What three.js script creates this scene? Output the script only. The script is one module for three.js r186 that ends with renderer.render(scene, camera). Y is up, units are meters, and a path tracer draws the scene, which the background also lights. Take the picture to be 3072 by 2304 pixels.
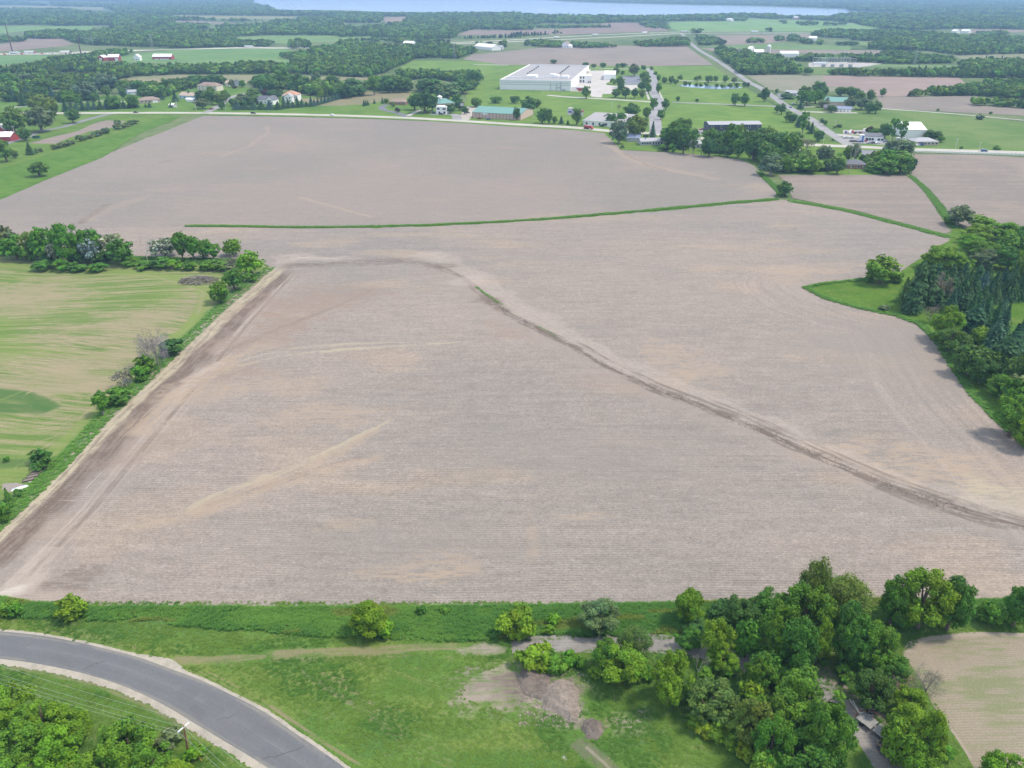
import * as THREE from 'three';
import { mergeGeometries } from 'three/addons/utils/BufferGeometryUtils.js';

// ---------- camera, sky, sun, exposure, haze ----------
const CAM_H = 110, FPX = 2337, PITCH = Math.atan(1187 / FPX);
const scene = new THREE.Scene();
const camera = new THREE.PerspectiveCamera(2 * Math.atan(1152 / FPX) * 180 / Math.PI, 4 / 3, 1, 60000);
camera.position.set(0, CAM_H, 0);
camera.rotation.set(-PITCH, 0, 0);
const renderer = new THREE.WebGLRenderer({ antialias: true });
renderer.toneMapping = THREE.LinearToneMapping;
renderer.toneMappingExposure = 1.5;
renderer.shadowMap.enabled = true;
{ // thin bright cloud over pale blue, even all round
  const W = 256, H = 128, d = new Float32Array(W * H * 4);
  for (let j = 0; j < H; j++) {
    const el = (j + 0.5) / H - 0.5, up = Math.max(0, Math.sin(el * Math.PI)), t = Math.pow(1 - up, 2.2);
    for (let i = 0; i < W; i++) {
      const k = (j * W + i) * 4;
      d[k] = 0.65 * (1 - t) + 0.77 * t; d[k + 1] = 0.74 * (1 - t) + 0.91 * t; d[k + 2] = 0.88 * (1 - t) + 1.12 * t; d[k + 3] = 1;
    }
  }
  const sky = new THREE.DataTexture(d, W, H, THREE.RGBAFormat, THREE.FloatType);
  sky.mapping = THREE.EquirectangularReflectionMapping; sky.magFilter = THREE.LinearFilter; sky.needsUpdate = true;
  scene.background = sky; scene.environment = sky;
}
const sun = new THREE.DirectionalLight(0xfff1de, 3.0);
sun.position.set(540, 940, -30); sun.target.position.set(0, 0, -300);
sun.position.add(sun.target.position);
sun.castShadow = true; sun.shadow.radius = 18; sun.shadow.mapSize.set(4096, 4096);
Object.assign(sun.shadow.camera, { left: -700, right: 700, top: 700, bottom: -700, near: 1, far: 3000 });
scene.add(sun, sun.target);
scene.fog = new THREE.FogExp2(0xaad2ff, 0.00014);

// ---------- helpers ----------
function rng(a) { return () => { a |= 0; a = a + 0x6D2B79F5 | 0; let t = Math.imul(a ^ a >>> 15, 1 | a); t = t + Math.imul(t ^ t >>> 7, 61 | t) ^ t; return ((t ^ t >>> 14) >>> 0) / 4294967296; }; }
const NZ = new Float32Array(65536); { const r = rng(77); for (let i = 0; i < 65536; i++) NZ[i] = r(); }
function vn(x, y) { // value noise, period 256
  const xi = Math.floor(x), yi = Math.floor(y); let fx = x - xi, fy = y - yi; fx = fx * fx * (3 - 2 * fx); fy = fy * fy * (3 - 2 * fy);
  const a = (yi & 255) << 8, b = ((yi + 1) & 255) << 8, c = xi & 255, d = (xi + 1) & 255;
  const p = NZ[a + c], q = NZ[a + d], r = NZ[b + c], s = NZ[b + d];
  return (p + (q - p) * fx) * (1 - fy) + (r + (s - r) * fx) * fy;
}
const fbm = (x, y, o = 4) => { let s = 0, a = 0.5, n = 0; for (let i = 0; i < o; i++) { s += a * vn(x, y); n += a; x = x * 2.03 + 17.3; y = y * 2.03 + 9.1; a *= 0.5; } return s / n; };
const sst = (a, b, x) => { x = Math.min(1, Math.max(0, (x - a) / (b - a))); return x * x * (3 - 2 * x); };
const lerp = (a, b, t) => a + (b - a) * t;
const mix3 = (a, b, t) => [lerp(a[0], b[0], t), lerp(a[1], b[1], t), lerp(a[2], b[2], t)];

// where things stand: a sight line of the survey picture (3072 wide) meets the plane at height h
const SP = Math.sin(PITCH), CP = Math.cos(PITCH);
function G(p, h = 0) { const u = (p[0] - 1536) / FPX, v = (p[1] - 1152) / FPX, dy = -SP - v * CP, t = (CAM_H - h) / -dy; return [u * t, (-CP + v * SP) * t]; }
const zoom = (x0, y0, w, ow = 2212) => (x, y) => [x0 + x * w / ow, y0 + y * w / ow];
const F = (x, y) => [x * 1.38879, y * 1.38879];
const zA = zoom(0, 0, 520), zB = zoom(510, 0, 520), zC = zoom(1020, 0, 520), zD = zoom(1530, 0, 520), zE = zoom(2040, 0, 520), zF = zoom(2552, 0, 520);
const zA2 = zoom(0, 300, 520), zM = zoom(1700, 250, 520), zN = zoom(2200, 250, 520), zO = zoom(2552, 300, 520), zR = zoom(2272, 600, 800), zL = zoom(0, 640, 850, 2203), zL2 = zoom(0, 1150, 600);
const z1 = zoom(0, 1700, 800, 2197), z2 = zoom(800, 1700, 800, 2197), z3 = zoom(1500, 1700, 800, 2197), z4 = zoom(2272, 1600, 800, 1885), zR7 = zoom(2272, 1000, 800);
const pts = (z, ...a) => a.map(([x, y]) => z(x, y));
const ground = (ps, h = 0) => ps.map((p) => G(p, h));

const used = {};
function numbered(n) { const k = used[n] = (used[n] ?? -1) + 1; return k ? n + '_' + String(k).padStart(3, '0') : n; }
function tag(o, label, category, group, kind) { o.userData = { label, category }; if (group) o.userData.group = group; if (kind) o.userData.kind = kind; return o; }
function struct(o, label, category = 'ground', kind = 'structure') { o.userData = { label, category, kind }; return o; }
function mesh(name, g, m, parent) { const o = new THREE.Mesh(g, m); o.name = parent === scene ? numbered(name) : name; o.castShadow = o.receiveShadow = true; parent.add(o); return o; }
function base(name, x, z, turn = 0, y = 0) { const o = new THREE.Group(); o.name = numbered(name); o.position.set(x, y, z); o.rotation.y = turn; scene.add(o); return o; }
function std(rgb, rough = 0.9, more = {}) { const m = new THREE.MeshStandardMaterial({ roughness: rough, ...more }); m.color.setRGB(...rgb); return m; }
const bx = (w, h, d, x = 0, y = 0, z = 0, ry = 0) => { const g = new THREE.BoxGeometry(w, h, d); if (ry) g.rotateY(ry); g.translate(x, y, z); return g; };
function rod(a, b, r0, r1 = r0, n = 6) { const A = new THREE.Vector3(...a), B = new THREE.Vector3(...b), d = B.clone().sub(A), g = new THREE.CylinderGeometry(r1, r0, d.length(), n); g.applyQuaternion(new THREE.Quaternion().setFromUnitVectors(new THREE.Vector3(0, 1, 0), d.clone().normalize())); g.translate((A.x + B.x) / 2, (A.y + B.y) / 2, (A.z + B.z) / 2); return g; }
const merge = (a) => mergeGeometries(a.map((g) => { g = g.index ? g.toNonIndexed() : g; for (const k of Object.keys(g.attributes)) if (!['position', 'normal', 'uv'].includes(k)) g.deleteAttribute(k); return g; }));

// ---------- textures (colour of the matter only) ----------
const S8 = new Uint8Array(4097); for (let i = 0; i <= 4096; i++) { const c = i / 4096; S8[i] = 255 * (c <= 0.0031308 ? c * 12.92 : 1.055 * Math.pow(c, 1 / 2.4) - 0.055); }
const to8 = (c) => S8[c <= 0 ? 0 : c >= 1 ? 4096 : (c * 4096) | 0];
class Map2 { // a colour map over a rectangle of the ground, x to the right, y = -z
  constructor(x0, y0, w, h, W, H) { Object.assign(this, { x0, y0, w, h, W, H }); this.d = new Float32Array(W * H * 3); }
  fill(fn) { const { W, H, d } = this; for (let j = 0, k = 0; j < H; j++) for (let i = 0; i < W; i++, k += 3) { const c = fn(this.x0 + (i + 0.5) / W * this.w, this.y0 + (j + 0.5) / H * this.h); d[k] = c[0]; d[k + 1] = c[1]; d[k + 2] = c[2]; } return this; }
  each(xa, xb, ya, yb, fn) {
    const { W, H, w, h, x0, y0, d } = this, i0 = Math.max(0, Math.floor((xa - x0) / w * W)), i1 = Math.min(W - 1, Math.ceil((xb - x0) / w * W)), j0 = Math.max(0, Math.floor((ya - y0) / h * H)), j1 = Math.min(H - 1, Math.ceil((yb - y0) / h * H));
    for (let j = j0; j <= j1; j++) for (let i = i0; i <= i1; i++) { const r = fn(x0 + (i + 0.5) / W * w, y0 + (j + 0.5) / H * h); if (!r || r[0] <= 0) continue; const k = (j * W + i) * 3, a = Math.min(1, r[0]), c = r[1]; d[k] += (c[0] - d[k]) * a; d[k + 1] += (c[1] - d[k + 1]) * a; d[k + 2] += (c[2] - d[k + 2]) * a; }
  }
  // a band of other matter along a line of picture points; w0,w1 half widths in metres; ragged by noise along its run
  stroke(ps, w0, w1, col, a = 0.8, rag = 0.5, grain = 0.5, raw = false) {
    const q = raw ? ps.map(([x, z]) => [x, -z]) : ground(ps).map(([x, z]) => [x, -z]); let L = 0; const cum = [0]; for (let i = 1; i < q.length; i++) cum.push(L += Math.hypot(q[i][0] - q[i - 1][0], q[i][1] - q[i - 1][1]));
    for (let s = 1; s < q.length; s++) {
      const [ax, ay] = q[s - 1], [bx_, by] = q[s], dx = bx_ - ax, dy = by - ay, l2 = dx * dx + dy * dy, m = Math.max(w0, w1) * 2;
      this.each(Math.min(ax, bx_) - m, Math.max(ax, bx_) + m, Math.min(ay, by) - m, Math.max(ay, by) + m, (x, y) => {
        let t = ((x - ax) * dx + (y - ay) * dy) / l2; if ((t < 0 && s > 1) || t > 1) return null; t = Math.max(0, t);
        const e = Math.hypot(x - ax - dx * t, y - ay - dy * t), run = (cum[s - 1] + t * Math.sqrt(l2)) / (L || 1), wd = lerp(w0, w1, run) * (1 + rag * (fbm(x * 0.11 + 5, y * 0.11, 3) - 0.5) * 2);
        const al = a * (1 - sst(wd * 0.55, wd * 1.15, e)) * lerp(1, sst(0.3, 0.62, 0.45 * fbm(x * 0.8, y * 0.8, 3) + 0.55 * vn((cum[s - 1] + t * Math.sqrt(l2)) * 0.22 + 40, ((x - ax) * dy - (y - ay) * dx) / Math.sqrt(l2) * 1.9 + 60)), grain) * sst(0, 0.06, run) * (1 - sst(0.95, 1, run) * 0.6);
        return [al, col];
      });
    }
    return this;
  }
  blob(p, rx, ry, col, a = 0.6, turn = 0, grain = 0.6) {
    const [cx, cz] = G(p), cy = -cz, c = Math.cos(turn), s = Math.sin(turn), m = Math.max(rx, ry) * 1.5;
    this.each(cx - m, cx + m, cy - m, cy + m, (x, y) => { const u = ((x - cx) * c + (y - cy) * s) / rx, v = (-(x - cx) * s + (y - cy) * c) / ry, e = Math.hypot(u, v) + (fbm(x * 0.13, y * 0.2, 4) - 0.5) * 1.3 + (fbm(x * 0.7, y * 0.9, 3) - 0.5) * 0.7; return [a * (1 - sst(0.35, 1.05, e)) * lerp(1, sst(0.34, 0.62, 0.5 * fbm(x * 0.4, y * 1.3, 3) + 0.5 * vn(x * 0.3, y * 2.7)), grain), col]; });
    return this;
  }
  tex() {
    const { W, H, d } = this, o = new Uint8Array(W * H * 4); for (let i = 0, k = 0; k < d.length; i += 4, k += 3) { o[i] = to8(d[k]); o[i + 1] = to8(d[k + 1]); o[i + 2] = to8(d[k + 2]); o[i + 3] = 255; }
    const t = new THREE.DataTexture(o, W, H, THREE.RGBAFormat); t.colorSpace = THREE.SRGBColorSpace; t.magFilter = THREE.LinearFilter; t.wrapS = t.wrapT = THREE.RepeatWrapping;
    t.repeat.set(1 / this.w, 1 / this.h); t.offset.set(-this.x0 / this.w, -this.y0 / this.h); t.needsUpdate = true; this.d = null; return t;
  }
}
function bumpTile(N, size, fn) { const o = new Uint8Array(N * N * 4); for (let j = 0, k = 0; j < N; j++) for (let i = 0; i < N; i++, k += 4) { o[k] = o[k + 1] = o[k + 2] = 255 * Math.min(1, Math.max(0, fn(i / N * size, j / N * size))); o[k + 3] = 255; } const t = new THREE.DataTexture(o, N, N, THREE.RGBAFormat); t.magFilter = THREE.LinearFilter; t.wrapS = t.wrapT = THREE.RepeatWrapping; t.repeat.set(1 / size, 1 / size); t.needsUpdate = true; return t; }
const white = rng(5), speck = (a) => 1 + (white() - 0.5) * a;

// a generic tile of vegetation or soil: two tones, patches and grain
function tile(size, N, a, b, f, grain, streak = 0, third) {
  const k = 256 / size; // lattice wraps at 256
  return new Map2(0, 0, size, size, N, N).fill((x, y) => {
    const n = 0.5 * fbm(x * k / 16, y * k / 16, 1) + 0.5 * fbm(x * k / 4, y * k / 4, 1), m = fbm(x * k, y * k, 1), s = streak ? vn(x * k * 0.25, y * k * 2) : 0.5;
    let c = mix3(a, b, sst(0.2, 0.8, n * f + m * (1 - f) + (s - 0.5) * streak)); if (third && m > 0.78 && n > 0.5) c = mix3(c, third, 0.5); const g = speck(grain); return [c[0] * g, c[1] * g, c[2] * g];
  }).tex();
}
const organic = (poly, amp = 0.6, step = 4) => { // uneven natural border
  const o = []; for (let i = 0; i < poly.length; i++) { const a = poly[i], b = poly[(i + 1) % poly.length], l = Math.hypot(b[0] - a[0], b[1] - a[1]), n = Math.max(1, Math.min(160, Math.round(l / step))); for (let j = 0; j < n; j++) { const t = j / n, x = lerp(a[0], b[0], t), z = lerp(a[1], b[1], t); o.push([x + (fbm(x * 0.23, z * 0.23, 3) - 0.5) * 2 * amp, z + (fbm(x * 0.23 + 91, z * 0.23 + 40, 3) - 0.5) * 2 * amp]); } } return o;
};
const smooth = (ps, n = 8, closed = false) => { const c = new THREE.CatmullRomCurve3(ps.map(([x, z]) => new THREE.Vector3(x, 0, z)), closed, 'centripetal'); return c.getPoints((ps.length - 1) * n).map((v) => [v.x, v.z]); };
function sheet(name, poly, y, mat, label, category = 'field') {
  const g = new THREE.ShapeGeometry(new THREE.Shape(poly.map(([x, z]) => new THREE.Vector2(x, -z)))); g.rotateX(-Math.PI / 2);
  const o = mesh(name, g, mat, scene); o.position.y = y; struct(o, label, category); return o;
}
function ribbon(line, w0, w1 = w0) { const L = [], R = []; for (let i = 0; i < line.length; i++) { const a = line[Math.max(0, i - 1)], b = line[Math.min(line.length - 1, i + 1)], d = Math.hypot(b[0] - a[0], b[1] - a[1]) || 1, nx = -(b[1] - a[1]) / d, nz = (b[0] - a[0]) / d, w = lerp(w0, w1, i / (line.length - 1)) / 2; L.push([line[i][0] + nx * w, line[i][1] + nz * w]); R.push([line[i][0] - nx * w, line[i][1] - nz * w]); } return L.concat(R.reverse()); }
// ---------- ground ----------
function vp(x, y, per) { const xi = Math.floor(x), yi = Math.floor(y); let fx = x - xi, fy = y - yi; fx = fx * fx * (3 - 2 * fx); fy = fy * fy * (3 - 2 * fy); const m = (v) => ((v % per) + per) % per, a = m(yi) << 8, b = m(yi + 1) << 8, c = m(xi), d = m(xi + 1), p = NZ[a + c], q = NZ[a + d], r = NZ[b + c], s = NZ[b + d]; return (p + (q - p) * fx) * (1 - fy) + (r + (s - r) * fx) * fy; }
function veg(size, N, a, b, grain, streak = 0, third) {
  return new Map2(0, 0, size, size, N, N).fill((x, y) => {
    const u = x / size, v = y / size, n = 0.45 * vp(u * 4, v * 4, 4) + 0.35 * vp(u * 12, v * 12, 12) + 0.2 * vp(u * 48, v * 48, 48), m = vp(u * 150, v * 150, 150), s = vp(u * 5 + 3 * vp(u * 3, v * 3, 3), v * 90, 90);
    let c = mix3(a, b, sst(0.25, 0.75, n + (m - 0.5) * 0.35 + (s - 0.5) * streak)); if (third) c = mix3(c, third, 0.7 * sst(0.62, 0.8, 0.6 * vp(u * 9, v * 23, 9 * 23) + 0.4 * m)); const g = speck(grain); return [c[0] * g, c[1] * g, c[2] * g];
  }).tex();
}
const TEX = {
  grass: veg(48, 1024, [0.060, 0.132, 0.017], [0.092, 0.170, 0.027], 0.5, 0.1, [0.135, 0.175, 0.045]),
  lawn: veg(90, 1024, [0.08, 0.155, 0.028], [0.12, 0.195, 0.038], 0.22, 0.35),
  meadow: veg(160, 1024, [0.095, 0.15, 0.042], [0.145, 0.18, 0.066], 0.25, 0.3),
  pale: veg(260, 512, [0.13, 0.20, 0.075], [0.175, 0.24, 0.095], 0.15, 0.3),
  hay: veg(220, 512, [0.175, 0.185, 0.105], [0.235, 0.215, 0.14], 0.15, 0.5),
  soil: veg(240, 1024, [0.188, 0.168, 0.150], [0.228, 0.196, 0.170], 0.16, 0.5),
  soilGreen: veg(240, 512, [0.16, 0.175, 0.11], [0.21, 0.20, 0.15], 0.14, 0.6),
  far: veg(900, 1024, [0.075, 0.12, 0.04], [0.13, 0.165, 0.07], 0.2, 0.2),
  concrete: veg(60, 512, [0.36, 0.35, 0.325], [0.43, 0.415, 0.39], 0.08, 0.2),
  asphaltFar: veg(60, 512, [0.22, 0.22, 0.222], [0.28, 0.28, 0.28], 0.08, 0.2),
};
const tmat = (t, tint = [1, 1, 1], rough = 0.95) => { const m = std(tint, rough); m.map = TEX[t]; m.specularIntensity = 0.2; return m; };
const bumpGrass = bumpTile(512, 8, (x, y) => 0.5 * vp(x * 8, y * 8, 64) + 0.35 * vp(x * 20, y * 20, 160) + 0.15 * vp(x, y, 8));
const bumpSoil = bumpTile(512, 12.16, (x, y) => { const row = 0.5 + 0.5 * Math.sin(y / 0.76 * Math.PI * 2); return row * 0.42 + 0.58 * (0.5 * vp(x / 12.16 * 90, y / 12.16 * 90, 90) + 0.5 * vp(x / 12.16 * 30, y / 12.16 * 30, 30)); });

{ const g = new THREE.PlaneGeometry(44000, 44000, 1, 1); const uv = g.attributes.uv; for (let i = 0; i < 4; i++) uv.setXY(i, uv.getX(i) * 44000, uv.getY(i) * 44000); g.rotateX(-Math.PI / 2); const o = mesh('ground', g, tmat('far'), scene); o.position.set(0, -0.12, -9000); struct(o, 'pale green open country reaching to the horizon'); }

// soil of the big tilled field, one function for its two halves
const SO = { grey: [0.195, 0.174, 0.155], pink: [0.232, 0.195, 0.168], dark: [0.112, 0.081, 0.062], wet: [0.112, 0.090, 0.074], tan: [0.298, 0.232, 0.170], straw: [0.335, 0.295, 0.210], pale: [0.340, 0.288, 0.248], green: [0.06, 0.125, 0.025] };
const woodEdge = ground([[1737, 622], [1780, 645], [1850, 665], [1930, 681], [1985, 702], [2012, 728], [2060, 800], [2095, 852], [2150, 908], [2212, 962], [2330, 1075]].map(([x, y]) => F(x, y))).map(([x, z]) => [x, -z]);
const edgeDist = (x, y) => { let d = 1e9; for (let k = 1; k < woodEdge.length; k++) { const a = woodEdge[k - 1], b = woodEdge[k], dx = b[0] - a[0], dy = b[1] - a[1], t = Math.min(1, Math.max(0, ((x - a[0]) * dx + (y - a[1]) * dy) / (dx * dx + dy * dy))); d = Math.min(d, Math.hypot(x - a[0] - dx * t, y - a[1] - dy * t)); } return d; };
const soilAt = (near) => (x, y) => {
  const big = fbm(x * 0.011 + 3, y * 0.011, 4), st = fbm(x * 0.03, y * 0.16, 3), warp = 14 * fbm(x * 0.008 + 7, y * 0.008, 2), hd = near && x > 55 ? edgeDist(x, y) : 99, head = hd < 26 + 5 * vn(x * 0.1, y * 0.1), ph = head ? hd : y + warp + 2.2 * Math.sin(x * 0.011 + y * 0.013), pass = (ph / 9.1) - Math.floor(ph / 9.1);
  let c = mix3(SO.grey, SO.pink, (near ? 1 : 0.7) * sst(0.3, 0.7, big * 0.75 + (near ? st : 0.5) * 0.25));
  c = mix3(c, SO.tan, (near ? 0.4 : 0.16) * sst(0.6, 0.78, fbm(x * 0.022 + 40, y * 0.055 + 10, 4)));
  let l = 1 + 0.10 * (fbm(x * 0.07, ph * 0.5, 2) - 0.5) + 0.14 * (vn(x * 0.16, ph * 1.1) - 0.5) + 0.12 * (vn(x * 0.7, ph * 0.9 + 30) - 0.5);
  if (near && (pass < 0.05 || (pass > 0.2 && pass < 0.24))) l *= 0.93 + 0.05 * vn(x * 0.4, y * 0.4); if (near) { l *= 1 + 0.1 * Math.sin(ph / 0.76 * Math.PI * 2) * sst(0.25, 0.7, fbm(x * 0.05, y * 0.05, 2)); l *= 1 + 0.24 * (vn(x * 2.6, y * 3.4) - 0.5); if (white() > 0.96) l *= 1.32; if (white() > 0.985) l *= 0.7; }
  else { l = 0.95 * (1 + (l - 1) * 0.6); l *= 1 + 0.09 * Math.sin(ph / 2.3 * Math.PI * 2) * (vn(x * 0.1, y * 0.1)); }
  l *= speck(near ? 0.36 : 0.22);
  return [c[0] * l, c[1] * l, c[2] * l];
};
const nearMap = new Map2(-330, 108, 560, 345, 2048, 2048).fill(soilAt(true));
const farMap = new Map2(-560, 340, 1080, 560, 2048, 1024).fill(soilAt(false));
for (const m of [nearMap, farMap]) {
  const s = (a, ...r) => m.stroke(a.map(([x, y]) => F(x, y)), ...r), b = (x, y, ...r) => m.blob(F(x, y), ...r);
  // broad lighter, dried flanks, then wet ground along the left edge, wheel ruts
  s([[615, 592], [520, 690], [400, 815], [290, 930], [170, 1080], [60, 1225], [-60, 1330]], 6, 9, SO.pink, 0.6, 0.7, 0.5);
  s([[618, 580], [500, 690], [370, 815], [250, 935], [120, 1080], [0, 1185], [-80, 1270]], 5.4, 5.6, SO.dark, 0.92, 0.7, 0.4);
  s([[612, 574], [495, 678], [352, 812], [225, 935], [105, 1060], [-10, 1168], [-90, 1250]], 2.8, 2.2, SO.straw, 0.95, 0.5, 0.7);
  s([[600, 571], [476, 682], [335, 814], [210, 935], [92, 1058], [-20, 1162], [-90, 1235]], 1.6, 1.6, SO.straw, 0.75, 0.6, 0.8);
  s([[590, 577], [470, 684], [330, 815], [205, 938], [90, 1060], [-20, 1165]], 0.6, 0.5, SO.green, 0.6, 0.6, 0.6);
  for (const [dx, w, c, al] of [[34, 0.45, SO.pale, 0.6], [44, 0.3, SO.pale, 0.5], [56, 0.8, SO.dark, 0.5], [66, 0.3, SO.pale, 0.45], [82, 0.3, SO.pale, 0.35]]) s([[625 + dx * 0.25, 588], [520 + dx * 0.45, 690], [385 + dx * 0.75, 830], [265 + dx, 955], [140 + dx * 1.1, 1100], [30 + dx * 1.2, 1210], [-60 + dx * 1.2, 1290]], w, w * 0.8, c, al, 0.8, 0.7);
  s([[430, 800], [480, 765], [560, 727], [650, 692], [750, 652], [810, 622]], 2.2, 1.4, SO.dark, 0.45, 0.9, 0.9);
  s([[400, 830], [445, 805], [480, 782]], 3.2, 2.5, SO.pale, 0.85, 0.5, 0.4);
  s([[360, 860], [395, 838], [420, 828]], 2.2, 2, SO.pale, 0.7, 0.5, 0.5);
  // spread of dried soil below the corner and the long pale bands
  s([[420, 830], [520, 790], [610, 768], [720, 757], [850, 748], [1010, 738]], 1.5, 1.0, SO.straw, 0.65, 1.2, 1);
  s([[450, 815], [540, 772], [640, 752], [760, 742], [930, 738]], 1.2, 0.8, SO.straw, 0.5, 1.2, 1);
  s([[280, 950], [350, 880], [430, 820], [520, 765], [600, 735]], 5, 4, SO.tan, 0.7, 0.8, 0.95);
  for (const [x, y, rx, ry, t, al] of [[640, 660, 34, 22, 0.5, 0.75], [560, 730, 26, 14, 0.6, 0.7], [740, 640, 26, 16, 0.2, 0.5], [480, 810, 20, 10, 0.7, 0.6], [330, 960, 14, 8, 0.8, 0.5], [1120, 720, 16, 10, -0.5, 0.5], [1330, 830, 20, 9, -0.4, 0.4]]) b(x, y, rx, ry, [0.214, 0.160, 0.126], al, t, 0.7); b(420, 850, 14, 10, SO.tan, 0.5, 0.7);
  s([[385, 1110], [450, 1078], [520, 1052], [610, 1020], [690, 985], [770, 945], [850, 905]], 1.6, 0.9, SO.straw, 0.6, 1.3, 1); s([[385, 1116], [470, 1080], [560, 1046], [650, 1014], [740, 972], [820, 925]], 2.8, 1.8, SO.tan, 0.6, 1.4, 1);
  s([[430, 1100], [560, 1058], [680, 1015], [790, 985]], 1.2, 0.9, SO.dark, 0.35, 0.9, 0.7); s([[400, 1118], [520, 1075], [640, 1035], [760, 1000], [830, 985]], 3, 2, SO.tan, 0.6, 0.9, 0.85);
  for (const [x, y, rx, ry] of [[755, 1130, 11, 3], [700, 1145, 8, 3], [960, 1205, 9, 5], [930, 1235, 12, 3], [1150, 1160, 2, 10], [520, 1090, 9, 3], [880, 1240, 14, 2.5], [330, 1120, 8, 4], [1250, 1115, 8, 2], [700, 900, 26, 9], [600, 830, 20, 8], [1530, 800, 12, 16], [1450, 770, 10, 22], [1770, 975, 16, 7], [1700, 600, 22, 12], [1760, 585, 22, 6], [1850, 572, 18, 6]]) b(x, y, rx, ry, SO.tan, 0.5, 0, 1);
  b(2080, 1030, 34, 10, SO.tan, 0.7, -0.25, 0.9); b(1990, 985, 24, 8, SO.tan, 0.6, -0.25, 0.9); b(2190, 1075, 18, 9, SO.straw, 0.55, -0.25, 0.5);
  b(1960, 760, 60, 40, SO.grey, 0.6, 0, 0.2); b(1250, 980, 60, 20, SO.grey, 0.4, 0, 0.2); b(820, 1170, 60, 10, SO.grey, 0.35, 0, 0.2);
  // drainage run across the field: pale silt flanks, damp bed, ragged weeds
  const ditch = [[880, 552], [940, 572], [1000, 600], [1040, 632], [1100, 680], [1160, 708], [1215, 738], [1300, 786], [1400, 834], [1490, 868], [1600, 912], [1700, 956], [1800, 1000], [1900, 1042], [2000, 1076], [2100, 1108], [2230, 1142], [2330, 1170]];
  s(ditch.map(([x, y]) => [x + 14, y - 12]), 7, 6, SO.pale, 0.42, 0.8, 0.55);
  s(ditch.map(([x, y]) => [x - 8, y + 10]), 6, 5, SO.pink, 0.5, 0.8, 0.5);
  s(ditch.slice(3), 1.9, 2.1, SO.wet, 0.85, 1.3, 0.9); s(ditch.slice(4), 0.6, 0.8, SO.dark, 0.8, 1.4, 0.9);
  s(ditch.slice(1, 5), 2, 3, SO.dark, 0.6, 1, 0.85);
  s(ditch.slice(6).map(([x, y]) => [x + 20, y - 6]), 0.8, 0.8, SO.wet, 0.7, 0.9, 0.85);
  s(ditch.slice(9).map(([x, y]) => [x + 34, y - 9]), 0.6, 0.7, SO.dark, 0.55, 0.9, 0.9);
  s([[1030, 622], [1060, 642], [1090, 660]], 0.9, 0.6, SO.green, 0.6, 0.9, 0.8);
  s([[1160, 704], [1185, 716], [1205, 730]], 0.5, 0.4, SO.green, 0.6, 0.6, 0.7);
  s([[1885, 1045], [2000, 1090], [2100, 1122], [2200, 1140]], 1.4, 1.8, SO.wet, 0.75, 1, 0.8);
  // upper bend by the hedge corner
  s([[600, 575], [700, 572], [800, 570], [900, 566], [960, 580]], 3, 3, SO.dark, 0.4, 1.2, 1);
  s([[590, 565], [650, 560], [720, 562], [760, 556]], 4, 3, SO.pale, 0.4, 1, 0.9); for (const [x, y, rx, ry] of [[660, 572, 12, 4], [740, 568, 16, 3], [820, 562, 14, 4], [890, 560, 12, 5], [950, 575, 10, 5], [1060, 650, 8, 5]]) b(x, y, rx, ry, SO.dark, 0.6, 0, 0.8); b(700, 558, 18, 4, SO.pale, 0.7, 0, 0.8); b(640, 552, 12, 4, SO.pale, 0.6, 0, 0.8);
  b(860, 548, 20, 7, SO.tan, 0.6); b(930, 555, 14, 8, SO.pale, 0.5); b(1010, 605, 12, 9, SO.pale, 0.45, 0.5);
  s([[640, 425], [700, 440], [760, 458], [810, 470]], 2.2, 1.6, SO.tan, 0.6, 0.8, 0.6); s([[470, 340], [540, 315], [580, 285], [575, 270]], 3, 2.5, SO.tan, 0.45, 0.9, 0.7);
  s([[170, 485], [205, 460], [235, 440]], 2.4, 2, SO.dark, 0.5, 0.8, 0.6); s([[190, 480], [230, 452], [330, 420]], 5, 4, SO.tan, 0.3, 0.9, 0.7);
  s([[1300, 300], [1340, 330], [1390, 355], [1470, 372], [1560, 388]], 4, 4, SO.tan, 0.55, 0.8, 0.5); s([[1345, 330], [1400, 358], [1440, 368]], 1.3, 1, SO.dark, 0.45, 0.7, 0.6);
  b(1280, 470, 60, 10, SO.tan, 0.4); b(350, 350, 8, 8, SO.dark, 0.3); b(1640, 405, 20, 14, SO.tan, 0.45); b(1500, 470, 60, 14, SO.pink, 0.5);
  s([[30, 1285], [60, 1240], [110, 1180]], 4, 3, SO.pale, 0.6, 0.7, 0.6); b(5, 1285, 8, 3, [0.42, 0.385, 0.34], 0.9, 0.6, 0.3); b(130, 1270, 10, 6, SO.dark, 0.55, 0.5, 0.6); b(60, 1290, 14, 3, SO.pale, 0.6);
}
const soilMat = (t) => { const m = std([1, 1, 1], 1); m.map = t; m.bumpMap = bumpSoil; m.bumpScale = 0.14; return m; };
const edgeL = [[583, 577], [480, 661], [389, 747], [305, 827], [232, 892], [156, 976], [84, 1049], [0, 1127], [-130, 1250]].map(([x, y]) => F(x, y));
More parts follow.
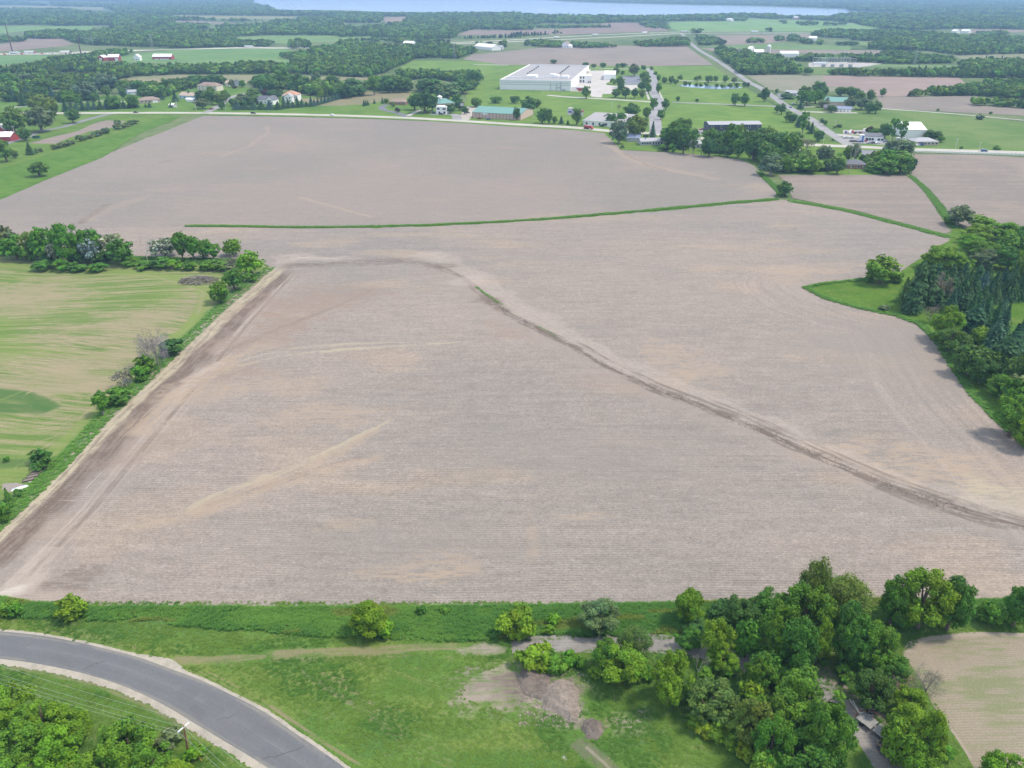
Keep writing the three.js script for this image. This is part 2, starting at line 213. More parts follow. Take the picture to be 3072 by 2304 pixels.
const nearField = [...edgeL, ...[[-130, 1285], [0, 1290], [80, 1304], [220, 1313], [700, 1312], [1100, 1310], [1440, 1305], [1700, 1296], [1950, 1296], [2130, 1298], [2330, 1296], [2330, 1075], [2212, 962], [2150, 908], [2095, 852], [2060, 800], [2012, 728], [1985, 702], [1930, 681], [1850, 665], [1780, 645], [1737, 622], [1780, 613], [1880, 602], [1930, 596], [1985, 560], [2030, 530], [2060, 516], [1960, 488], [1850, 462], [1710, 433], [1672, 430], [1500, 446], [1200, 470], [900, 487], [650, 492], [415, 488], [-200, 500], [-200, 535], [0, 540], [130, 545], [290, 553], [560, 562]].map(([x, y]) => F(x, y))];
sheet('plowed_field', organic(ground(nearField), 0.55, 3), 0.02, soilMat(nearMap.tex()), 'wide grey-brown tilled field with a damp drainage run across it');
const farField = [[-150, 499], [415, 488], [650, 492], [900, 487], [1200, 470], [1500, 446], [1672, 430], [1680, 405], [1648, 378], [1612, 345], [1560, 336], [1480, 331], [1340, 324], [1325, 303], [1308, 287], [1180, 275], [1000, 265], [800, 257], [600, 252], [440, 250], [300, 305], [150, 366], [0, 430], [-150, 491.5]].map(([x, y]) => F(x, y));
sheet('plowed_field', organic(ground(farField), 1, 6), 0.024, soilMat(farMap.tex()), 'far half of the tilled field, between the grass strip and the highway');
const soilT = (tint) => tmat('soil', tint, 1);
sheet('plowed_field', organic(ground([[1682, 378], [1800, 374], [1962, 378], [2000, 418], [2052, 500], [2040, 505], [1850, 455], [1712, 428], [1705, 405]].map(([x, y]) => F(x, y))), 0.7, 5), 0.03, soilT([1, 0.98, 0.97]), 'small tilled field between two green strips on the right');
sheet('plowed_field', organic(ground([[1970, 380], [1968, 333], [2100, 334], [2300, 345], [2330, 560], [2090, 500], [2060, 470], [2010, 410]].map(([x, y]) => F(x, y))), 0.7, 5), 0.034, soilT([1, 0.985, 0.97]), 'tilled field at the right edge below the white fence');

// green strips between fields
const stripMat = () => { const m = tmat('grass', [0.9, 1, 0.9], 1); m.bumpMap = bumpGrass; m.bumpScale = 0.25; return m; };
const stripA = smooth(ground([[405, 488], [520, 489], [650, 491], [860, 488], [1100, 478], [1350, 459], [1550, 441], [1676, 430]].map(([x, y]) => F(x, y))), 6);
const stripB = smooth(ground([[1708, 434], [1800, 449], [1900, 473], [2000, 499], [2050, 512]].map(([x, y]) => F(x, y))), 6);
const stripC = smooth(ground([[1968, 381], [1995, 405], [2020, 435], [2045, 466], [2065, 492]].map(([x, y]) => F(x, y))), 6);
const stripD = smooth(ground([[1640, 372], [1660, 392], [1682, 412], [1692, 424]].map(([x, y]) => F(x, y))), 5);
sheet('grass_strip', organic(ribbon(stripA, 2, 7), 1.9, 3), 0.05, stripMat(), 'long thin green strip dividing the tilled field', 'grass strip');
sheet('grass_strip', organic(ribbon(stripB, 7, 6), 1.5, 3), 0.05, stripMat(), 'green strip slanting towards the wood at the right', 'grass strip');
sheet('grass_strip', organic(ribbon(stripC, 2, 6), 1.2, 3), 0.054, stripMat(), 'green strip beside the lone oak at the right', 'grass strip');
sheet('grass_strip', organic(ribbon(stripD, 3, 6), 0.6, 3), 0.058, stripMat(), 'short green strip below the houses leading to a round bush', 'grass strip');

// hay meadow on the left with mowing swaths
const hayPoly = [[-220, 540], [0, 562], [130, 566], [300, 575], [440, 572], [560, 570], [583, 577], [480, 661], [389, 747], [305, 827], [232, 892], [156, 976], [84, 1049], [0, 1127], [-130, 1250], [-300, 1000]].map(([x, y]) => F(x, y));
const hg = { g: [0.092, 0.158, 0.024], l: [0.145, 0.200, 0.042], t: [0.255, 0.212, 0.132], s: [0.20, 0.185, 0.098], d: [0.048, 0.115, 0.018] };
const hayMap = new Map2(-300, 125, 240, 245, 1024, 1024).fill((x, y) => {
  const warp = 10 * fbm(x * 0.013, y * 0.02, 3) + 3.6 * Math.sin(x * 0.05 + 1.6 * Math.sin(y * 0.035)), sw = vn(x * 0.04 + 9, (y + warp) * 0.95), f = vn(x * 0.22, (y + warp) * 3.2);
  const tan = sst(0.46, 0.74, 0.52 * fbm(x * 0.021 + 60, y * 0.024 + 14, 4) + 0.26 * sw + 0.22 * f + 0.06);
  let c = mix3(hg.g, hg.l, sst(0.2, 0.8, sw)); c = mix3(c, mix3(hg.s, hg.t, f), tan * 0.92); const l = speck(0.3) * (1 + 0.22 * (f - 0.5)); return [c[0] * l, c[1] * l, c[2] * l];
});
{ const s = (a, ...r) => hayMap.stroke(a.map(([x, y]) => F(x, y)), ...r), b = (x, y, ...r) => hayMap.blob(F(x, y), ...r);
  b(60, 630, 26, 14, hg.t, 0.75, -0.1, 0.35); b(20, 660, 30, 14, hg.t, 0.6, 0, 0.4); b(310, 690, 24, 10, hg.t, 0.65, 0.4, 0.4); b(260, 770, 26, 9, hg.t, 0.6, 0.3, 0.4); b(150, 830, 34, 12, hg.t, 0.7, -0.1, 0.4); b(180, 690, 22, 7, hg.g, 0.7, 0, 0.3); b(90, 760, 30, 6, hg.l, 0.6, -0.1, 0.5); b(30, 720, 40, 5, hg.g, 0.6, 0, 0.4);
  s([[-60, 568], [130, 582], [300, 590], [420, 608], [452, 640], [430, 690], [380, 740], [310, 800]], 4, 4, hg.l, 0.85, 0.3, 0.3); s([[0, 590], [200, 592], [330, 596], [440, 630], [425, 690], [370, 745]], 0.8, 0.8, hg.t, 0.5, 0.5, 0.6);
  s([[583, 577], [480, 661], [389, 747], [305, 827], [232, 892], [156, 976], [84, 1049], [0, 1127]], 4.5, 4, [0.045, 0.122, 0.02], 0.95, 0.4, 0.2);
  s([[440, 670], [370, 740], [300, 805], [230, 868], [170, 930], [110, 985], [20, 985]], 3, 3.5, hg.l, 0.8, 0.4, 0.4); s([[300, 800], [235, 850], [175, 905], [120, 900], [30, 880]], 1.6, 1.4, hg.t, 0.6, 0.7, 0.6);
  for (let i = 0; i < 9; i++) s([[-40, 900 + i * 11], [60, 905 + i * 11], [140 - i * 5, 900 + i * 9], [200 - i * 6, 870 + i * 6]], 0.5, 0.5, i % 2 ? hg.t : hg.g, 0.5, 0.6, 0.7);
  s([[-40, 850], [50, 855], [95, 872], [120, 885]], 4.5, 2.5, hg.d, 0.95, 0.3, 0.15); s([[-40, 880], [60, 882], [110, 886]], 4, 2.5, hg.d, 0.95, 0.3, 0.15); s([[0, 865], [50, 845]], 0.4, 0.4, hg.l, 0.7, 0.3, 0.5);
  s([[-40, 1000], [40, 1003], [90, 996]], 3.5, 2.5, hg.d, 0.8, 0.4, 0.3); s([[-40, 1030], [60, 1020]], 4, 3, hg.l, 0.7, 0.4, 0.3);
}
{ const m = std([1, 1, 1], 1); m.map = hayMap.tex(); m.bumpMap = bumpGrass; m.bumpScale = 0.12; sheet('hay_meadow', organic(ground(hayPoly), 0.5, 3), 0.028, m, 'mown hay meadow with wavy green and straw swaths', 'meadow'); }

// near verge and rough meadow in the foreground
const gr = { a: [0.064, 0.142, 0.015], b: [0.092, 0.172, 0.021], y: [0.138, 0.192, 0.033], d: [0.050, 0.128, 0.020], t: [0.225, 0.192, 0.110], p: [0.285, 0.246, 0.198], e: [0.160, 0.130, 0.108], w: [0.098, 0.081, 0.069] };
const meadMap = new Map2(-140, 60, 290, 66, 2048, 1024).fill((x, y) => {
  const n = fbm(x * 0.045, y * 0.06, 4), f = fbm(x * 0.6, y * 0.8, 3), wv = vn(x * 0.12 + 4 * fbm(x * 0.03, y * 0.05, 2), y * 0.9 + x * 0.25);
  let c = mix3(gr.a, gr.b, sst(0.3, 0.7, n * 0.6 + wv * 0.25 + f * 0.15)); c = mix3(c, gr.y, 0.75 * sst(0.52, 0.75, fbm(x * 0.07 + 30, y * 0.16, 4))); c = mix3(c, gr.d, 0.6 * sst(0.55, 0.7, fbm(x * 0.05 + 80, y * 0.09 + 7, 3)));
  if (f > 0.66 && wv > 0.55) c = mix3(c, gr.t, 0.22); const l = speck(0.4) * (1 + 0.35 * (vn(x * 3, y * 3) - 0.5)); return [c[0] * l, c[1] * l, c[2] * l];
});
{ const s = (z, a, ...r) => meadMap.stroke(pts(z, ...a), ...r), b = (z, x, y, ...r) => meadMap.blob(z(x, y), ...r);
  s(z1, [[-300, 470], [200, 480], [700, 600], [1100, 700], [1500, 800], [1900, 980], [2300, 1180]], 2.2, 2.2, gr.y, 0.7, 0.4, 0.4);
  s(z1, [[350, 515], [700, 575], [1000, 640], [1200, 690]], 0.25, 0.2, gr.t, 0.6, 0.6, 0.7); s(z2, [[0, 1130], [300, 1330], [500, 1470], [780, 1640]], 0.3, 0.25, gr.t, 0.75, 0.6, 0.7); s(z1, [[1700, 860], [1900, 960], [2197, 1120]], 0.2, 0.2, gr.t, 0.6, 0.6, 0.7);
  s(z1, [[1400, 770], [1700, 775], [2197, 740]], 1, 0.8, gr.t, 0.7, 0.7, 0.55); s(z2, [[0, 720], [300, 710], [600, 700], [900, 690], [1300, 665], [1600, 660]], 0.9, 1.1, gr.t, 0.75, 0.8, 0.6); s(z2, [[0, 770], [400, 765], [800, 740], [1200, 720]], 0.6, 0.6, gr.t, 0.5, 0.8, 0.7);
  s(z2, [[860, 690], [980, 610], [1150, 580], [1500, 580], [1900, 610]], 0.7, 0.5, gr.y, 0.8, 0.6, 0.4);
  for (let i = 0; i < 6; i++) s(z2, [[380 + i * 40, 840 + i * 8], [620 + i * 30, 1000 + i * 10], [900 + i * 20, 1110 + i * 26], [1230 - i * 20, 1180 + i * 36]], 0.35, 0.3, i % 2 ? gr.t : gr.y, 0.55, 0.9, 0.9);
  for (let i = 0; i < 5; i++) s(z2, [[650 + i * 60, 760 + i * 12], [1000 + i * 50, 860 + i * 14], [1400 + i * 20, 980 + i * 10]], 0.3, 0.3, i % 2 ? gr.t : gr.y, 0.5, 0.9, 0.9);
  b(z2, 1830, 690, 4.5, 2, gr.p, 0.95, 0.2, 0.5); b(z2, 1640, 700, 3, 1.3, gr.p, 0.9, 0, 0.6); b(z2, 1900, 830, 3.6, 2.2, gr.p, 0.7, 0, 0.8); b(z2, 1690, 840, 1.8, 0.8, gr.e, 0.8, 0, 0.6);
  b(z2, 1950, 1000, 12, 6.5, gr.p, 0.9, 0.15, 0.75); b(z3, 60, 1000, 11, 6, gr.p, 0.85, 0, 0.75); b(z3, 0, 1010, 9, 4, gr.e, 0.6, 0, 0.9); b(z2, 1750, 1060, 4.5, 1.8, gr.p, 0.9, 0.3, 0.5); b(z2, 2100, 960, 6, 4, gr.e, 0.7, 0, 1); b(z3, 130, 960, 5, 4, gr.e, 0.7, 0, 1); b(z2, 1560, 1120, 2.4, 0.9, gr.p, 0.9, 0, 0.45); b(z2, 1350, 1140, 1.4, 0.8, gr.e, 0.6, 0, 0.6); b(z2, 2040, 1090, 3, 2.4, gr.w, 0.6, 0, 1);
  b(z3, 290, 900, 4.5, 3, gr.w, 0.85, 0, 0.3); b(z3, 540, 1000, 4.4, 3.2, gr.e, 0.8, 0, 0.2); b(z3, 480, 1150, 8, 5, gr.p, 0.85, -0.4, 0.7); b(z3, 620, 1250, 5, 3.5, gr.p, 0.8, -0.3, 0.5); b(z3, 760, 1320, 3.4, 2.6, gr.w, 1, 0, 0.15); b(z3, 1040, 1290, 5.5, 3.4, gr.p, 0.9, 0, 0.75); b(z3, 900, 1280, 3, 1.8, gr.t, 0.7, 0, 0.8);
  s(z3, [[620, 1420], [760, 1560], [960, 1700], [1100, 1800]], 2.2, 1.8, gr.e, 0.5, 0.7, 0.75); s(z3, [[700, 1480], [860, 1620], [960, 1720]], 0.4, 0.4, gr.p, 0.6, 0.6, 0.6);
  s(z3, [[1600, 1240], [1900, 1420], [2200, 1660]], 1.6, 2, [0.105, 0.185, 0.02], 0.6, 0.6, 0.4); b(z3, 530, 1580, 0.5, 0.5, [0.42, 0.4, 0.36], 0.8); b(z3, 1870, 1555, 0.6, 0.5, gr.t, 0.8); b(z3, 1480, 1215, 0.6, 0.5, [0.3, 0.32, 0.03], 0.8);
  s(z2, [[-400, 430], [0, 430], [450, 440], [600, 455]], 0.8, 0.7, gr.y, 0.75, 0.7, 0.5); s(z2, [[1000, 450], [1500, 450], [1900, 430]], 0.7, 0.7, gr.y, 0.5, 0.8, 0.6); s(z1, [[900, 380], [1500, 390], [2197, 420]], 0.5, 0.7, gr.t, 0.35, 0.8, 0.8);
  { const q = rng(606); for (let i = 0; i < 16; i++) { const o = i * 26; s(z2, [[200 + o * 0.6, 800 + o * 0.5], [520 + o * 0.5, 980 + o * 0.45], [860 + o * 0.4, 1120 + o * 0.7], [1250 + o * 0.3, 1210 + o * 1.0], [1500 + o * 0.3, 1230 + o * 1.2]], 0.16, 0.14, i % 2 ? gr.t : gr.d, 0.55, 0.4, 0.7); } for (let i = 0; i < 12; i++) { const o = i * 34; s(z2, [[600 + o, 740 + o * 0.2], [950 + o * 0.8, 850 + o * 0.3], [1350 + o * 0.5, 960 + o * 0.4], [1600 + o * 0.2, 1010 + o * 0.5]], 0.15, 0.13, i % 2 ? gr.y : gr.d, 0.5, 0.4, 0.7); } for (let i = 0; i < 7; i++) s(z1, [[1550, 800 + i * 16], [1800, 930 + i * 16], [2197, 1150 + i * 18], [2500, 1380 + i * 20], [2800, 1640 + i * 20]], 0.14, 0.14, i % 2 ? gr.t : gr.d, 0.4, 0.4, 0.7); }
  s(z1, [[0, 820], [400, 870], [800, 970], [1200, 1120], [1600, 1330], [2000, 1560]], 0.8, 0.9, gr.t, 0.55, 0.8, 0.6);
}
{ const m = std([1, 1, 1], 1); m.map = meadMap.tex(); m.bumpMap = bumpGrass; m.bumpScale = 0.22;
  sheet('verge_meadow', organic(ground([[-150, 1280], [0, 1287], [80, 1301], [220, 1310], [700, 1309], [1100, 1307], [1440, 1302], [1700, 1293], [1950, 1293], [2130, 1295], [2330, 1293], [2400, 1659], [2500, 1900], [1100, 1950], [-300, 1950], [-260, 1500]].map(([x, y]) => F(x, y))), 0.45, 2.5), 0.035, m, 'rough green meadow and verge in the foreground', 'meadow'); }
// stubble field at the lower right
const stMap = new Map2(70, 60, 60, 60, 768, 768).fill((x, y) => { const n = fbm(x * 0.08 + 4, y * 0.09, 4), r = 0.5 + 0.5 * Math.sin((y + 2 * vn(x * 0.05, y * 0.05)) / 0.5 * Math.PI * 2); let c = mix3([0.245, 0.208, 0.152], [0.20, 0.175, 0.13], n); c = mix3(c, [0.11, 0.155, 0.045], sst(0.42, 0.62, 0.6 * n + 0.4 * fbm(x * 0.2, y * 1.4, 2)) * 0.75 * sst(82, 92, y) * (0.4 + 0.6 * r)); const l = speck(0.5) * (0.9 + 0.15 * r); return [c[0] * l, c[1] * l, c[2] * l]; });
{ const s = (a, ...r) => stMap.stroke(pts(z4, ...a), ...r); s([[2000, 705], [1600, 705], [1350, 715], [1200, 740], [1080, 780], [1040, 840]], 0.9, 0.8, gr.p, 0.75, 0.5, 0.4); s([[1330, 1350], [1440, 1500], [1500, 1600]], 0.7, 0.7, gr.p, 0.6, 0.5, 0.5); }
{ const m = std([1, 1, 1], 1); m.map = stMap.tex(); sheet('stubble_field', organic(ground(pts(z4, [2100, 700], [1885, 705], [1600, 700], [1380, 708], [1200, 730], [1060, 775], [1020, 850], [1090, 930], [1180, 1080], [1260, 1250], [1400, 1430], [1480, 1560], [1540, 1680], [1650, 1900], [2300, 1900], [2400, 900])), 0.35, 2), 0.05, m, 'small straw coloured stubble field with thin green rows at lower right'); }
// grass around the woods on the right and its point
{ const m = tmat('grass', [1.05, 1.05, 0.9], 1); m.bumpMap = bumpGrass; m.bumpScale = 0.2;
  sheet('wood_edge_grass', organic(ground([[1737, 622], [1780, 645], [1850, 665], [1930, 681], [1985, 702], [2012, 728], [2060, 800], [2095, 852], [2150, 908], [2212, 962], [2330, 1075], [2500, 1075], [2500, 500], [2090, 500], [2060, 480], [2050, 520], [2030, 530], [1985, 560], [1930, 596], [1880, 602], [1780, 613]].map(([x, y]) => F(x, y))), 0.5, 3), 0.045, m, 'green grass point and floor along the edge of the wood', 'grass'); }

// ---------- parcels of the middle distance and beyond ----------
function parcel(name, z, a, t, tint, label, y = 0.03, cat = 'field', amp = 1.5) { return sheet(name, organic(ground(pts(z, ...a)), amp, 12), y, tmat(t, tint), label, cat); }
const FF = (x, y) => F(x, y);
parcel('grass_field', zA2, [[-300, 900], [0, 885], [400, 760], [900, 620], [1500, 430], [2100, 210], [2212, 200], [2330, 210], [1800, 420], [1300, 740], [700, 975], [0, 1280], [-300, 1400]], 'grass', [0.95, 1, 1], 'green unmown strip beside the far tilled field at left', 0.06);
parcel('farm_lawn', zA2, [[-400, 160], [0, 185], [800, 195], [2212, 190], [2100, 215], [1500, 435], [900, 625], [400, 765], [0, 890], [-400, 1000]], 'lawn', [0.95, 0.92, 0.9], 'green farmyard lawn below the highway at left', 0.045, 'lawn');
parcel('garden_plot', zA2, [[990, 400], [1200, 300], [1350, 262], [1600, 268], [1450, 350], [1150, 400], [900, 480], [700, 560], [370, 555], [560, 500]], 'soil', [1, 0.97, 0.97], 'bare garden plot beside the shrub row', 0.075, 'garden');
parcel('lawn', zA, [[-400, 1300], [0, 1280], [2212, 1180], [2212, 1445], [0, 1455], [-400, 1465]], 'lawn', [0.9, 0.95, 0.85], 'lawns of the houses above the highway at far left', 0.02, 'lawn');
parcel('lawn', zB, [[0, 1120], [700, 1080], [1500, 1180], [1900, 1250], [2212, 1340], [2212, 1470], [1000, 1450], [0, 1440]], 'lawn', [0.9, 0.95, 0.85], 'lawns around the white houses above the highway', 0.024, 'lawn');
parcel('lawn', zC, [[-100, 1345], [300, 1250], [900, 1180], [1300, 1180], [1640, 1340], [1700, 1400], [2300, 1540], [2300, 1590], [1000, 1500], [-100, 1470]], 'lawn', [0.95, 0.95, 0.85], 'lawn between the highway and the storage building', 0.028, 'lawn');
parcel('lawn', FF, [[1010, 195], [1085, 140], [1200, 128], [1410, 143], [1540, 143], [1590, 175], [1650, 215], [1790, 305], [1640, 300], [1500, 320], [1335, 318], [1300, 282], [1060, 262], [1005, 225]], 'lawn', [1.1, 1.05, 1.05], 'bright mown lawns of the industrial park', 0.034, 'lawn');
parcel('lawn', FF, [[1325, 300], [1345, 324], [1480, 331], [1600, 345], [1680, 378], [1965, 378], [1968, 335], [1790, 305], [1500, 300]], 'lawn', [0.95, 0.95, 0.85], 'yards under the trees below the highway', 0.032, 'lawn');
parcel('meadow', FF, [[1790, 300], [1660, 215], [1640, 205], [1720, 205], [1960, 235], [2212, 265], [2330, 275], [2330, 335], [2212, 330], [1970, 325]], 'meadow', [0.88, 1, 0.85], 'green pasture above the highway at right', 0.036, 'meadow');
parcel('crop_field', zE, [[840, 960], [1300, 955], [2212, 962], [2212, 1110], [1800, 1200], [1300, 1170], [1130, 1140], [950, 1020]], 'soilGreen', [1, 1, 1], 'thinly sprouted field right of the county road', 0.04);
parcel('plowed_field', zF, [[0, 968], [600, 980], [1380, 992], [1500, 1082], [1000, 1150], [700, 1232], [330, 1235], [0, 1110], [-350, 1100], [-350, 962]], 'soil', [1.15, 1.03, 1.02], 'pinkish tilled field with slanting rows at far right', 0.044);
parcel('plowed_field', zF, [[330, 1240], [1000, 1232], [1620, 1225], [1560, 1330], [2300, 1400], [2300, 1480], [1500, 1440], [400, 1385]], 'soil', [0.95, 0.95, 0.92], 'grey tilled field above the white gravel track', 0.04);
parcel('plowed_field', FF, [[1000, 128], [1020, 118], [1200, 100], [1480, 98], [1540, 140], [1400, 143], [1085, 140]], 'soil', [1.02, 1.0, 0.98], 'grey tilled field behind the warehouse', 0.04);
parcel('meadow', zC, [[690, 890], [940, 775], [1580, 775], [1900, 800], [2130, 840], [1990, 960], [1500, 960], [1200, 900]], 'lawn', [1.15, 1.1, 1.2], 'smooth green meadow left of the warehouse', 0.046, 'meadow');
parcel('hay_field', zB, [[-700, 1010], [0, 955], [600, 955], [1100, 960], [2900, 990], [2900, 1020], [1300, 1020], [1100, 1060], [0, 1070], [-600, 1060]], 'hay', [0.95, 0.95, 0.9], 'straw coloured field behind the houses', 0.03);
parcel('plowed_field', zC, [[-600, 1250], [0, 1270], [300, 1170], [920, 1180], [830, 1280], [600, 1280], [300, 1330], [0, 1350], [-300, 1350]], 'hay', [0.95, 0.88, 0.85], 'brownish field behind the brown roofed ranch house', 0.05);
parcel('grass_field', zB, [[-700, 720], [0, 640], [700, 620], [1520, 620], [1430, 755], [1560, 765], [1560, 830], [0, 815], [-700, 790]], 'pale', [0.72, 0.9, 0.75], 'green field beside the red barns and the motorway', 0.03);
parcel('grass_field', zA, [[-400, 715], [0, 712], [620, 702], [560, 760], [0, 840], [-400, 860]], 'pale', [0.7, 0.9, 0.85], 'green field at the far left below the motorway', 0.03);
parcel('plowed_field', zA, [[-400, 600], [0, 565], [420, 490], [780, 490], [950, 572], [700, 600], [0, 660], [-400, 680]], 'soil', [1, 0.92, 0.88], 'reddish bare field behind the pylons', 0.03);
parcel('grass_field', zA, [[-400, 335], [0, 335], [1200, 330], [1150, 385], [600, 370], [0, 425], [-400, 440]], 'pale', [0.85, 1, 0.8], 'pale green field between far woods at left', 0.03);
parcel('grass_field', zA, [[0, 70], [600, 75], [1330, 95], [1300, 125], [700, 110], [0, 105]], 'hay', [1, 1.05, 0.9], 'pale field strip near the left horizon', 0.03);
parcel('grass_field', zA, [[850, 10], [1460, 15], [1440, 35], [900, 25]], 'hay', [1, 1.05, 0.9], 'pale sliver of field near the top left', 0.03);
parcel('plowed_field', zB, [[-100, 270], [250, 262], [830, 295], [800, 310], [300, 290], [-100, 290]], 'soil', [1.05, 0.98, 0.9], 'thin reddish field line between far woods', 0.03);
parcel('grass_field', zB, [[-100, 195], [800, 205], [1590, 212], [1560, 245], [900, 240], [-100, 232]], 'hay', [1, 1.02, 0.85], 'pale straw field dotted with bushes in the far woods', 0.03);
parcel('grass_field', zB, [[830, 480], [1300, 455], [2212, 450], [3100, 470], [3100, 540], [2300, 520], [1500, 560], [1000, 520]], 'pale', [0.85, 0.95, 0.8], 'pale green grassland beyond the motorway', 0.03);
parcel('plowed_field', zC, [[540, 222], [885, 210], [830, 272], [600, 306]], 'soil', [1.15, 1, 0.85], 'small tan field among the far woods', 0.03);
parcel('plowed_field', zC, [[1480, 450], [1660, 385], [2212, 390], [2500, 370], [2800, 375], [3460, 288], [3900, 295], [4180, 372], [4180, 395], [2800, 445], [2212, 440]], 'soil', [0.98, 0.88, 0.84], 'wide reddish tilled field along the motorway', 0.03);
parcel('grass_field', zE, [[-120, 280], [830, 270], [850, 228], [1300, 255], [1800, 265], [2300, 305], [2650, 330], [2300, 395], [1650, 400], [0, 398], [-150, 360]], 'pale', [0.95, 1.12, 0.95], 'bright pale green field near the lake', 0.03);
parcel('plowed_field', zE, [[450, 450], [1250, 445], [1650, 440], [1720, 470], [1100, 555], [580, 575]], 'soil', [1.05, 1, 0.9], 'tan field right of the overpass', 0.03);
parcel('grass_field', zE, [[240, 590], [580, 580], [1200, 560], [2212, 580], [2650, 580], [2800, 640], [2212, 640], [900, 628]], 'pale', [0.75, 0.85, 0.75], 'muted green field above the white barns', 0.03);
parcel('plowed_field', zE, [[270, 610], [900, 628], [2212, 642], [2700, 640], [2600, 690], [1600, 680], [900, 680], [400, 650]], 'soil', [1, 0.97, 0.93], 'tan field strip behind the silo', 0.034);
parcel('grass_field', zE, [[1640, 860], [1900, 860], [2000, 960], [1690, 955]], 'meadow', [1, 1.05, 1], 'small green paddock below the substation', 0.04);
parcel('grass_field', zF, [[0, 810], [800, 830], [1400, 835], [1400, 862], [600, 855], [0, 850]], 'pale', [0.85, 0.9, 0.85], 'narrow pale field between hedges at right', 0.03);
parcel('grass_field', zF, [[1300, 700], [2300, 685], [2300, 755], [1400, 750]], 'hay', [0.9, 0.95, 0.9], 'pale field inside the woods at far right', 0.03);
parcel('grass_field', zF, [[0, 520], [210, 540], [200, 600], [440, 650], [0, 660]], 'pale', [0.85, 0.9, 0.8], 'green field corner beside the far right woods', 0.03);
parcel('plowed_field', zF, [[560, 320], [900, 325], [880, 345], [560, 340]], 'soil', [1.1, 1, 0.9], 'thin tan field far right', 0.03);
parcel('plowed_field', zF, [[1350, 375], [1900, 372], [2300, 390], [2300, 410], [1500, 420]], 'soil', [1.0, 0.95, 0.85], 'tan field beside the far white shed', 0.03);
parcel('lawn', zE, [[1640, 800], [2212, 790], [2600, 810], [2300, 860], [1640, 855]], 'concrete', [0.9, 0.88, 0.88], 'gravel yard of the substation', 0.05, 'yard');

// water
const waterMat = new THREE.MeshPhysicalMaterial({ roughness: 0.12, ior: 1.33 }); waterMat.color.setRGB(0.10, 0.17, 0.26);
waterMat.bumpMap = bumpTile(256, 40, (x, y) => vp(x * 1.6, y * 1.6, 64)); waterMat.bumpScale = 0.05;
sheet('lake', smooth(ground([...pts(zB, [1060, 22], [1200, 75], [1400, 120], [1800, 128], [2212, 130]), ...pts(zC, [1000, 168], [2212, 170]), ...pts(zD, [700, 205], [1500, 210], [2212, 185]), ...pts(zE, [900, 165], [1300, 195], [1960, 195]), ...pts(zF, [420, 152], [430, 146]), ...pts(zE, [2230, 118], [1600, 100], [1000, 82], [0, 62]), ...pts(zD, [1200, 40], [560, 12], [300, -10]), ...pts(zC, [1200, -40], [0, -40]), ...pts(zB, [1400, -40])]), 3, true), 0.06, waterMat, 'pale blue lake below the horizon', 'lake');
sheet('pond', smooth(ground(pts(zE, [-20, 1085], [150, 1080], [330, 1090], [520, 1095], [700, 1105], [800, 1115], [700, 1132], [500, 1138], [300, 1128], [60, 1108])), 4, true), 0.07, waterMat, 'narrow pond between two rows of small trees', 'pond');

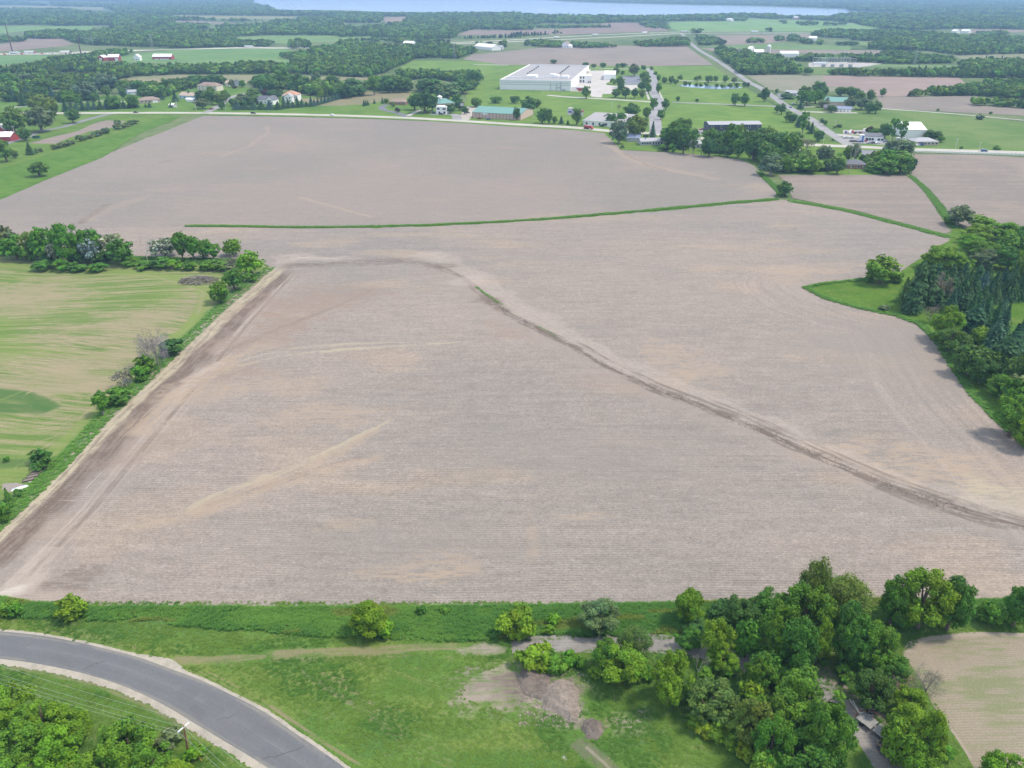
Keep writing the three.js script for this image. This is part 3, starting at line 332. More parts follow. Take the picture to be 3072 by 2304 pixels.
// ---------- roads ----------
const roadMap = new Map2(-130, 60, 100, 60, 1024, 512).fill((x, y) => { const n = fbm(x * 0.25, y * 0.25, 3), l = speck(0.28) * (0.93 + 0.14 * n); return [0.108 * l, 0.112 * l, 0.120 * l]; });
const upE = [...pts(z1, [-900, 520], [-400, 512], [0, 535], [300, 565], [620, 620], [900, 685], [1160, 755], [1400, 842], [1640, 930], [1900, 1055]), ...pts(z2, [0, 1210], [200, 1350], [450, 1520], [650, 1665], [900, 1870], [1050, 2050])], loE = [...pts(z1, [-900, 700], [-400, 712], [0, 760], [300, 800], [600, 860], [870, 935], [1100, 1020], [1350, 1140], [1600, 1290], [1850, 1440], [2100, 1590], [2350, 1760], [2600, 1960]), ...pts(z2, [550, 2150])];
const upG = smooth(ground(upE), 8), loG = smooth(ground(loE), 8);
{ const mid = (k) => upG.map((p, i) => { const q = loG[Math.min(loG.length - 1, Math.round(i / (upG.length - 1) * (loG.length - 1)))]; return [lerp(p[0], q[0], k), lerp(p[1], q[1], k)]; });
  for (const [k, w, c, a] of [[0.25, 0.45, [0.092, 0.096, 0.104], 0.35], [0.45, 0.3, [0.14, 0.144, 0.15], 0.35], [0.68, 0.5, [0.092, 0.096, 0.104], 0.4], [0.5, 0.05, [0.35, 0.35, 0.34], 0.18]]) roadMap.stroke(mid(k), w, w, c, a, 0.5, 0.5, true);
  const cr = rng(404); for (let i = 0; i < 8; i++) { const k = Math.floor(cr() * (upG.length - 3)) + 1, a = mid(cr() * 0.5)[k], b = mid(0.5 + cr() * 0.5)[Math.min(upG.length - 1, k + Math.floor((cr() - 0.5) * 5))]; const ln = []; for (let q = 0; q <= 6; q++) ln.push([lerp(a[0], b[0], q / 6) + (cr() - 0.5) * 0.6, lerp(a[1], b[1], q / 6) + (cr() - 0.5) * 0.6]); roadMap.stroke(ln, 0.07, 0.07, [0.045, 0.046, 0.05], 0.8, 0.3, 0.2, true); }
  for (let i = 0; i < 14; i++) { const p = mid(0.1 + 0.8 * cr())[Math.floor(cr() * upG.length)]; roadMap.stroke([p, [p[0] + 2 + 5 * cr(), p[1] + 1 + 2 * cr()]], 0.4 + cr(), 0.4 + cr(), cr() < 0.5 ? [0.085, 0.088, 0.095] : [0.12, 0.123, 0.13], 0.35, 0.6, 0.8, true); }
  roadMap.stroke(upG, 0.7, 0.7, [0.2, 0.19, 0.165], 0.6, 0.8, 0.8, true); roadMap.stroke(loG, 0.6, 0.6, [0.2, 0.19, 0.165], 0.5, 0.8, 0.8, true);
  const m = std([1, 1, 1], 0.88); m.map = roadMap.tex(); m.bumpMap = bumpGrass; m.bumpScale = 0.01; sheet('road', upG.concat([...loG].reverse()), 0.075, m, 'curving dark asphalt road at lower left', 'road');
  const gm = std([0.36, 0.328, 0.275], 1); gm.bumpMap = bumpGrass; gm.bumpScale = 0.06; gm.map = veg(12, 512, [0.75, 0.75, 0.75], [1, 1, 1], 0.45);
  const offset = (line, d) => line.map((p, i) => { const a = line[Math.max(0, i - 1)], b = line[Math.min(line.length - 1, i + 1)], l = Math.hypot(b[0] - a[0], b[1] - a[1]) || 1; return [p[0] + (b[1] - a[1]) / l * d, p[1] - (b[0] - a[0]) / l * d]; });
  const rag = (line, amp) => line.map(([x, z]) => [x + (fbm(x * 2.4, z * 2.4, 3) - 0.5) * amp, z + (fbm(x * 2.4 + 33, z * 2.4, 3) - 0.5) * amp]);
  const fine = (l) => smooth(l, 7);
  sheet('gravel_shoulder', fine(offset(loG, 0.3)).concat(rag(fine(offset(loG, -1.25)), 0.9).reverse()), 0.062, gm, 'pale gravel shoulder on the near side of the curving road', 'shoulder');
  sheet('gravel_shoulder', rag(fine(offset(upG, 0.6)), 0.35).concat(fine(offset(upG, -0.3)).reverse()), 0.062, gm, 'thin pale gravel shoulder on the far side of the curving road', 'shoulder');
  sheet('gravel_apron', organic(ground(pts(z1, [1020, 712], [1250, 735], [1420, 770], [1500, 830], [1560, 900], [1400, 845], [1160, 758])), 0.4, 1), 0.068, gm, 'gravel patch where a track leaves the curving road', 'shoulder');
  const lane = smooth(ground([...pts(z3, [95, 668], [300, 648], [700, 634], [1000, 630], [1380, 642], [1700, 690], [2000, 790]), ...pts(z4, [230, 960], [420, 1080], [640, 1260], [800, 1440], [930, 1640], [1010, 1850])]), 8);
  const lm = std([0.235, 0.225, 0.215], 1); lm.map = veg(14, 512, [0.7, 0.68, 0.66], [1.1, 1.08, 1.05].map((v) => v * 0.92), 0.3, 0.5); lm.bumpMap = bumpGrass; lm.bumpScale = 0.02;
  sheet('driveway', organic(ribbon(lane, 4.4, 5.4), 0.25, 1.2), 0.06, lm, 'weathered grey lane running under the trees at lower right', 'driveway');
  sheet('packed_earth', organic(ground(pts(z4, [270, 960], [500, 940], [560, 1010], [700, 1150], [830, 1240], [1000, 1340], [960, 1420], [780, 1320], [600, 1180], [300, 1060])), 0.5, 1), 0.054, std([0.175, 0.146, 0.125], 1), 'bare brown earth beside the lane under the trees', 'ground');
}
const roadM = tmat('concrete', [0.95, 0.95, 0.95]), aspM = tmat('asphaltFar');
const hw = smooth(ground([F(-300, 248), F(0, 245.5), ...pts(zA, [2212, 1440]), ...pts(zB, [1000, 1450], [2212, 1476]), ...pts(zC, [1000, 1512], [2212, 1585]), ...pts(zD, [900, 1635]), ...pts(zM, [520, 605], [1050, 640], [1700, 700]), ...pts(zN, [1100, 790], [1640, 812]), ...pts(zO, [760, 630], [1500, 650], [2212, 672], [2800, 690])]), 6);
const vergeM = tmat('grass', [1.3, 1.15, 1.4]);
sheet('highway_verge', organic(ribbon(hw, 26), 1.5, 8), 0.065, vergeM, 'grass verge of the highway', 'verge');
sheet('highway', ribbon(hw, 11), 0.09, roadM, 'pale two lane highway crossing behind the fields', 'road');
{ const wl = std([0.75, 0.74, 0.7], 0.8), ye = std([0.62, 0.45, 0.1], 0.8); const off = (d) => hw.map((p, i) => { const a = hw[Math.max(0, i - 1)], b = hw[Math.min(hw.length - 1, i + 1)], l = Math.hypot(b[0] - a[0], b[1] - a[1]) || 1; return [p[0] + (b[1] - a[1]) / l * d, p[1] - (b[0] - a[0]) / l * d]; });
  sheet('road_marking', ribbon(off(0), 0.28), 0.1, ye, 'yellow centre line of the highway', 'marking'); sheet('road_marking', ribbon(off(3.6), 0.2), 0.1, wl, 'white far edge line of the highway', 'marking'); sheet('road_marking', ribbon(off(-3.6), 0.2), 0.1, wl, 'white near edge line of the highway', 'marking'); }
const county = smooth(ground([...pts(zN, [1480, 790], [1400, 740], [1160, 585], [1010, 470], [850, 385], [680, 290], [480, 150], [330, 50]), ...pts(zE, [900, 1060], [740, 950], [560, 830], [400, 730], [260, 650], [170, 580], [115, 525], [60, 470], [20, 430])]), 5);
sheet('county_road', ribbon(county, 9, 9), 0.1, aspM, 'grey county road running straight to the overpass', 'road');
const street = smooth(ground([...pts(zM, [1140, 640], [1135, 560], [1130, 470], [1120, 400], [1160, 330], [1195, 265], [1170, 210], [1115, 140], [1105, 70]), ...pts(zD, [1840, 1030], [1805, 940], [1760, 880]), ...pts(zD, [1700, 872])]), 6);
sheet('street', ribbon(street, 11, 9), 0.1, tmat('asphaltFar', [1.05, 1.05, 1.1]), 'grey street curving past the warehouse', 'road');
const path = (name, line, w, m, label, y = 0.08) => sheet(name, ribbon(smooth(ground(line), 5), w), y, m, label, 'path');
path('kerb_path', pts(zD, [1740, 1080], [1745, 1180], [1775, 1270]), 2.4, roadM, 'pale footpath left of the street'); path('kerb_path', pts(zD, [1900, 1170], [1940, 1250], [1960, 1300]), 2.2, roadM, 'pale footpath right of the street');
path('park_drive', [...pts(zE, [-100, 1305], [500, 1328], [1240, 1358]), ...pts(zE, [1330, 1362])], 7, aspM, 'grey drive across the park lawn', 0.084);
path('park_drive', pts(zD, [480, 1215], [700, 1235], [1100, 1258], [1790, 1300], [1900, 1310]), 8, roadM, 'pale drive below the loading yard', 0.084);
path('park_drive', pts(zE, [-150, 1020], [200, 1035], [500, 1045], [850, 1055]), 6, roadM, 'pale drive beside the pond', 0.084);
path('service_road', [...pts(zC, [1700, 822], [2150, 832])], 7, roadM, 'pale service road left of the warehouse', 0.084);
path('service_road', pts(zD, [940, 865], [1520, 880]), 7, roadM, 'pale service road behind the loading yard', 0.084);
path('gravel_track', [...pts(zF, [360, 1385], [1150, 1440], [2212, 1535], [2600, 1570])], 4.5, roadM, 'white gravel track across the right pasture', 0.084);
path('field_track', pts(zB, [-500, 800], [200, 795], [1000, 770], [1430, 755]), 4, tmat('hay', [1.2, 1.2, 1.1]), 'pale track across the green field', 0.07);
path('farm_drive', pts(zA2, [1430, 170], [1150, 240], [800, 345], [520, 400], [300, 490], [60, 560]), 7, tmat('asphaltFar', [0.75, 0.78, 0.8]), 'grey farm drive curving from the highway to the red barns', 0.084);
path('side_street', pts(zB, [430, 1450], [560, 1390], [640, 1340], [760, 1250], [960, 1190]), 8, aspM, 'side street turning off the highway between the houses', 0.095);
path('house_drive', pts(zC, [870, 1490], [720, 1440], [560, 1400], [530, 1370], [600, 1335]), 7, tmat('asphaltFar', [0.6, 0.62, 0.72]), 'dark driveway looping to the ranch house', 0.084);
path('house_drive', pts(zC, [870, 1480], [960, 1435], [1030, 1405]), 5, roadM, 'pale driveway beside the highway pole', 0.088);
path('access_road', [...pts(zC, [1500, 1530], [1440, 1460], [1200, 1460]), ...pts(zC, [1170, 1465])], 9, aspM, 'grey access road to the white house', 0.092);
path('access_road', pts(zC, [1560, 1530], [1640, 1440], [1700, 1360]), 13, tmat('concrete', [0.95, 0.9, 0.86]), 'gravel access beside the green roofed storage building', 0.088);
path('house_drive', pts(zN, [900, 300], [1500, 300]), 6, roadM, 'pale drive to the green roofed barn', 0.088); path('house_drive', pts(zN, [880, 360], [1200, 372], [1580, 378]), 7, roadM, 'pale drive to the low grey house', 0.088);
path('house_drive', pts(zN, [1260, 650], [1450, 668], [1640, 690]), 10, roadM, 'pale gravel strip of the car yard', 0.088);
path('service_road', [...pts(zA, [160, 1370], [400, 1350], [700, 1330], [1300, 1290]), ...pts(zA, [1600, 1300])], 6, roadM, 'pale lane through the houses at far left', 0.07);
parcel('car_yard', zN, [[1380, 700], [1650, 690], [1960, 740], [1960, 790], [1500, 760]], 'asphaltFar', [1, 1, 1], 'asphalt yard of the car dealer', 0.085, 'yard', 0.3);
parcel('car_yard', zN, [[1400, 600], [1690, 600], [1690, 660], [1400, 650]], 'concrete', [0.95, 0.92, 0.9], 'gravel row behind the car dealer', 0.085, 'yard', 0.3);
parcel('loading_yard', zD, [[840, 905], [1200, 900], [1350, 925], [1350, 1020], [1230, 1060], [1230, 1085], [1370, 1100], [1370, 1195], [1180, 1200], [1170, 1245], [1040, 1235], [1000, 1170], [780, 1165], [800, 1050]], 'concrete', [1.05, 1.03, 1.05], 'pale concrete loading yard beside the warehouse', 0.09, 'yard', 0.2);
parcel('parking_lot', zD, [[1430, 970], [1650, 962], [1680, 1080], [1460, 1082]], 'asphaltFar', [0.7, 0.74, 0.85], 'dark parking lot between trees', 0.09, 'parking', 0.2);
parcel('parking_lot', zD, [[1460, 1088], [1640, 1086], [1620, 1150], [1470, 1150]], 'concrete', [1.05, 1.03, 1.03], 'pale parking lot between trees', 0.092, 'parking', 0.2);
parcel('parking_lot', zD, [[730, 1395], [940, 1400], [930, 1490], [735, 1465]], 'asphaltFar', [0.7, 0.72, 0.78], 'small parking lot left of the flat roofed office', 0.09, 'parking', 0.2);
parcel('parking_lot', zM, [[1590, 590], [1760, 580], [1800, 650], [1640, 660], [1400, 700], [1250, 690]], 'concrete', [1, 0.98, 1], 'pale forecourt of the navy building', 0.09, 'parking', 0.3);
parcel('parking_lot', zN, [[1620, 830], [1860, 850], [1860, 930], [1640, 920]], 'asphaltFar', [0.75, 0.78, 0.85], 'asphalt yard below the highway junction', 0.06, 'parking', 0.3);
parcel('parking_lot', zN, [[540, 130], [640, 125], [700, 215], [600, 190]], 'asphaltFar', [0.75, 0.77, 0.85], 'small parking lot on the county road', 0.09, 'parking', 0.3);
// motorway, two carriageways
const mwA = smooth(ground([...pts(zA, [-500, 690], [0, 683], [900, 672], [1150, 655], [2212, 632]), ...pts(zB, [550, 616], [1000, 606], [1510, 606], [1950, 597]), ...pts(zC, [1560, 540], [1950, 522]), ...pts(zD, [370, 490], [700, 470], [1300, 440], [1700, 425], [2212, 408]), ...pts(zE, [500, 408], [1000, 412], [1650, 420]), ...pts(zF, [0, 440])]), 4);
sheet('motorway', ribbon(mwA, 13), 0.1, tmat('concrete', [1.4, 1.38, 1.35]), 'far carriageway of the pale motorway', 'road');
const mwB = smooth(ground([...pts(zA, [-500, 702], [0, 696], [900, 686], [1150, 668]), ...pts(zB, [0, 634], [1000, 613], [1510, 618]), ...pts(zC, [1560, 556], [2150, 535]), ...pts(zD, [360, 515], [720, 502], [1400, 468], [1900, 442], [2212, 428]), ...pts(zE, [500, 432], [1000, 430], [1650, 435])]), 4);
sheet('motorway', ribbon(mwB, 13), 0.1, tmat('concrete', [1.4, 1.38, 1.35]), 'near carriageway of the pale motorway', 'road');
// ---------- trees ----------
// foliage: many small leaf sprays spread over clumps through the crown; the crown spans -1..1 round (0, k, 0), the foot is at 0
function sprays(n) { return { p: new Float32Array(n * 18), nn: new Float32Array(n * 18), c: new Float32Array(n * 18), i: 0 }; }
const _u = new THREE.Vector3(), _v = new THREE.Vector3(), _n = new THREE.Vector3();
function spray(S, x, y, z, nx, ny, nz, a, b, ang, col) {
  _n.set(nx, ny, nz).normalize(); _u.set(Math.abs(_n.y) < 0.9 ? 0 : 1, Math.abs(_n.y) < 0.9 ? 1 : 0, 0).cross(_n).normalize(); _v.crossVectors(_n, _u);
  const c = Math.cos(ang), s = Math.sin(ang), ux = (_u.x * c + _v.x * s) * a, uy = (_u.y * c + _v.y * s) * a, uz = (_u.z * c + _v.z * s) * a, vx = (-_u.x * s + _v.x * c) * b, vy = (-_u.y * s + _v.y * c) * b, vz = (-_u.z * s + _v.z * c) * b;
  const P = [x + ux, y + uy, z + uz, x + vx, y + vy, z + vz, x - ux, y - uy, z - uz, x + ux, y + uy, z + uz, x - ux, y - uy, z - uz, x - vx, y - vy, z - vz];
  const o = S.i * 18; for (let k = 0; k < 18; k += 3) { S.p[o + k] = P[k]; S.p[o + k + 1] = P[k + 1]; S.p[o + k + 2] = P[k + 2]; S.nn[o + k] = _n.x; S.nn[o + k + 1] = _n.y; S.nn[o + k + 2] = _n.z; S.c[o + k] = col[0]; S.c[o + k + 1] = col[1]; S.c[o + k + 2] = col[2]; } S.i++;
}
function sprayGeo(S) { const g = new THREE.BufferGeometry(), m = S.i * 18; g.setAttribute('position', new THREE.BufferAttribute(S.p.slice(0, m), 3)); g.setAttribute('normal', new THREE.BufferAttribute(S.nn.slice(0, m), 3)); g.setAttribute('color', new THREE.BufferAttribute(S.c.slice(0, m), 3)); return g; }
function crown(seed, o) { // o: k, clumps, n sprays, leaf size, cr clump radius, shape
  const r = rng(seed), C = [], sh = o.shape ?? 'round'; let tries = 0;
  while (C.length < o.clumps && tries++ < 4000) {
    const y = r() * 2 - 1, a = r() * Math.PI * 2, q = Math.sqrt(1 - y * y), rad = Math.pow(r(), 0.38);
    let X = q * Math.cos(a) * rad, Y = y * rad, Z = q * Math.sin(a) * rad; const cr = o.cr * (0.55 + 0.95 * r() * r());
    const prof = sh === 'tall' ? 1 - 0.45 * Math.max(0, Y) - 0.1 : sh === 'vase' ? 0.72 + 0.3 * Y : sh === 'dome' ? (Y < 0 ? 1 : 1) : sh === 'pear' ? 0.95 - 0.28 * Y : 1; X *= prof * (1 - cr * 0.9); Z *= prof * (1 - cr * 0.9); Y *= 1 - cr * 0.85;
    if (rad < 0.45 && C.length > 4) continue; if (C.some((c) => Math.hypot(c[0] - X, c[1] - Y, c[2] - Z) < o.cr * 0.62)) continue; C.push([X, Y, Z, cr, 0.8 + 0.45 * r(), r()]);
  }
  const S = sprays(o.n), tot = C.reduce((s, c) => s + c[3] * c[3], 0);
  for (const [X, Y, Z, cr, li, hu] of C) {
    const n = Math.floor(o.n * cr * cr / tot), ol = Math.hypot(X, Y, Z) + 1e-6;
    for (let i = 0; i < n; i++) {
      let y = r() * 2 - 1; const a = r() * Math.PI * 2; let q = Math.sqrt(1 - y * y), dx = q * Math.cos(a), dz = q * Math.sin(a);
      if (y < -0.2 && r() < 0.55) y = -y; if (dx * X + y * Y + dz * Z < -0.3 * ol && r() < 0.6) { dx = -dx; dz = -dz; }
      const rr = cr * (0.6 + 0.5 * Math.pow(r(), 0.7) + (r() < 0.16 ? 0.4 * r() : 0)) * (1 + 0.6 * (vn(dx * 3 + 20 + X * 9, y * 3 + dz * 3 + 20) - 0.5)), px = X + dx * rr, py = Y + y * rr * 0.86, pz = Z + dz * rr;
      const L = o.leaf * (0.55 + 0.8 * r()), j = o.jit ?? 0.75, v = li * (0.82 + 0.36 * r());
      const col = r() < (o.flower ?? 0) * (Y > -0.5 ? 1 : 0.4) ? [3.3, 2.5, 4.8] : [v * (1 + 0.25 * (hu - 0.4)), v, v * (1 - 0.3 * (hu - 0.4))];
      spray(S, px, o.k + py, pz, dx + (r() - 0.5) * 2 * j, y + 0.25 + (r() - 0.5) * 2 * j, dz + (r() - 0.5) * 2 * j, L, L * (o.nar ?? 0.6), r() * 6.28, col);
    }
  }
  return { geo: sprayGeo(S), C };
}
function limbs(seed, k, C, tr = 0.07, n = 6, hollow = 0) {
  const r = rng(seed + 9), g = [], fork = k * (0.45 + 0.2 * r()), lean = (r() - 0.5) * 0.15; g.push(rod([0, -0.02, 0], [lean, fork, lean * 0.5], tr * 1.25, tr * 0.85, 7)); g.push(rod([lean, fork - 0.02, lean * 0.5], [lean * 1.6, k + 0.35, 0], tr * 0.85, tr * 0.25, 6));
  const top = [...C].sort(() => r() - 0.5).slice(0, n); for (const c of top) { const s = fork * (0.85 + 0.3 * r()), m = [lean + c[0] * 0.45, (s + k + c[1]) / 2 - 0.06, c[2] * 0.45]; g.push(rod([lean, s, lean * 0.5], m, tr * 0.5, tr * 0.34, 5), rod(m, [c[0] * 0.95, k + c[1], c[2] * 0.95], tr * 0.34, tr * 0.12, 5)); }
  return merge(g);
}
function conifer(seed, tiers, per, leaf, pine) { // crown 0.08..2 on a straight stem
  const r = rng(seed), S = sprays(tiers * per * 4 + 60), k = 1;
  for (let t = 0; t < tiers; t++) {
    const f = t / (tiers - 1), y = 0.10 + 1.82 * f, R = pine ? (0.95 - 0.75 * Math.pow(f, 2.2)) * (0.7 + 0.5 * r()) : (1 - f) * 0.97 + 0.05, n = Math.max(4, Math.round(per * (0.35 + 0.65 * R)));
    for (let i = 0; i < n; i++) { const a = (i + r()) / n * 6.283, q = R * (0.72 + 0.35 * r()), droop = pine ? 0.02 : 0.10 * q, v = 0.75 + 0.5 * r(); for (let s = 1; s <= 4; s++) { const u = (s - 0.4 * r()) / 4, px = Math.cos(a) * q * u, pz = Math.sin(a) * q * u, py = y - droop * u * u * 1.6 + (pine ? 0.12 * u * r() : 0.02 * r()); spray(S, px, py, pz, Math.cos(a) * 0.55 + (r() - 0.5) * 0.7, 0.8 + (r() - 0.5) * 0.5, Math.sin(a) * 0.55 + (r() - 0.5) * 0.7, leaf * (0.7 + 0.6 * r()), leaf * 0.55, r() * 6.28, [v, v, v * (0.9 + 0.2 * r())]); } }
  }
  return { geo: sprayGeo(S), trunk: rod([0, -0.02, 0], [0, 1.85, 0], 0.06, 0.012, 6) };
}
function bareTree(seed, depth = 5, spread = 0.6, upright = 0.5, rad0 = 0.045) {
  const r = rng(seed), g = []; (function grow(p, d, len, rad, n) { const e = [p[0] + d[0] * len, p[1] + d[1] * len, p[2] + d[2] * len]; g.push(rod(p, e, rad, rad * 0.66, n > 3 ? 5 : 3)); if (n <= 0) return; const m = n > 3 ? 3 : 2 + (r() > 0.5 ? 1 : 0); for (let i = 0; i < m; i++) { const q = [d[0] + (r() - 0.5) * 2 * spread, d[1] + (r() - 0.5) * spread + upright * 0.3, d[2] + (r() - 0.5) * 2 * spread], l = Math.hypot(...q); grow(e, q.map((v) => v / l), len * (0.62 + 0.22 * r()), rad * 0.62, n - 1); } })([0, 0, 0], [0, 1, 0], 0.62, rad0, depth);
  const m = merge(g); m.computeBoundingBox(); const b = m.boundingBox, s = 2 / b.max.y, w = 2 / Math.max(b.max.x - b.min.x, b.max.z - b.min.z); m.scale(w, s, w); return m;
}
// shapes: [hi, mid] of each habit
const PROTO = {};
function proto(name, k, mk) { PROTO[name] = { k, v: mk }; }
const broad = (seed, o, tr = 0.07) => { const c = crown(seed, o); return { geo: c.geo, trunk: limbs(seed, o.k, c.C, tr) }; };
for (const [name, k, shape, tr] of [['round', 1.08, 'round', 0.07], ['pear', 1.04, 'pear', 0.06], ['tall', 1.1, 'tall', 0.06], ['vase', 1.3, 'vase', 0.06], ['oak', 1.1, 'dome', 0.09]])
  PROTO[name] = { k, hi: [0, 1].map((i) => broad(name.length * 31 + i * 7 + 3, { k, clumps: shape === 'dome' ? 66 : 56, n: 11500, leaf: 0.047, cr: shape === 'dome' ? 0.225 : 0.25, shape }, tr)), mid: [0, 1, 2].map((i) => broad(name.length * 17 + i * 5 + 1, { k, clumps: 30, n: 1400, leaf: 0.115, cr: 0.37, shape }, tr)) };
PROTO.willow = { k: 1.2, hi: [0, 1].map((i) => broad(71 + i, { k: 1.2, clumps: 44, n: 11500, leaf: 0.05, cr: 0.27, shape: 'tall', nar: 0.28, jit: 1.1 }, 0.06)) }; PROTO.willow.mid = [broad(75, { k: 1.2, clumps: 24, n: 1500, leaf: 0.13, cr: 0.3, shape: 'tall', nar: 0.35, jit: 1 }, 0.06)];
PROTO.flower = { k: 1.3, mid: [0, 1].map((i) => broad(81 + i, { k: 1.3, clumps: 24, n: 2200, leaf: 0.09, cr: 0.3, shape: 'round', flower: 0.42 }, 0.06)) }; PROTO.flower.hi = PROTO.flower.mid;
PROTO.sparse = { k: 1.35, mid: [0, 1].map((i) => broad(91 + i, { k: 1.35, clumps: 20, n: 800, leaf: 0.11, cr: 0.26, shape: 'vase' }, 0.07)) }; PROTO.sparse.hi = PROTO.sparse.mid;
const bushy = (seed, n, leaf, clumps) => { const c = crown(seed, { k: 0.86, clumps, n, leaf, cr: 0.38, shape: 'round' }); return { geo: c.geo, trunk: limbs(seed, 0.7, c.C, 0.035, 5) }; };
PROTO.bush = { k: 0.86, hi: [0, 1].map((i) => bushy(101 + i, 3600, 0.095, 20)), mid: [0, 1, 2].map((i) => bushy(111 + i, 620, 0.17, 12)) };
PROTO.spruce = { k: 1, hi: [conifer(121, 17, 24, 0.15)], mid: [0, 1].map((i) => conifer(123 + i, 15, 20, 0.135)) };
PROTO.pine = { k: 1, hi: [conifer(131, 12, 26, 0.19, true)], mid: [0, 1].map((i) => conifer(133 + i, 12, 20, 0.17, true)) };
const bareV = [0, 1].map((i) => ({ trunk: bareTree(141 + i * 3), geo: crown(145 + i, { k: 1.12, clumps: 26, n: 1500, leaf: 0.17, cr: 0.3, shape: 'round', nar: 0.035, jit: 1.6 }).geo, twig: true })), deadV = [{ trunk: bareTree(151, 5, 0.42, 0.9, 0.02) }];
PROTO.bare = { k: 1, hi: bareV, mid: bareV }; PROTO.dead = { k: 1, hi: deadV, mid: deadV };
PROTO.haze = { k: 1, mid: [0, 1].map((i) => { const c = crown(161 + i, { k: 1.05, clumps: 18, n: 420, leaf: 0.08, cr: 0.34, shape: 'round' }); return { geo: c.geo, trunk: bareTree(165 + i) }; }) }; PROTO.haze.hi = PROTO.haze.mid;

const leafMat = (rgb, tr = 0.28) => { const m = new THREE.MeshPhysicalMaterial({ roughness: 0.8, side: THREE.DoubleSide, vertexColors: true, transmission: tr, thickness: 0, specularIntensity: 0.25 }); m.color.setRGB(...rgb); return m; };
const LEAF = { lime: leafMat([0.132, 0.262, 0.018]), green: leafMat([0.086, 0.208, 0.020]), mid: leafMat([0.092, 0.196, 0.034]), dark: leafMat([0.058, 0.140, 0.026]), olive: leafMat([0.128, 0.208, 0.036]), gray: leafMat([0.125, 0.188, 0.085]), yellow: leafMat([0.165, 0.275, 0.020]), spruce: leafMat([0.040, 0.100, 0.036], 0.12), blue: leafMat([0.058, 0.118, 0.075], 0.12), red: leafMat([0.060, 0.030, 0.030], 0.2), dry: leafMat([0.16, 0.15, 0.10]), twig: leafMat([0.22, 0.19, 0.17], 0) };
const LEAFV = {}; for (const k in LEAF) LEAFV[k] = [[1, 1, 1], [0.82, 0.93, 1.2], [1.12, 1.02, 0.9], [0.92, 1.06, 0.9]].map((t) => { const m = LEAF[k].clone(); m.color.setRGB(LEAF[k].color.r * t[0], LEAF[k].color.g * t[1], LEAF[k].color.b * t[2]); return m; });
const BARK = { brown: std([0.11, 0.085, 0.062], 1), grey: std([0.24, 0.21, 0.185], 1), pale: std([0.42, 0.39, 0.35], 1) };
const TRIS = { n: 0 }, far = [[], [], [], []], farR = rng(909);
const treeR = rng(4242);
const KIND = { // habit, foliage, bark, everyday words
  lime: ['round', 'lime', 'brown', 'bright green'], limeP: ['pear', 'lime', 'brown', 'bright green'], limeO: ['oak', 'lime', 'brown', 'wide bright green'], green: ['oak', 'green', 'brown', 'full green'], greenT: ['tall', 'green', 'brown', 'tall green'], greenR: ['round', 'green', 'brown', 'rounded green'], mid: ['round', 'mid', 'brown', 'mid green'], midO: ['oak', 'mid', 'brown', 'broad mid green'], dark: ['oak', 'dark', 'brown', 'dark green'], darkR: ['round', 'dark', 'brown', 'rounded dark green'], olive: ['oak', 'olive', 'brown', 'olive green'], oliveR: ['round', 'olive', 'brown', 'olive green'], gray: ['oak', 'gray', 'grey', 'grey green'], grayR: ['round', 'gray', 'grey', 'rounded grey green'], willow: ['willow', 'olive', 'brown', 'feathery pale green'], vase: ['vase', 'green', 'brown', 'slender green'], sparse: ['sparse', 'green', 'grey', 'thin leaved'], flower: ['flower', 'gray', 'grey', 'white blossoming'], bush: ['bush', 'green', 'brown', 'green'], bushL: ['bush', 'lime', 'brown', 'bright green'], bushD: ['bush', 'dark', 'brown', 'dark green'], bushG: ['bush', 'gray', 'brown', 'grey green'], bushY: ['bush', 'yellow', 'brown', 'yellow green'], bushR: ['bush', 'red', 'brown', 'purple leaved'], spruce: ['spruce', 'spruce', 'brown', 'dark spruce'], blue: ['spruce', 'blue', 'brown', 'blue green spruce'], pine: ['pine', 'spruce', 'brown', 'dark pine'], cedar: ['spruce', 'mid', 'brown', 'narrow green cedar'], bare: ['bare', 'twig', 'grey', 'leafless grey'], dead: ['dead', null, 'pale', 'dead white stemmed'], haze: ['haze', 'dry', 'grey', 'thin budding grey'],
};
const isBush = (h) => h === 'bush';
function putTree(x, z, r, rv, kind, label, group, hi) {
  const [habit, leaf, bark] = KIND[kind], P = PROTO[habit], list = hi ? P.hi : P.mid, v = list[Math.floor(treeR() * list.length)];
  const nm = isBush(habit) ? 'shrub' : habit === 'spruce' ? 'spruce_tree' : habit === 'pine' ? 'pine_tree' : habit === 'dead' || habit === 'bare' ? 'bare_tree' : 'broadleaf_tree';
  const o = base(nm, x, z, treeR() * 6.283, 0); o.scale.set(r, rv, r * (0.92 + 0.16 * treeR()));
  mesh(v.geo ? (isBush(habit) ? 'stems' : 'trunk') : 'branches', v.trunk, BARK[bark], o); if (v.geo) { mesh(isBush(habit) ? 'foliage' : v.twig ? 'twigs' : 'crown', v.geo, LEAFV[leaf][Math.floor(treeR() * 4)], o); TRIS.n += v.geo.attributes.position.count / 3; } TRIS.n += v.trunk.attributes.position.count / 3;
  tag(o, label, isBush(habit) ? 'shrub' : 'tree', group); return o;
}
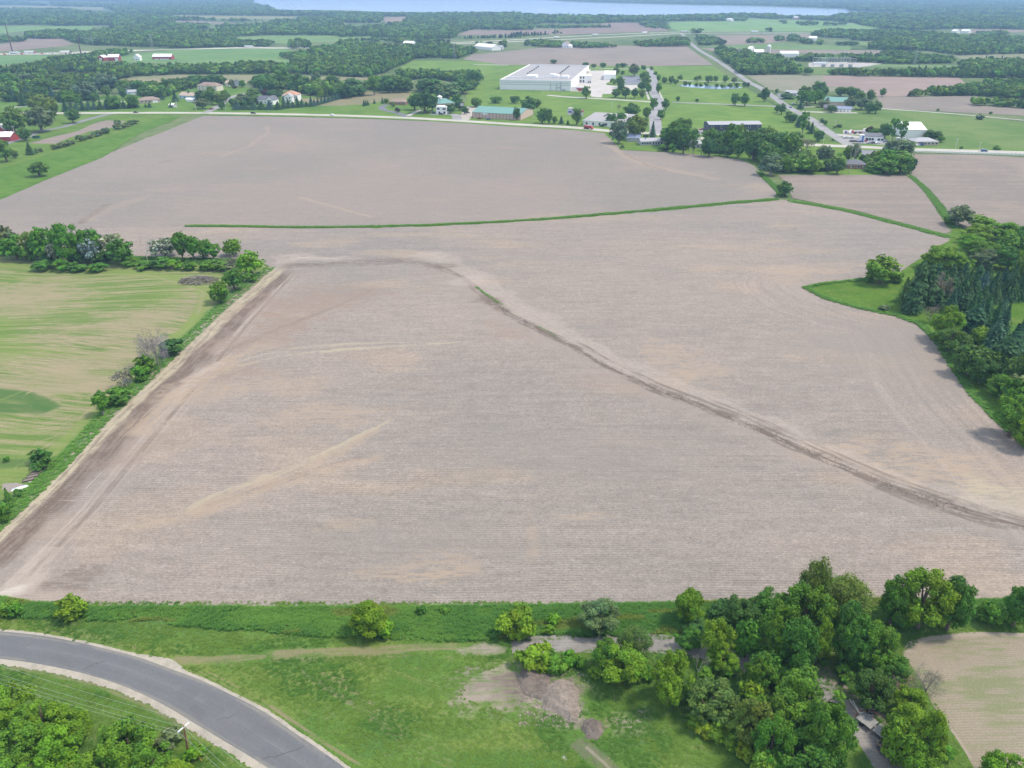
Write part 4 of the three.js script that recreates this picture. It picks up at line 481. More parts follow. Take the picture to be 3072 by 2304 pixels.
// a crown seen from x-w/2..x+w/2 and top..bottom stands where its size and depression put it
function tree(z, x, top, bot, w, kind, label, group) {
  const a = z(x, top), b = z(x, bot), e0 = z(x - w / 2, top), e1 = z(x + w / 2, top), wpx = e1[0] - e0[0], hpx = b[1] - a[1], c = [a[0], (a[1] + b[1]) / 2], k = PROTO[KIND[kind][0]].k;
  let hc = 4, X, Z, r, rv; const v = (c[1] - 1152) / FPX;
  for (let i = 0; i < 6; i++) { [X, Z] = G(c, hc); const dep = -Z * CP + (CAM_H - hc) * SP, sc = dep / FPX, e = Math.atan2(CAM_H - hc, -Z); r = wpx / 2 * sc; const ap = hpx / 2 * sc; rv = Math.sqrt(Math.max(ap * ap - (r * Math.sin(e)) ** 2, (0.55 * r) ** 2)) / Math.cos(e); hc = rv * k; } r *= wpx < 92 ? 1.2 : 1.0; rv *= wpx < 92 ? 1.06 : 1; if (/spruce|cedar/.test(KIND[kind][0])) r *= 1.2; if (KIND[kind][0] === 'bush' && !label.includes('lone')) { const q = 0.85 + 0.4 * treeR(); r *= q; rv *= 0.8 + 0.45 * treeR(); }
  if (group && wpx < 15 && /round|oak|pear|tall/.test(KIND[kind][0])) { far[Math.floor(farR() * 3)].push([X, Z, r, rv, 0.5, farR() * 6.28, 0.9]); return null; }
  return putTree(X, Z, r, rv, kind, label, group, wpx > 92);
}
const ORD = ['leftmost', 'second', 'third', 'fourth', 'fifth', 'sixth', 'seventh', 'eighth', 'ninth', 'tenth', 'eleventh', 'rightmost'];
function many(z, group, place, rows) { // alike trees of one place are told apart by their order from the left, larger stands share a label
  for (const [x, t, b, w, kind, lab] of rows) {
    const word = `${KIND[kind][3]} ${isBush(KIND[kind][0]) ? 'shrub' : /spruce|pine|cedar/.test(KIND[kind][3]) ? 'conifer' : 'tree'}`, same = rows.filter((q) => q[4] === kind && !q[5]).sort((p, q) => p[0] - q[0]), n = same.length, i = same.findIndex((q) => q[0] === x && q[1] === t);
    tree(z, x, t, b, w, kind, lab ?? (n < 2 || n > 12 ? `${word} ${place}` : i === 0 ? `leftmost ${word} ${place}` : i === n - 1 ? `rightmost ${word} ${place}` : `${ORD[i]} ${word} from the left ${place}`), lab ? undefined : `${KIND[kind][3]} ${group}`);
  }
}

// foreground
many(z1, 'trees of the lower left copse', 'in the copse below the power lines', [
  [570, 225, 440, 215, 'limeP', 'lone small bright green tree on the verge above the curving road'], [30, 270, 410, 170, 'bush', 'leftmost green shrub on the verge at the field corner'], [125, 300, 420, 120, 'bush', 'low green shrub between the field corner and the lone small tree'],
  [50, 960, 1330, 420, 'lime'], [330, 1065, 1420, 430, 'lime', 'bright green tree at the upper tip of the lower left copse'], [570, 1150, 1500, 380, 'limeO'], [140, 1290, 1720, 500, 'limeO'], [430, 1330, 1790, 540, 'lime'], [60, 1560, 1980, 440, 'lime'], [620, 1580, 2000, 440, 'limeO'], [1050, 1275, 1680, 520, 'limeO', 'large bright green tree in the copse beside the leaning utility pole'], [870, 1440, 1900, 440, 'lime'], [1260, 1410, 1880, 470, 'lime'], [1440, 1580, 1980, 400, 'limeP'],
  [1380, 1340, 1495, 190, 'bushG', 'dark grey green shrub beside the foot of the utility pole'], [1600, 1500, 1600, 170, 'bushL', 'small bright shrub right of the utility pole foot']]);
many(z2, 'verge shrubs', 'on the verge', [[835, 255, 590, 330, 'limeP', 'lone rounded bright green tree on the verge in the middle'], [965, 440, 575, 180, 'bushL', 'bright shrub at the foot of the lone verge tree'], [1275, 308, 405, 95, 'bush', 'small spindly sapling on the field edge'], [1465, 325, 395, 75, 'bush', 'smallest sapling on the field edge'], [2060, 365, 590, 300, 'bushL', 'large bright green thicket shrub above the end of the lane']]);
many(z3, 'trees by the lane', 'in the thicket along the lane', [
  [160, 400, 590, 240, 'bushL', 'bright shrub right of the thicket shrub above the lane end'], [445, 390, 490, 110, 'bushL', 'small bright shrub above the lane'], [400, 485, 565, 90, 'bushL', 'smallest bright shrub touching the lane edge'], [820, 255, 565, 365, 'grayR', 'rounded grey green tree casting shade on the lane'], [1565, 155, 480, 275, 'limeP', 'upright bright green tree on the field edge above the thicket'],
  [280, 670, 830, 240, 'bushL', 'dense shrub at the left below the lane'], [450, 690, 860, 200, 'bush', 'dense shrub below the lane beside the earth mound'], [590, 670, 840, 190, 'bush', 'dense shrub right of the one beside the earth mound'], [680, 740, 850, 130, 'bush', 'low shrub at the right end of the dense shrubs below the lane'], [360, 760, 860, 130, 'bushL', 'low bright shrub on top of the dark earth'], [1110, 450, 790, 350, 'willow', 'pale feathery tree hiding the middle of the lane'], [890, 580, 880, 280, 'green'], [1010, 640, 985, 440, 'lime', 'wide bright tree in front of the pale feathery tree'], [1420, 680, 1140, 390, 'lime', 'large round bright tree at the left front of the thicket'],
  [1560, 480, 710, 260, 'greenR'], [1800, 410, 770, 310, 'limeO', 'bright tree over the lane in the middle of the thicket'], [1830, 640, 890, 280, 'lime'], [2040, 440, 750, 240, 'greenT'], [1990, 290, 450, 340, 'dark', 'dark wide tree crown on the field edge behind the thicket'], [1840, 300, 430, 200, 'dark'], [1750, 930, 1290, 430, 'olive', 'wide olive green tree at the front of the thicket'], [1640, 940, 1170, 270, 'dark'], [2090, 1080, 1490, 350, 'olive'], [2150, 700, 1010, 280, 'green'], [2090, 930, 1090, 220, 'lime'],
  [1640, 740, 930, 130, 'dead', 'dead white limbs sticking out of the thicket'], [800, 820, 920, 110, 'bushY'], [1600, 1200, 1330, 150, 'bushY'], [1700, 1260, 1400, 160, 'bushY'], [1820, 1310, 1450, 170, 'bushY'], [1930, 1390, 1540, 170, 'bushY'], [2030, 1460, 1610, 170, 'bushY'], [2130, 1540, 1690, 180, 'bushY'], [2240, 1610, 1770, 190, 'bushY'], [1960, 1340, 1480, 150, 'bush']]);
many(z4, 'trees of the lower right wood', 'in the wood at lower right', [
  [410, 135, 620, 300, 'willow', 'tallest pale feathery tree at lower right, reaching over the field'], [610, 240, 660, 470, 'willow', 'broad pale feathery tree right of the tallest one'], [350, 330, 780, 400, 'green', 'large dark green tree under the tallest feathery tree'], [180, 470, 900, 330, 'green'], [300, 560, 1000, 320, 'greenT'], [450, 580, 930, 220, 'lime'], [90, 370, 620, 270, 'green'], [640, 480, 920, 320, 'green'], [850, 610, 970, 330, 'limeO', 'bright tree on the edge of the stubble field'], [740, 700, 970, 260, 'green'], [960, 840, 1080, 250, 'green'],
  [1190, 225, 690, 430, 'limeO', 'big spreading bright tree beside the stubble field corner'], [1400, 300, 690, 290, 'green'], [985, 290, 640, 230, 'green'], [1040, 420, 670, 250, 'green'], [1860, 360, 660, 230, 'green', 'green tree cut off by the right edge above the stubble field'], [1640, 490, 650, 220, 'bush', 'green shrub between the spreading tree and the right edge'],
  [60, 820, 1070, 190, 'green'], [350, 1010, 1400, 560, 'greenR', 'huge round green tree left of the lower lane'], [170, 1080, 1500, 430, 'green'], [500, 1150, 1650, 400, 'green', 'green tree overhanging the lower lane from the left'], [110, 1300, 1690, 320, 'green'], [320, 1400, 1760, 430, 'green'], [10, 1200, 1500, 190, 'oliveR'], [820, 950, 1255, 300, 'dark', 'dark green tree over the broken pole heap'], [1080, 1070, 1310, 240, 'lime'], [1090, 1200, 1610, 420, 'lime', 'big bright tree right of the lower lane'], [1220, 1240, 1650, 250, 'limeP'], [1150, 1400, 1740, 330, 'lime'], [1000, 1320, 1640, 210, 'lime'],
  [1200, 970, 1200, 200, 'bare', 'leafless grey tree leaning over the stubble field'], [1010, 980, 1110, 190, 'bare'], [620, 930, 1030, 150, 'bush'], [1760, 1540, 1830, 330, 'limeO', 'yellow green tree top at the bottom right corner'], [70, 1560, 1800, 220, 'bushY'], [1330, 1480, 1580, 120, 'bush'], [580, 1560, 1700, 120, 'bush']]);

{ const r = rng(515), rows = []; for (const [x0, x1, y0, y1, n] of [[20, 520, 700, 1100, 7], [520, 960, 560, 950, 5], [60, 500, 1300, 1620, 4]]) for (let i = 0; i < n; i++) { const x = lerp(x0, x1, r()), y = lerp(y0, y1, r()), w = 90 + 90 * r(); rows.push([x, y, y + w * 0.8, w, r() < 0.35 ? 'bushL' : r() < 0.6 ? 'bush' : 'bushD']); } many(z4, 'undergrowth of the lower right wood', 'growing under the trees at lower right', rows); }
{ const r = rng(516), rows = []; for (const [x0, x1, y0, y1, n] of [[1500, 2190, 300, 480, 7], [1700, 2190, 750, 1100, 5], [800, 1200, 640, 860, 3]]) for (let i = 0; i < n; i++) { const x = lerp(x0, x1, r()), y = lerp(y0, y1, r()), w = 100 + 100 * r(); rows.push([x, y, y + w * 0.8, w, r() < 0.35 ? 'bushL' : r() < 0.6 ? 'bush' : 'bushD']); } many(z3, 'undergrowth of the lane thicket', 'growing between the trees of the lane thicket', rows); }

// wood on the right
many(zR, 'trees of the right wood', 'in the wood at the right edge', [
  [1680, 45, 205, 180, 'gray', 'lone dark grey green oak standing above the right wood'], [1600, 130, 200, 90, 'bushL', 'pale shrub at the foot of the lone oak'], [1040, 470, 690, 250, 'limeO', 'bright tree standing alone on the grass point'], [920, 600, 680, 95, 'bush', 'shrub left of the tree on the grass point'], [1145, 575, 690, 110, 'bush', 'shrub right of the tree on the grass point'], [1050, 865, 915, 90, 'bushG', 'small grey shrub alone on the grass point'],
  [1850, 130, 240, 200, 'lime', 'topmost bright round tree of the right wood'], [1830, 200, 340, 280, 'lime'], [2050, 185, 330, 270, 'lime'], [1790, 295, 420, 260, 'lime'], [1540, 365, 570, 350, 'limeO', 'wide bright tree at the left corner of the right wood'], [1690, 430, 590, 260, 'lime'], [1900, 340, 480, 280, 'green'], [2130, 270, 470, 240, 'green'], [2100, 370, 580, 260, 'green'], [1900, 420, 540, 260, 'gray'], [2180, 450, 600, 130, 'lime'], [2270, 200, 460, 260, 'green'], [2300, 350, 620, 260, 'lime'],
  [1230, 650, 850, 120, 'cedar', 'narrow green cedar at the left front of the conifer stand'], [1330, 540, 900, 190, 'pine', 'tall dark pine at the left front of the conifer stand'], [1420, 560, 880, 180, 'pine'], [1300, 700, 940, 150, 'pine'], [1500, 600, 800, 130, 'haze'], [1560, 640, 860, 130, 'haze'],
  [1580, 865, 1160, 260, 'limeO', 'bright round tree at the front middle of the right wood'], [1440, 880, 1020, 110, 'haze'], [1800, 880, 1160, 280, 'pine'], [1620, 1050, 1260, 270, 'midO'], [1850, 1050, 1210, 170, 'lime'], [1490, 1090, 1170, 90, 'bushL'], [1780, 1180, 1450, 250, 'dark'], [1880, 1280, 1530, 260, 'dark'], [2050, 1130, 1460, 280, 'pine'], [2030, 1430, 1650, 260, 'limeP', 'bright tree at the lower front of the right wood'], [1980, 980, 1250, 190, 'blue'], [2130, 1040, 1330, 190, 'spruce'], [1960, 1240, 1480, 190, 'dark'], [2160, 1280, 1560, 220, 'dark'], [2250, 1150, 1500, 260, 'spruce'], [1700, 1130, 1330, 180, 'dark'], [2150, 1480, 1720, 200, 'green']]);
many(zR7, 'trees of the right wood front', 'at the lower end of the right wood', [[2140, 490, 860, 330, 'limeO', 'big bright tree at the lower end of the right wood'], [2280, 640, 960, 300, 'lime'], [2200, 330, 600, 220, 'gray'], [2330, 400, 760, 260, 'green']]);
{ const r = rng(31), rows = []; for (let j = 0; j < 5; j++) for (let i = 0; i < 8; i++) { const x = 1500 + i * 108 + (j % 2) * 50 + (r() - 0.5) * 30, t = 500 + j * 62 + i * 6 + (r() - 0.5) * 26; if (x > 2050 && t > 600) continue; rows.push([x, t + 30 * r(), t + 140 + 50 * r(), 95 + 45 * r(), r() < 0.12 ? 'blue' : r() < 0.2 ? 'pine' : 'spruce']); }
  rows.push([1900, 820, 1040, 120, 'spruce'], [1990, 860, 1090, 120, 'spruce'], [1780, 800, 1010, 110, 'spruce'], [1850, 840, 1050, 120, 'blue'], [2060, 880, 1130, 120, 'spruce'], [2180, 1000, 1240, 130, 'spruce'], [2120, 540, 840, 130, 'spruce'], [2200, 600, 830, 130, 'spruce'], [2190, 480, 720, 130, 'mid']); many(zR, 'trees of the conifer stand', 'in the conifer stand of the right wood', rows); }

// hedge row on the left
many(zL, 'trees of the left hedgerow', 'in the hedgerow behind the hay meadow', [
  [45, 95, 310, 165, 'gray', 'grey green tree at the left end of the hedgerow'], [110, 165, 350, 190, 'green'], [225, 130, 350, 150, 'olive'], [325, 95, 350, 180, 'green'], [515, 65, 390, 270, 'greenR', 'largest round green tree of the left hedgerow'], [690, 120, 350, 190, 'green'], [430, 190, 370, 130, 'flower'], [690, 195, 370, 140, 'flower'], [860, 155, 320, 230, 'flower', 'wide white blossoming tree near the right end of the hedgerow'], [930, 200, 390, 190, 'green'], [210, 250, 390, 110, 'bush'], [600, 260, 390, 170, 'dark'], [380, 290, 390, 120, 'dark'], [780, 290, 390, 140, 'dark'],
  [1130, 190, 395, 120, 'dead', 'dead bare tree standing in the gap of the hedgerow'], [1270, 185, 330, 220, 'flower', 'pale blossoming tree right of the dead tree'], [1400, 145, 340, 135, 'vase'], [1490, 180, 345, 120, 'vase'], [1570, 200, 345, 140, 'green'], [1650, 235, 350, 150, 'sparse', 'gnarled leaning tree above the brush pile'], [1800, 200, 330, 140, 'limeP', 'small bright tree above the hedgerow corner'], [1945, 285, 480, 190, 'limeO', 'bright spreading tree at the hedgerow corner'], [1820, 340, 470, 130, 'haze', 'thin grey budding tree at the hedgerow corner'], [1810, 430, 590, 165, 'green', 'green tree below the hedgerow corner'], [1705, 530, 690, 145, 'greenR', 'small round tree right of the brush pile'],
  [330, 370, 435, 150, 'bush'], [480, 380, 440, 150, 'bush'], [620, 370, 440, 160, 'bush'], [760, 390, 440, 150, 'bush'], [1020, 340, 420, 130, 'bush'], [1120, 370, 430, 120, 'bush'], [1250, 350, 430, 140, 'bush'], [1360, 370, 440, 130, 'bushL'], [1480, 370, 440, 130, 'bush'], [1620, 360, 440, 140, 'bush'], [1720, 370, 450, 120, 'bush'], [1950, 450, 540, 110, 'bush'],
  [1200, 905, 1190, 230, 'bare', 'large leafless grey tree in the hedge beside the hay meadow'], [1330, 940, 1110, 155, 'bushD', 'dark shrub right of the large leafless tree'], [1100, 1085, 1260, 180, 'bush', 'green shrub below the large leafless tree'], [1080, 1190, 1310, 130, 'bush', 'low green shrub lower along the hedge'], [960, 1210, 1370, 180, 'haze', 'thin grey budding shrubby tree in the hedge'], [900, 1360, 1500, 195, 'bush', 'rounded green shrub at the lower end of the hedge'], [780, 1380, 1550, 150, 'sparse', 'thin pale tree at the lower end of the hedge']]);
many(zL2, 'garden shrubs', 'by the garden at the left edge', [[410, 790, 905, 320, 'bushD', 'long dark clipped bush above the garden beds'], [75, 1160, 1300, 80, 'cedar', 'small narrow cypress beside the white boat'], [20, 1260, 1500, 170, 'bush', 'green shrub at the left edge below the garden'], [70, 820, 870, 80, 'bush', 'tiny shrub at left above the garden lawn'], [10, 1340, 1560, 160, 'bush', 'lowest shrub on the left edge beside the tilled field'], [200, 1160, 1260, 100, 'bush', 'low green shrub beside the white boat']]);

// farmyard and houses at the upper left
many(zA2, 'trees of the left farm', 'around the red barns', [[480, 795, 965, 225, 'midO', 'lone round tree on the green strip at upper left'], [160, 110, 430, 300, 'midO', 'large green tree behind the red barns'], [490, 100, 385, 330, 'gray', 'large grey green tree right of the red barns'], [310, 360, 515, 150, 'mid', 'small round tree beside the red barn'], [620, -30, 250, 190, 'oliveR', 'tall olive green tree above the farm drive'], [920, 120, 285, 165, 'midO', 'round tree between the highway and the farm drive'], [370, 550, 695, 110, 'spruce', 'lone spruce on the farm lawn'], [45, 500, 770, 200, 'midO', 'green tree cut off by the left edge on the farm lawn'], [180, 640, 735, 85, 'grayR', 'small grey tree on the farm lawn at the left edge'], [460, 610, 680, 55, 'bushG'], [515, 600, 670, 50, 'bushG'],
  ...[[690, 600], [745, 585], [800, 568], [855, 552], [910, 535], [1020, 500], [1080, 482], [1140, 460], [1215, 440], [1265, 425], [1315, 405], [1365, 395], [1495, 350], [1500, 290], [1570, 330], [1620, 312], [1665, 296], [1715, 275]].map(([x, y], i) => [x, y - 40, y + 34, 88, 'bushG'])]);
many(zA, 'trees between the far left houses', 'among the houses at far left', [[1080, 1050, 1260, 270, 'gray'], [1330, 935, 1170, 270, 'grayR'], [880, 1150, 1310, 150, 'limeP'], [450, 1230, 1400, 190, 'olive'], [640, 1240, 1420, 150, 'olive'], [280, 1190, 1345, 130, 'spruce'], [340, 1110, 1260, 110, 'blue'], [150, 1150, 1290, 120, 'spruce'], [660, 1110, 1280, 100, 'blue'], [760, 1190, 1300, 100, 'spruce'], [970, 960, 1090, 100, 'spruce'], [1190, 1190, 1290, 120, 'mid'], [1440, 1210, 1380, 170, 'mid'], [1570, 1120, 1250, 90, 'mid'], [1690, 1210, 1370, 130, 'greenR'], [1350, 1100, 1230, 100, 'olive'], [1580, 1020, 1180, 180, 'mid'], [1780, 1030, 1180, 170, 'mid'], [1920, 1110, 1230, 150, 'mid'], [1920, 1030, 1130, 120, 'mid'], [2060, 1170, 1270, 70, 'spruce'], [1905, 1300, 1370, 60, 'blue'], [1855, 1315, 1370, 35, 'cedar'], [2180, 1320, 1370, 70, 'blue'], [2120, 990, 1180, 130, 'mid'], [1000, 1240, 1330, 100, 'mid'], [100, 940, 1120, 230, 'mid'], [290, 930, 1100, 230, 'gray'], [560, 1000, 1190, 240, 'mid'], [740, 940, 1100, 180, 'mid'], [860, 940, 1090, 150, 'olive'], [60, 1100, 1260, 150, 'dark'], [480, 1100, 1220, 180, 'dark'], [870, 1060, 1180, 170, 'oliveR'],
  ...[...Array(13)].map((_, i) => [825 + i * 75, 1285 + (i % 3) * 8, 1420 - i * 4, 92, i % 3 ? 'blue' : 'spruce'])]);
many(zB, 'trees between the white houses', 'among the white houses', [[1435, 870, 1070, 240, 'sparse', 'tall thin leaved tree behind the white houses'], [1200, 945, 1140, 260, 'mid'], [1640, 950, 1160, 240, 'midO'], [310, 960, 1090, 210, 'mid'], [560, 950, 1080, 200, 'mid'], [660, 980, 1080, 120, 'mid'], [920, 1020, 1110, 80, 'greenR'], [1020, 1030, 1085, 50, 'mid'], [785, 1015, 1110, 80, 'grayR'], [825, 1085, 1130, 60, 'bushR'], [1230, 1110, 1230, 130, 'bushR'], [1345, 1150, 1240, 200, 'darkR'], [1160, 1100, 1190, 70, 'blue'], [620, 1180, 1330, 150, 'oliveR'], [700, 1150, 1290, 110, 'mid'], [520, 1110, 1320, 140, 'mid'], [400, 1160, 1290, 180, 'dark'], [410, 1260, 1380, 190, 'gray'], [660, 1290, 1390, 90, 'dark'], [790, 1260, 1340, 70, 'darkR'], [930, 1200, 1330, 170, 'gray'], [1060, 1140, 1260, 160, 'olive'], [1080, 1210, 1300, 140, 'mid'], [240, 1160, 1250, 70, 'spruce'], [60, 1180, 1290, 90, 'spruce'], [1600, 1080, 1180, 130, 'mid'], [1790, 1100, 1210, 120, 'mid'], [1880, 1050, 1170, 160, 'oliveR'], [1860, 920, 1050, 120, 'gray'], [2080, 960, 1100, 160, 'mid'], [2130, 1060, 1190, 150, 'mid'], [1920, 1160, 1250, 80, 'limeP'],
  ...[...Array(6)].map((_, i) => [850 + i * 105, 1290 + (i % 2) * 12, 1395, 120, i % 2 ? 'spruce' : 'blue']), ...[...Array(7)].map((_, i) => [1450 + i * 58, 1240 + (i % 3) * 30, 1380 - i * 4, 78, i % 2 ? 'spruce' : 'blue']), ...[...Array(9)].map((_, i) => [1840 + i * 46, 1270 - i * 14, 1350 - i * 13, 66, 'blue'])]);
many(zC, 'trees by the highway house', 'near the brick ranch house', [[1080, 1160, 1420, 260, 'dark'], [950, 1210, 1390, 180, 'dark'], [1170, 1230, 1400, 140, 'dark'], [1370, 1060, 1280, 320, 'gray', 'large grey green tree behind the white silo'], [1500, 1200, 1330, 130, 'midO'], [1405, 1320, 1440, 120, 'dark'], [1520, 1290, 1400, 110, 'dark'], [1590, 1360, 1450, 90, 'dark'], [1730, 1250, 1360, 140, 'mid', 'round tree left of the storage building roof'], [1990, 1230, 1310, 140, 'mid', 'round tree behind the storage building roof'], [305, 1280, 1350, 45, 'spruce', 'leftmost of three small spruces on the lawn'], [330, 1280, 1345, 40, 'spruce', 'middle of three small spruces on the lawn'], [355, 1285, 1340, 40, 'spruce', 'rightmost of three small spruces on the lawn'], [438, 1270, 1320, 36, 'spruce', 'single small spruce right of the three'], [540, 1245, 1320, 45, 'cedar'], [590, 1255, 1315, 70, 'mid'], [675, 1300, 1360, 70, 'oliveR'], [735, 1385, 1440, 55, 'bushR', 'dark red round bush beside the dark driveway'], [740, 1285, 1335, 60, 'bush'], [160, 1000, 1150, 220, 'mid'], [60, 1080, 1240, 220, 'dark'], [230, 1100, 1220, 200, 'mid'], [430, 960, 1170, 200, 'sparse'], [620, 960, 1165, 240, 'mid'], [800, 980, 1165, 240, 'mid'], [1130, 1000, 1170, 280, 'mid'], [1560, 1010, 1180, 260, 'midO'], [1700, 880, 1060, 220, 'midO'], [1690, 1020, 1130, 150, 'mid'], [1480, 1090, 1190, 140, 'dark']]);
many(zD, 'trees of the industrial park', 'on the industrial park lawns', [[975, 1090, 1245, 125, 'midO', 'round tree in front of the loading yard entrance'], [235, 1245, 1440, 190, 'midO', 'broad tree right of the storage building'], [60, 1220, 1310, 120, 'mid', 'tree above the right end of the storage building'], [345, 1265, 1370, 100, 'mid'], [85, 1370, 1520, 90, 'dark', 'dark tree at the right end wall of the storage building'], [415, 1385, 1560, 130, 'mid'], [495, 1380, 1570, 100, 'mid'], [570, 1480, 1570, 70, 'oliveR'], [655, 1490, 1580, 75, 'blue', 'blue green spruce on the lawn before the office'], [738, 1530, 1585, 40, 'spruce', 'small spruce on the lawn before the office'], [855, 1370, 1580, 130, 'midO', 'oval tree at the left wall of the flat roofed office'], [1565, 1325, 1490, 190, 'midO', 'broad tree behind the flat roofed office'], [1300, 1440, 1600, 130, 'mid'], [1420, 1430, 1580, 140, 'mid'], [1180, 1560, 1610, 100, 'bushD'], [1410, 1540, 1720, 200, 'grayR'], [1600, 1480, 1700, 210, 'olive'], [1700, 1490, 1640, 130, 'olive'], [1750, 1370, 1500, 100, 'mid'], [1390, 1330, 1400, 50, 'haze'],
  [1835, 1240, 1390, 105, 'midO'], [1990, 1265, 1395, 100, 'midO'], [1930, 1395, 1520, 90, 'midO'], [1770, 1080, 1190, 70, 'midO'], [1900, 1060, 1180, 70, 'midO'], [1705, 830, 910, 55, 'mid'], [1808, 850, 900, 45, 'mid'], [1850, 910, 970, 50, 'mid'], [1895, 960, 1040, 60, 'mid'], [1970, 980, 1060, 70, 'mid'], [2060, 970, 1060, 80, 'mid'], [2120, 1010, 1090, 60, 'mid'], [2170, 960, 1030, 60, 'mid'], [1720, 915, 1010, 130, 'mid'], [1750, 960, 1080, 120, 'olive'], [1690, 1040, 1150, 120, 'dark'], [1590, 820, 960, 130, 'gray'], [1440, 900, 970, 50, 'mid'], [1360, 860, 950, 80, 'oliveR'], [1410, 980, 1110, 100, 'mid'], [1320, 1010, 1080, 100, 'bush'], [1355, 1130, 1235, 120, 'mid'], [1480, 1120, 1245, 110, 'dark'], [1590, 1130, 1245, 95, 'dark'], [1690, 1150, 1240, 80, 'oliveR'], [1420, 1060, 1160, 80, 'dark'], [2143, 1230, 1290, 50, 'mid', 'small tree on the lawn right of the street'], [1370, 815, 870, 60, 'mid'], [1440, 800, 855, 80, 'mid'], [1185, 800, 860, 80, 'mid'], [965, 795, 850, 80, 'mid'], [1070, 815, 860, 70, 'mid'], [560, 760, 808, 85, 'mid'], [1480, 815, 850, 40, 'mid']]);
many(zE, 'trees along the county road', 'by the county road and pond', [[710, 1190, 1335, 105, 'midO', 'left of two round trees on the park drive'], [833, 1195, 1345, 105, 'midO', 'right of two round trees on the park drive'], [218, 1258, 1300, 38, 'mid', 'tiny tree on the park lawn'], [1095, 1120, 1285, 100, 'dark', 'tall dark tree beside the county road'], [1035, 1180, 1240, 80, 'bushD'], [1245, 1325, 1430, 80, 'midO'], [1305, 1328, 1450, 90, 'midO'], [1390, 1420, 1490, 80, 'mid'], [1440, 1450, 1555, 110, 'mid'], [1590, 1430, 1640, 130, 'sparse'], [1510, 1500, 1600, 70, 'spruce'], [1640, 1550, 1650, 60, 'spruce'], [1690, 1560, 1660, 60, 'spruce'],
  [245, 960, 1030, 55, 'mid'], [205, 980, 1030, 50, 'mid'], [372, 960, 1045, 95, 'mid'], [463, 975, 1040, 60, 'mid'], [580, 960, 1045, 70, 'mid'], [692, 985, 1055, 70, 'gray'], [70, 1040, 1100, 60, 'mid'], [118, 1050, 1105, 40, 'mid'], [205, 1060, 1110, 45, 'mid'], [262, 1065, 1115, 50, 'mid'], [337, 1055, 1115, 50, 'mid'], [470, 1070, 1120, 50, 'mid'], [545, 1080, 1125, 60, 'mid'], [640, 1065, 1120, 65, 'mid'], [725, 1060, 1125, 55, 'mid'], [825, 1048, 1110, 60, 'mid'], [862, 1055, 1115, 50, 'mid'], [10, 960, 1030, 40, 'mid'],
  [1600, 1090, 1240, 160, 'mid'], [1780, 1030, 1200, 150, 'mid'], [1850, 1110, 1220, 90, 'mid'], [1620, 1140, 1330, 230, 'green', 'large bright green tree by the county road houses'], [1740, 1150, 1310, 180, 'green'], [1380, 1180, 1270, 150, 'bushD'], [1540, 1300, 1390, 90, 'spruce'], [1820, 1280, 1360, 150, 'gray'], [1940, 1340, 1430, 120, 'dark'], [1235, 1140, 1190, 55, 'mid'], [2060, 1110, 1220, 140, 'mid'], [2170, 1110, 1230, 130, 'mid'], [2250, 1130, 1240, 140, 'mid'], [2190, 1240, 1380, 150, 'gray'], [2330, 1250, 1390, 180, 'gray'], [2290, 1160, 1280, 130, 'olive'], [2440, 1150, 1280, 100, 'mid'], [2420, 1310, 1440, 130, 'mid'], [2510, 1300, 1440, 130, 'midO'], [2590, 1130, 1230, 80, 'midO', 'lone round tree on the far pinkish field']]);
many(zM, 'trees of the highway yards', 'in the yards below the highway', [[670, 470, 750, 210, 'grayR', 'grey green tree at the corner of the far tilled field'], [900, 430, 700, 230, 'olive'], [1100, 500, 715, 100, 'blue', 'tall blue spruce behind the grey ranch house'], [1010, 645, 710, 60, 'dark'], [1400, 470, 800, 400, 'green', 'huge green tree in the yards below the highway'], [1500, 430, 640, 180, 'mid'], [1290, 560, 780, 220, 'mid'], [1500, 600, 880, 160, 'dark'], [1630, 590, 860, 150, 'sparse', 'thin grey tree in the yards right of the huge tree'], [1220, 780, 870, 110, 'bush'], [1350, 775, 885, 100, 'bush'], [1280, 790, 870, 70, 'bushR'], [1830, 580, 780, 190, 'green'], [1830, 680, 920, 200, 'dark'], [1920, 600, 800, 150, 'mid'], [2120, 530, 860, 240, 'green'], [2060, 820, 930, 110, 'dark'], [2200, 700, 940, 160, 'mid'], [720, 775, 825, 50, 'bushG'], [995, 715, 785, 55, 'bushR'], [1960, 820, 920, 90, 'dark']]);
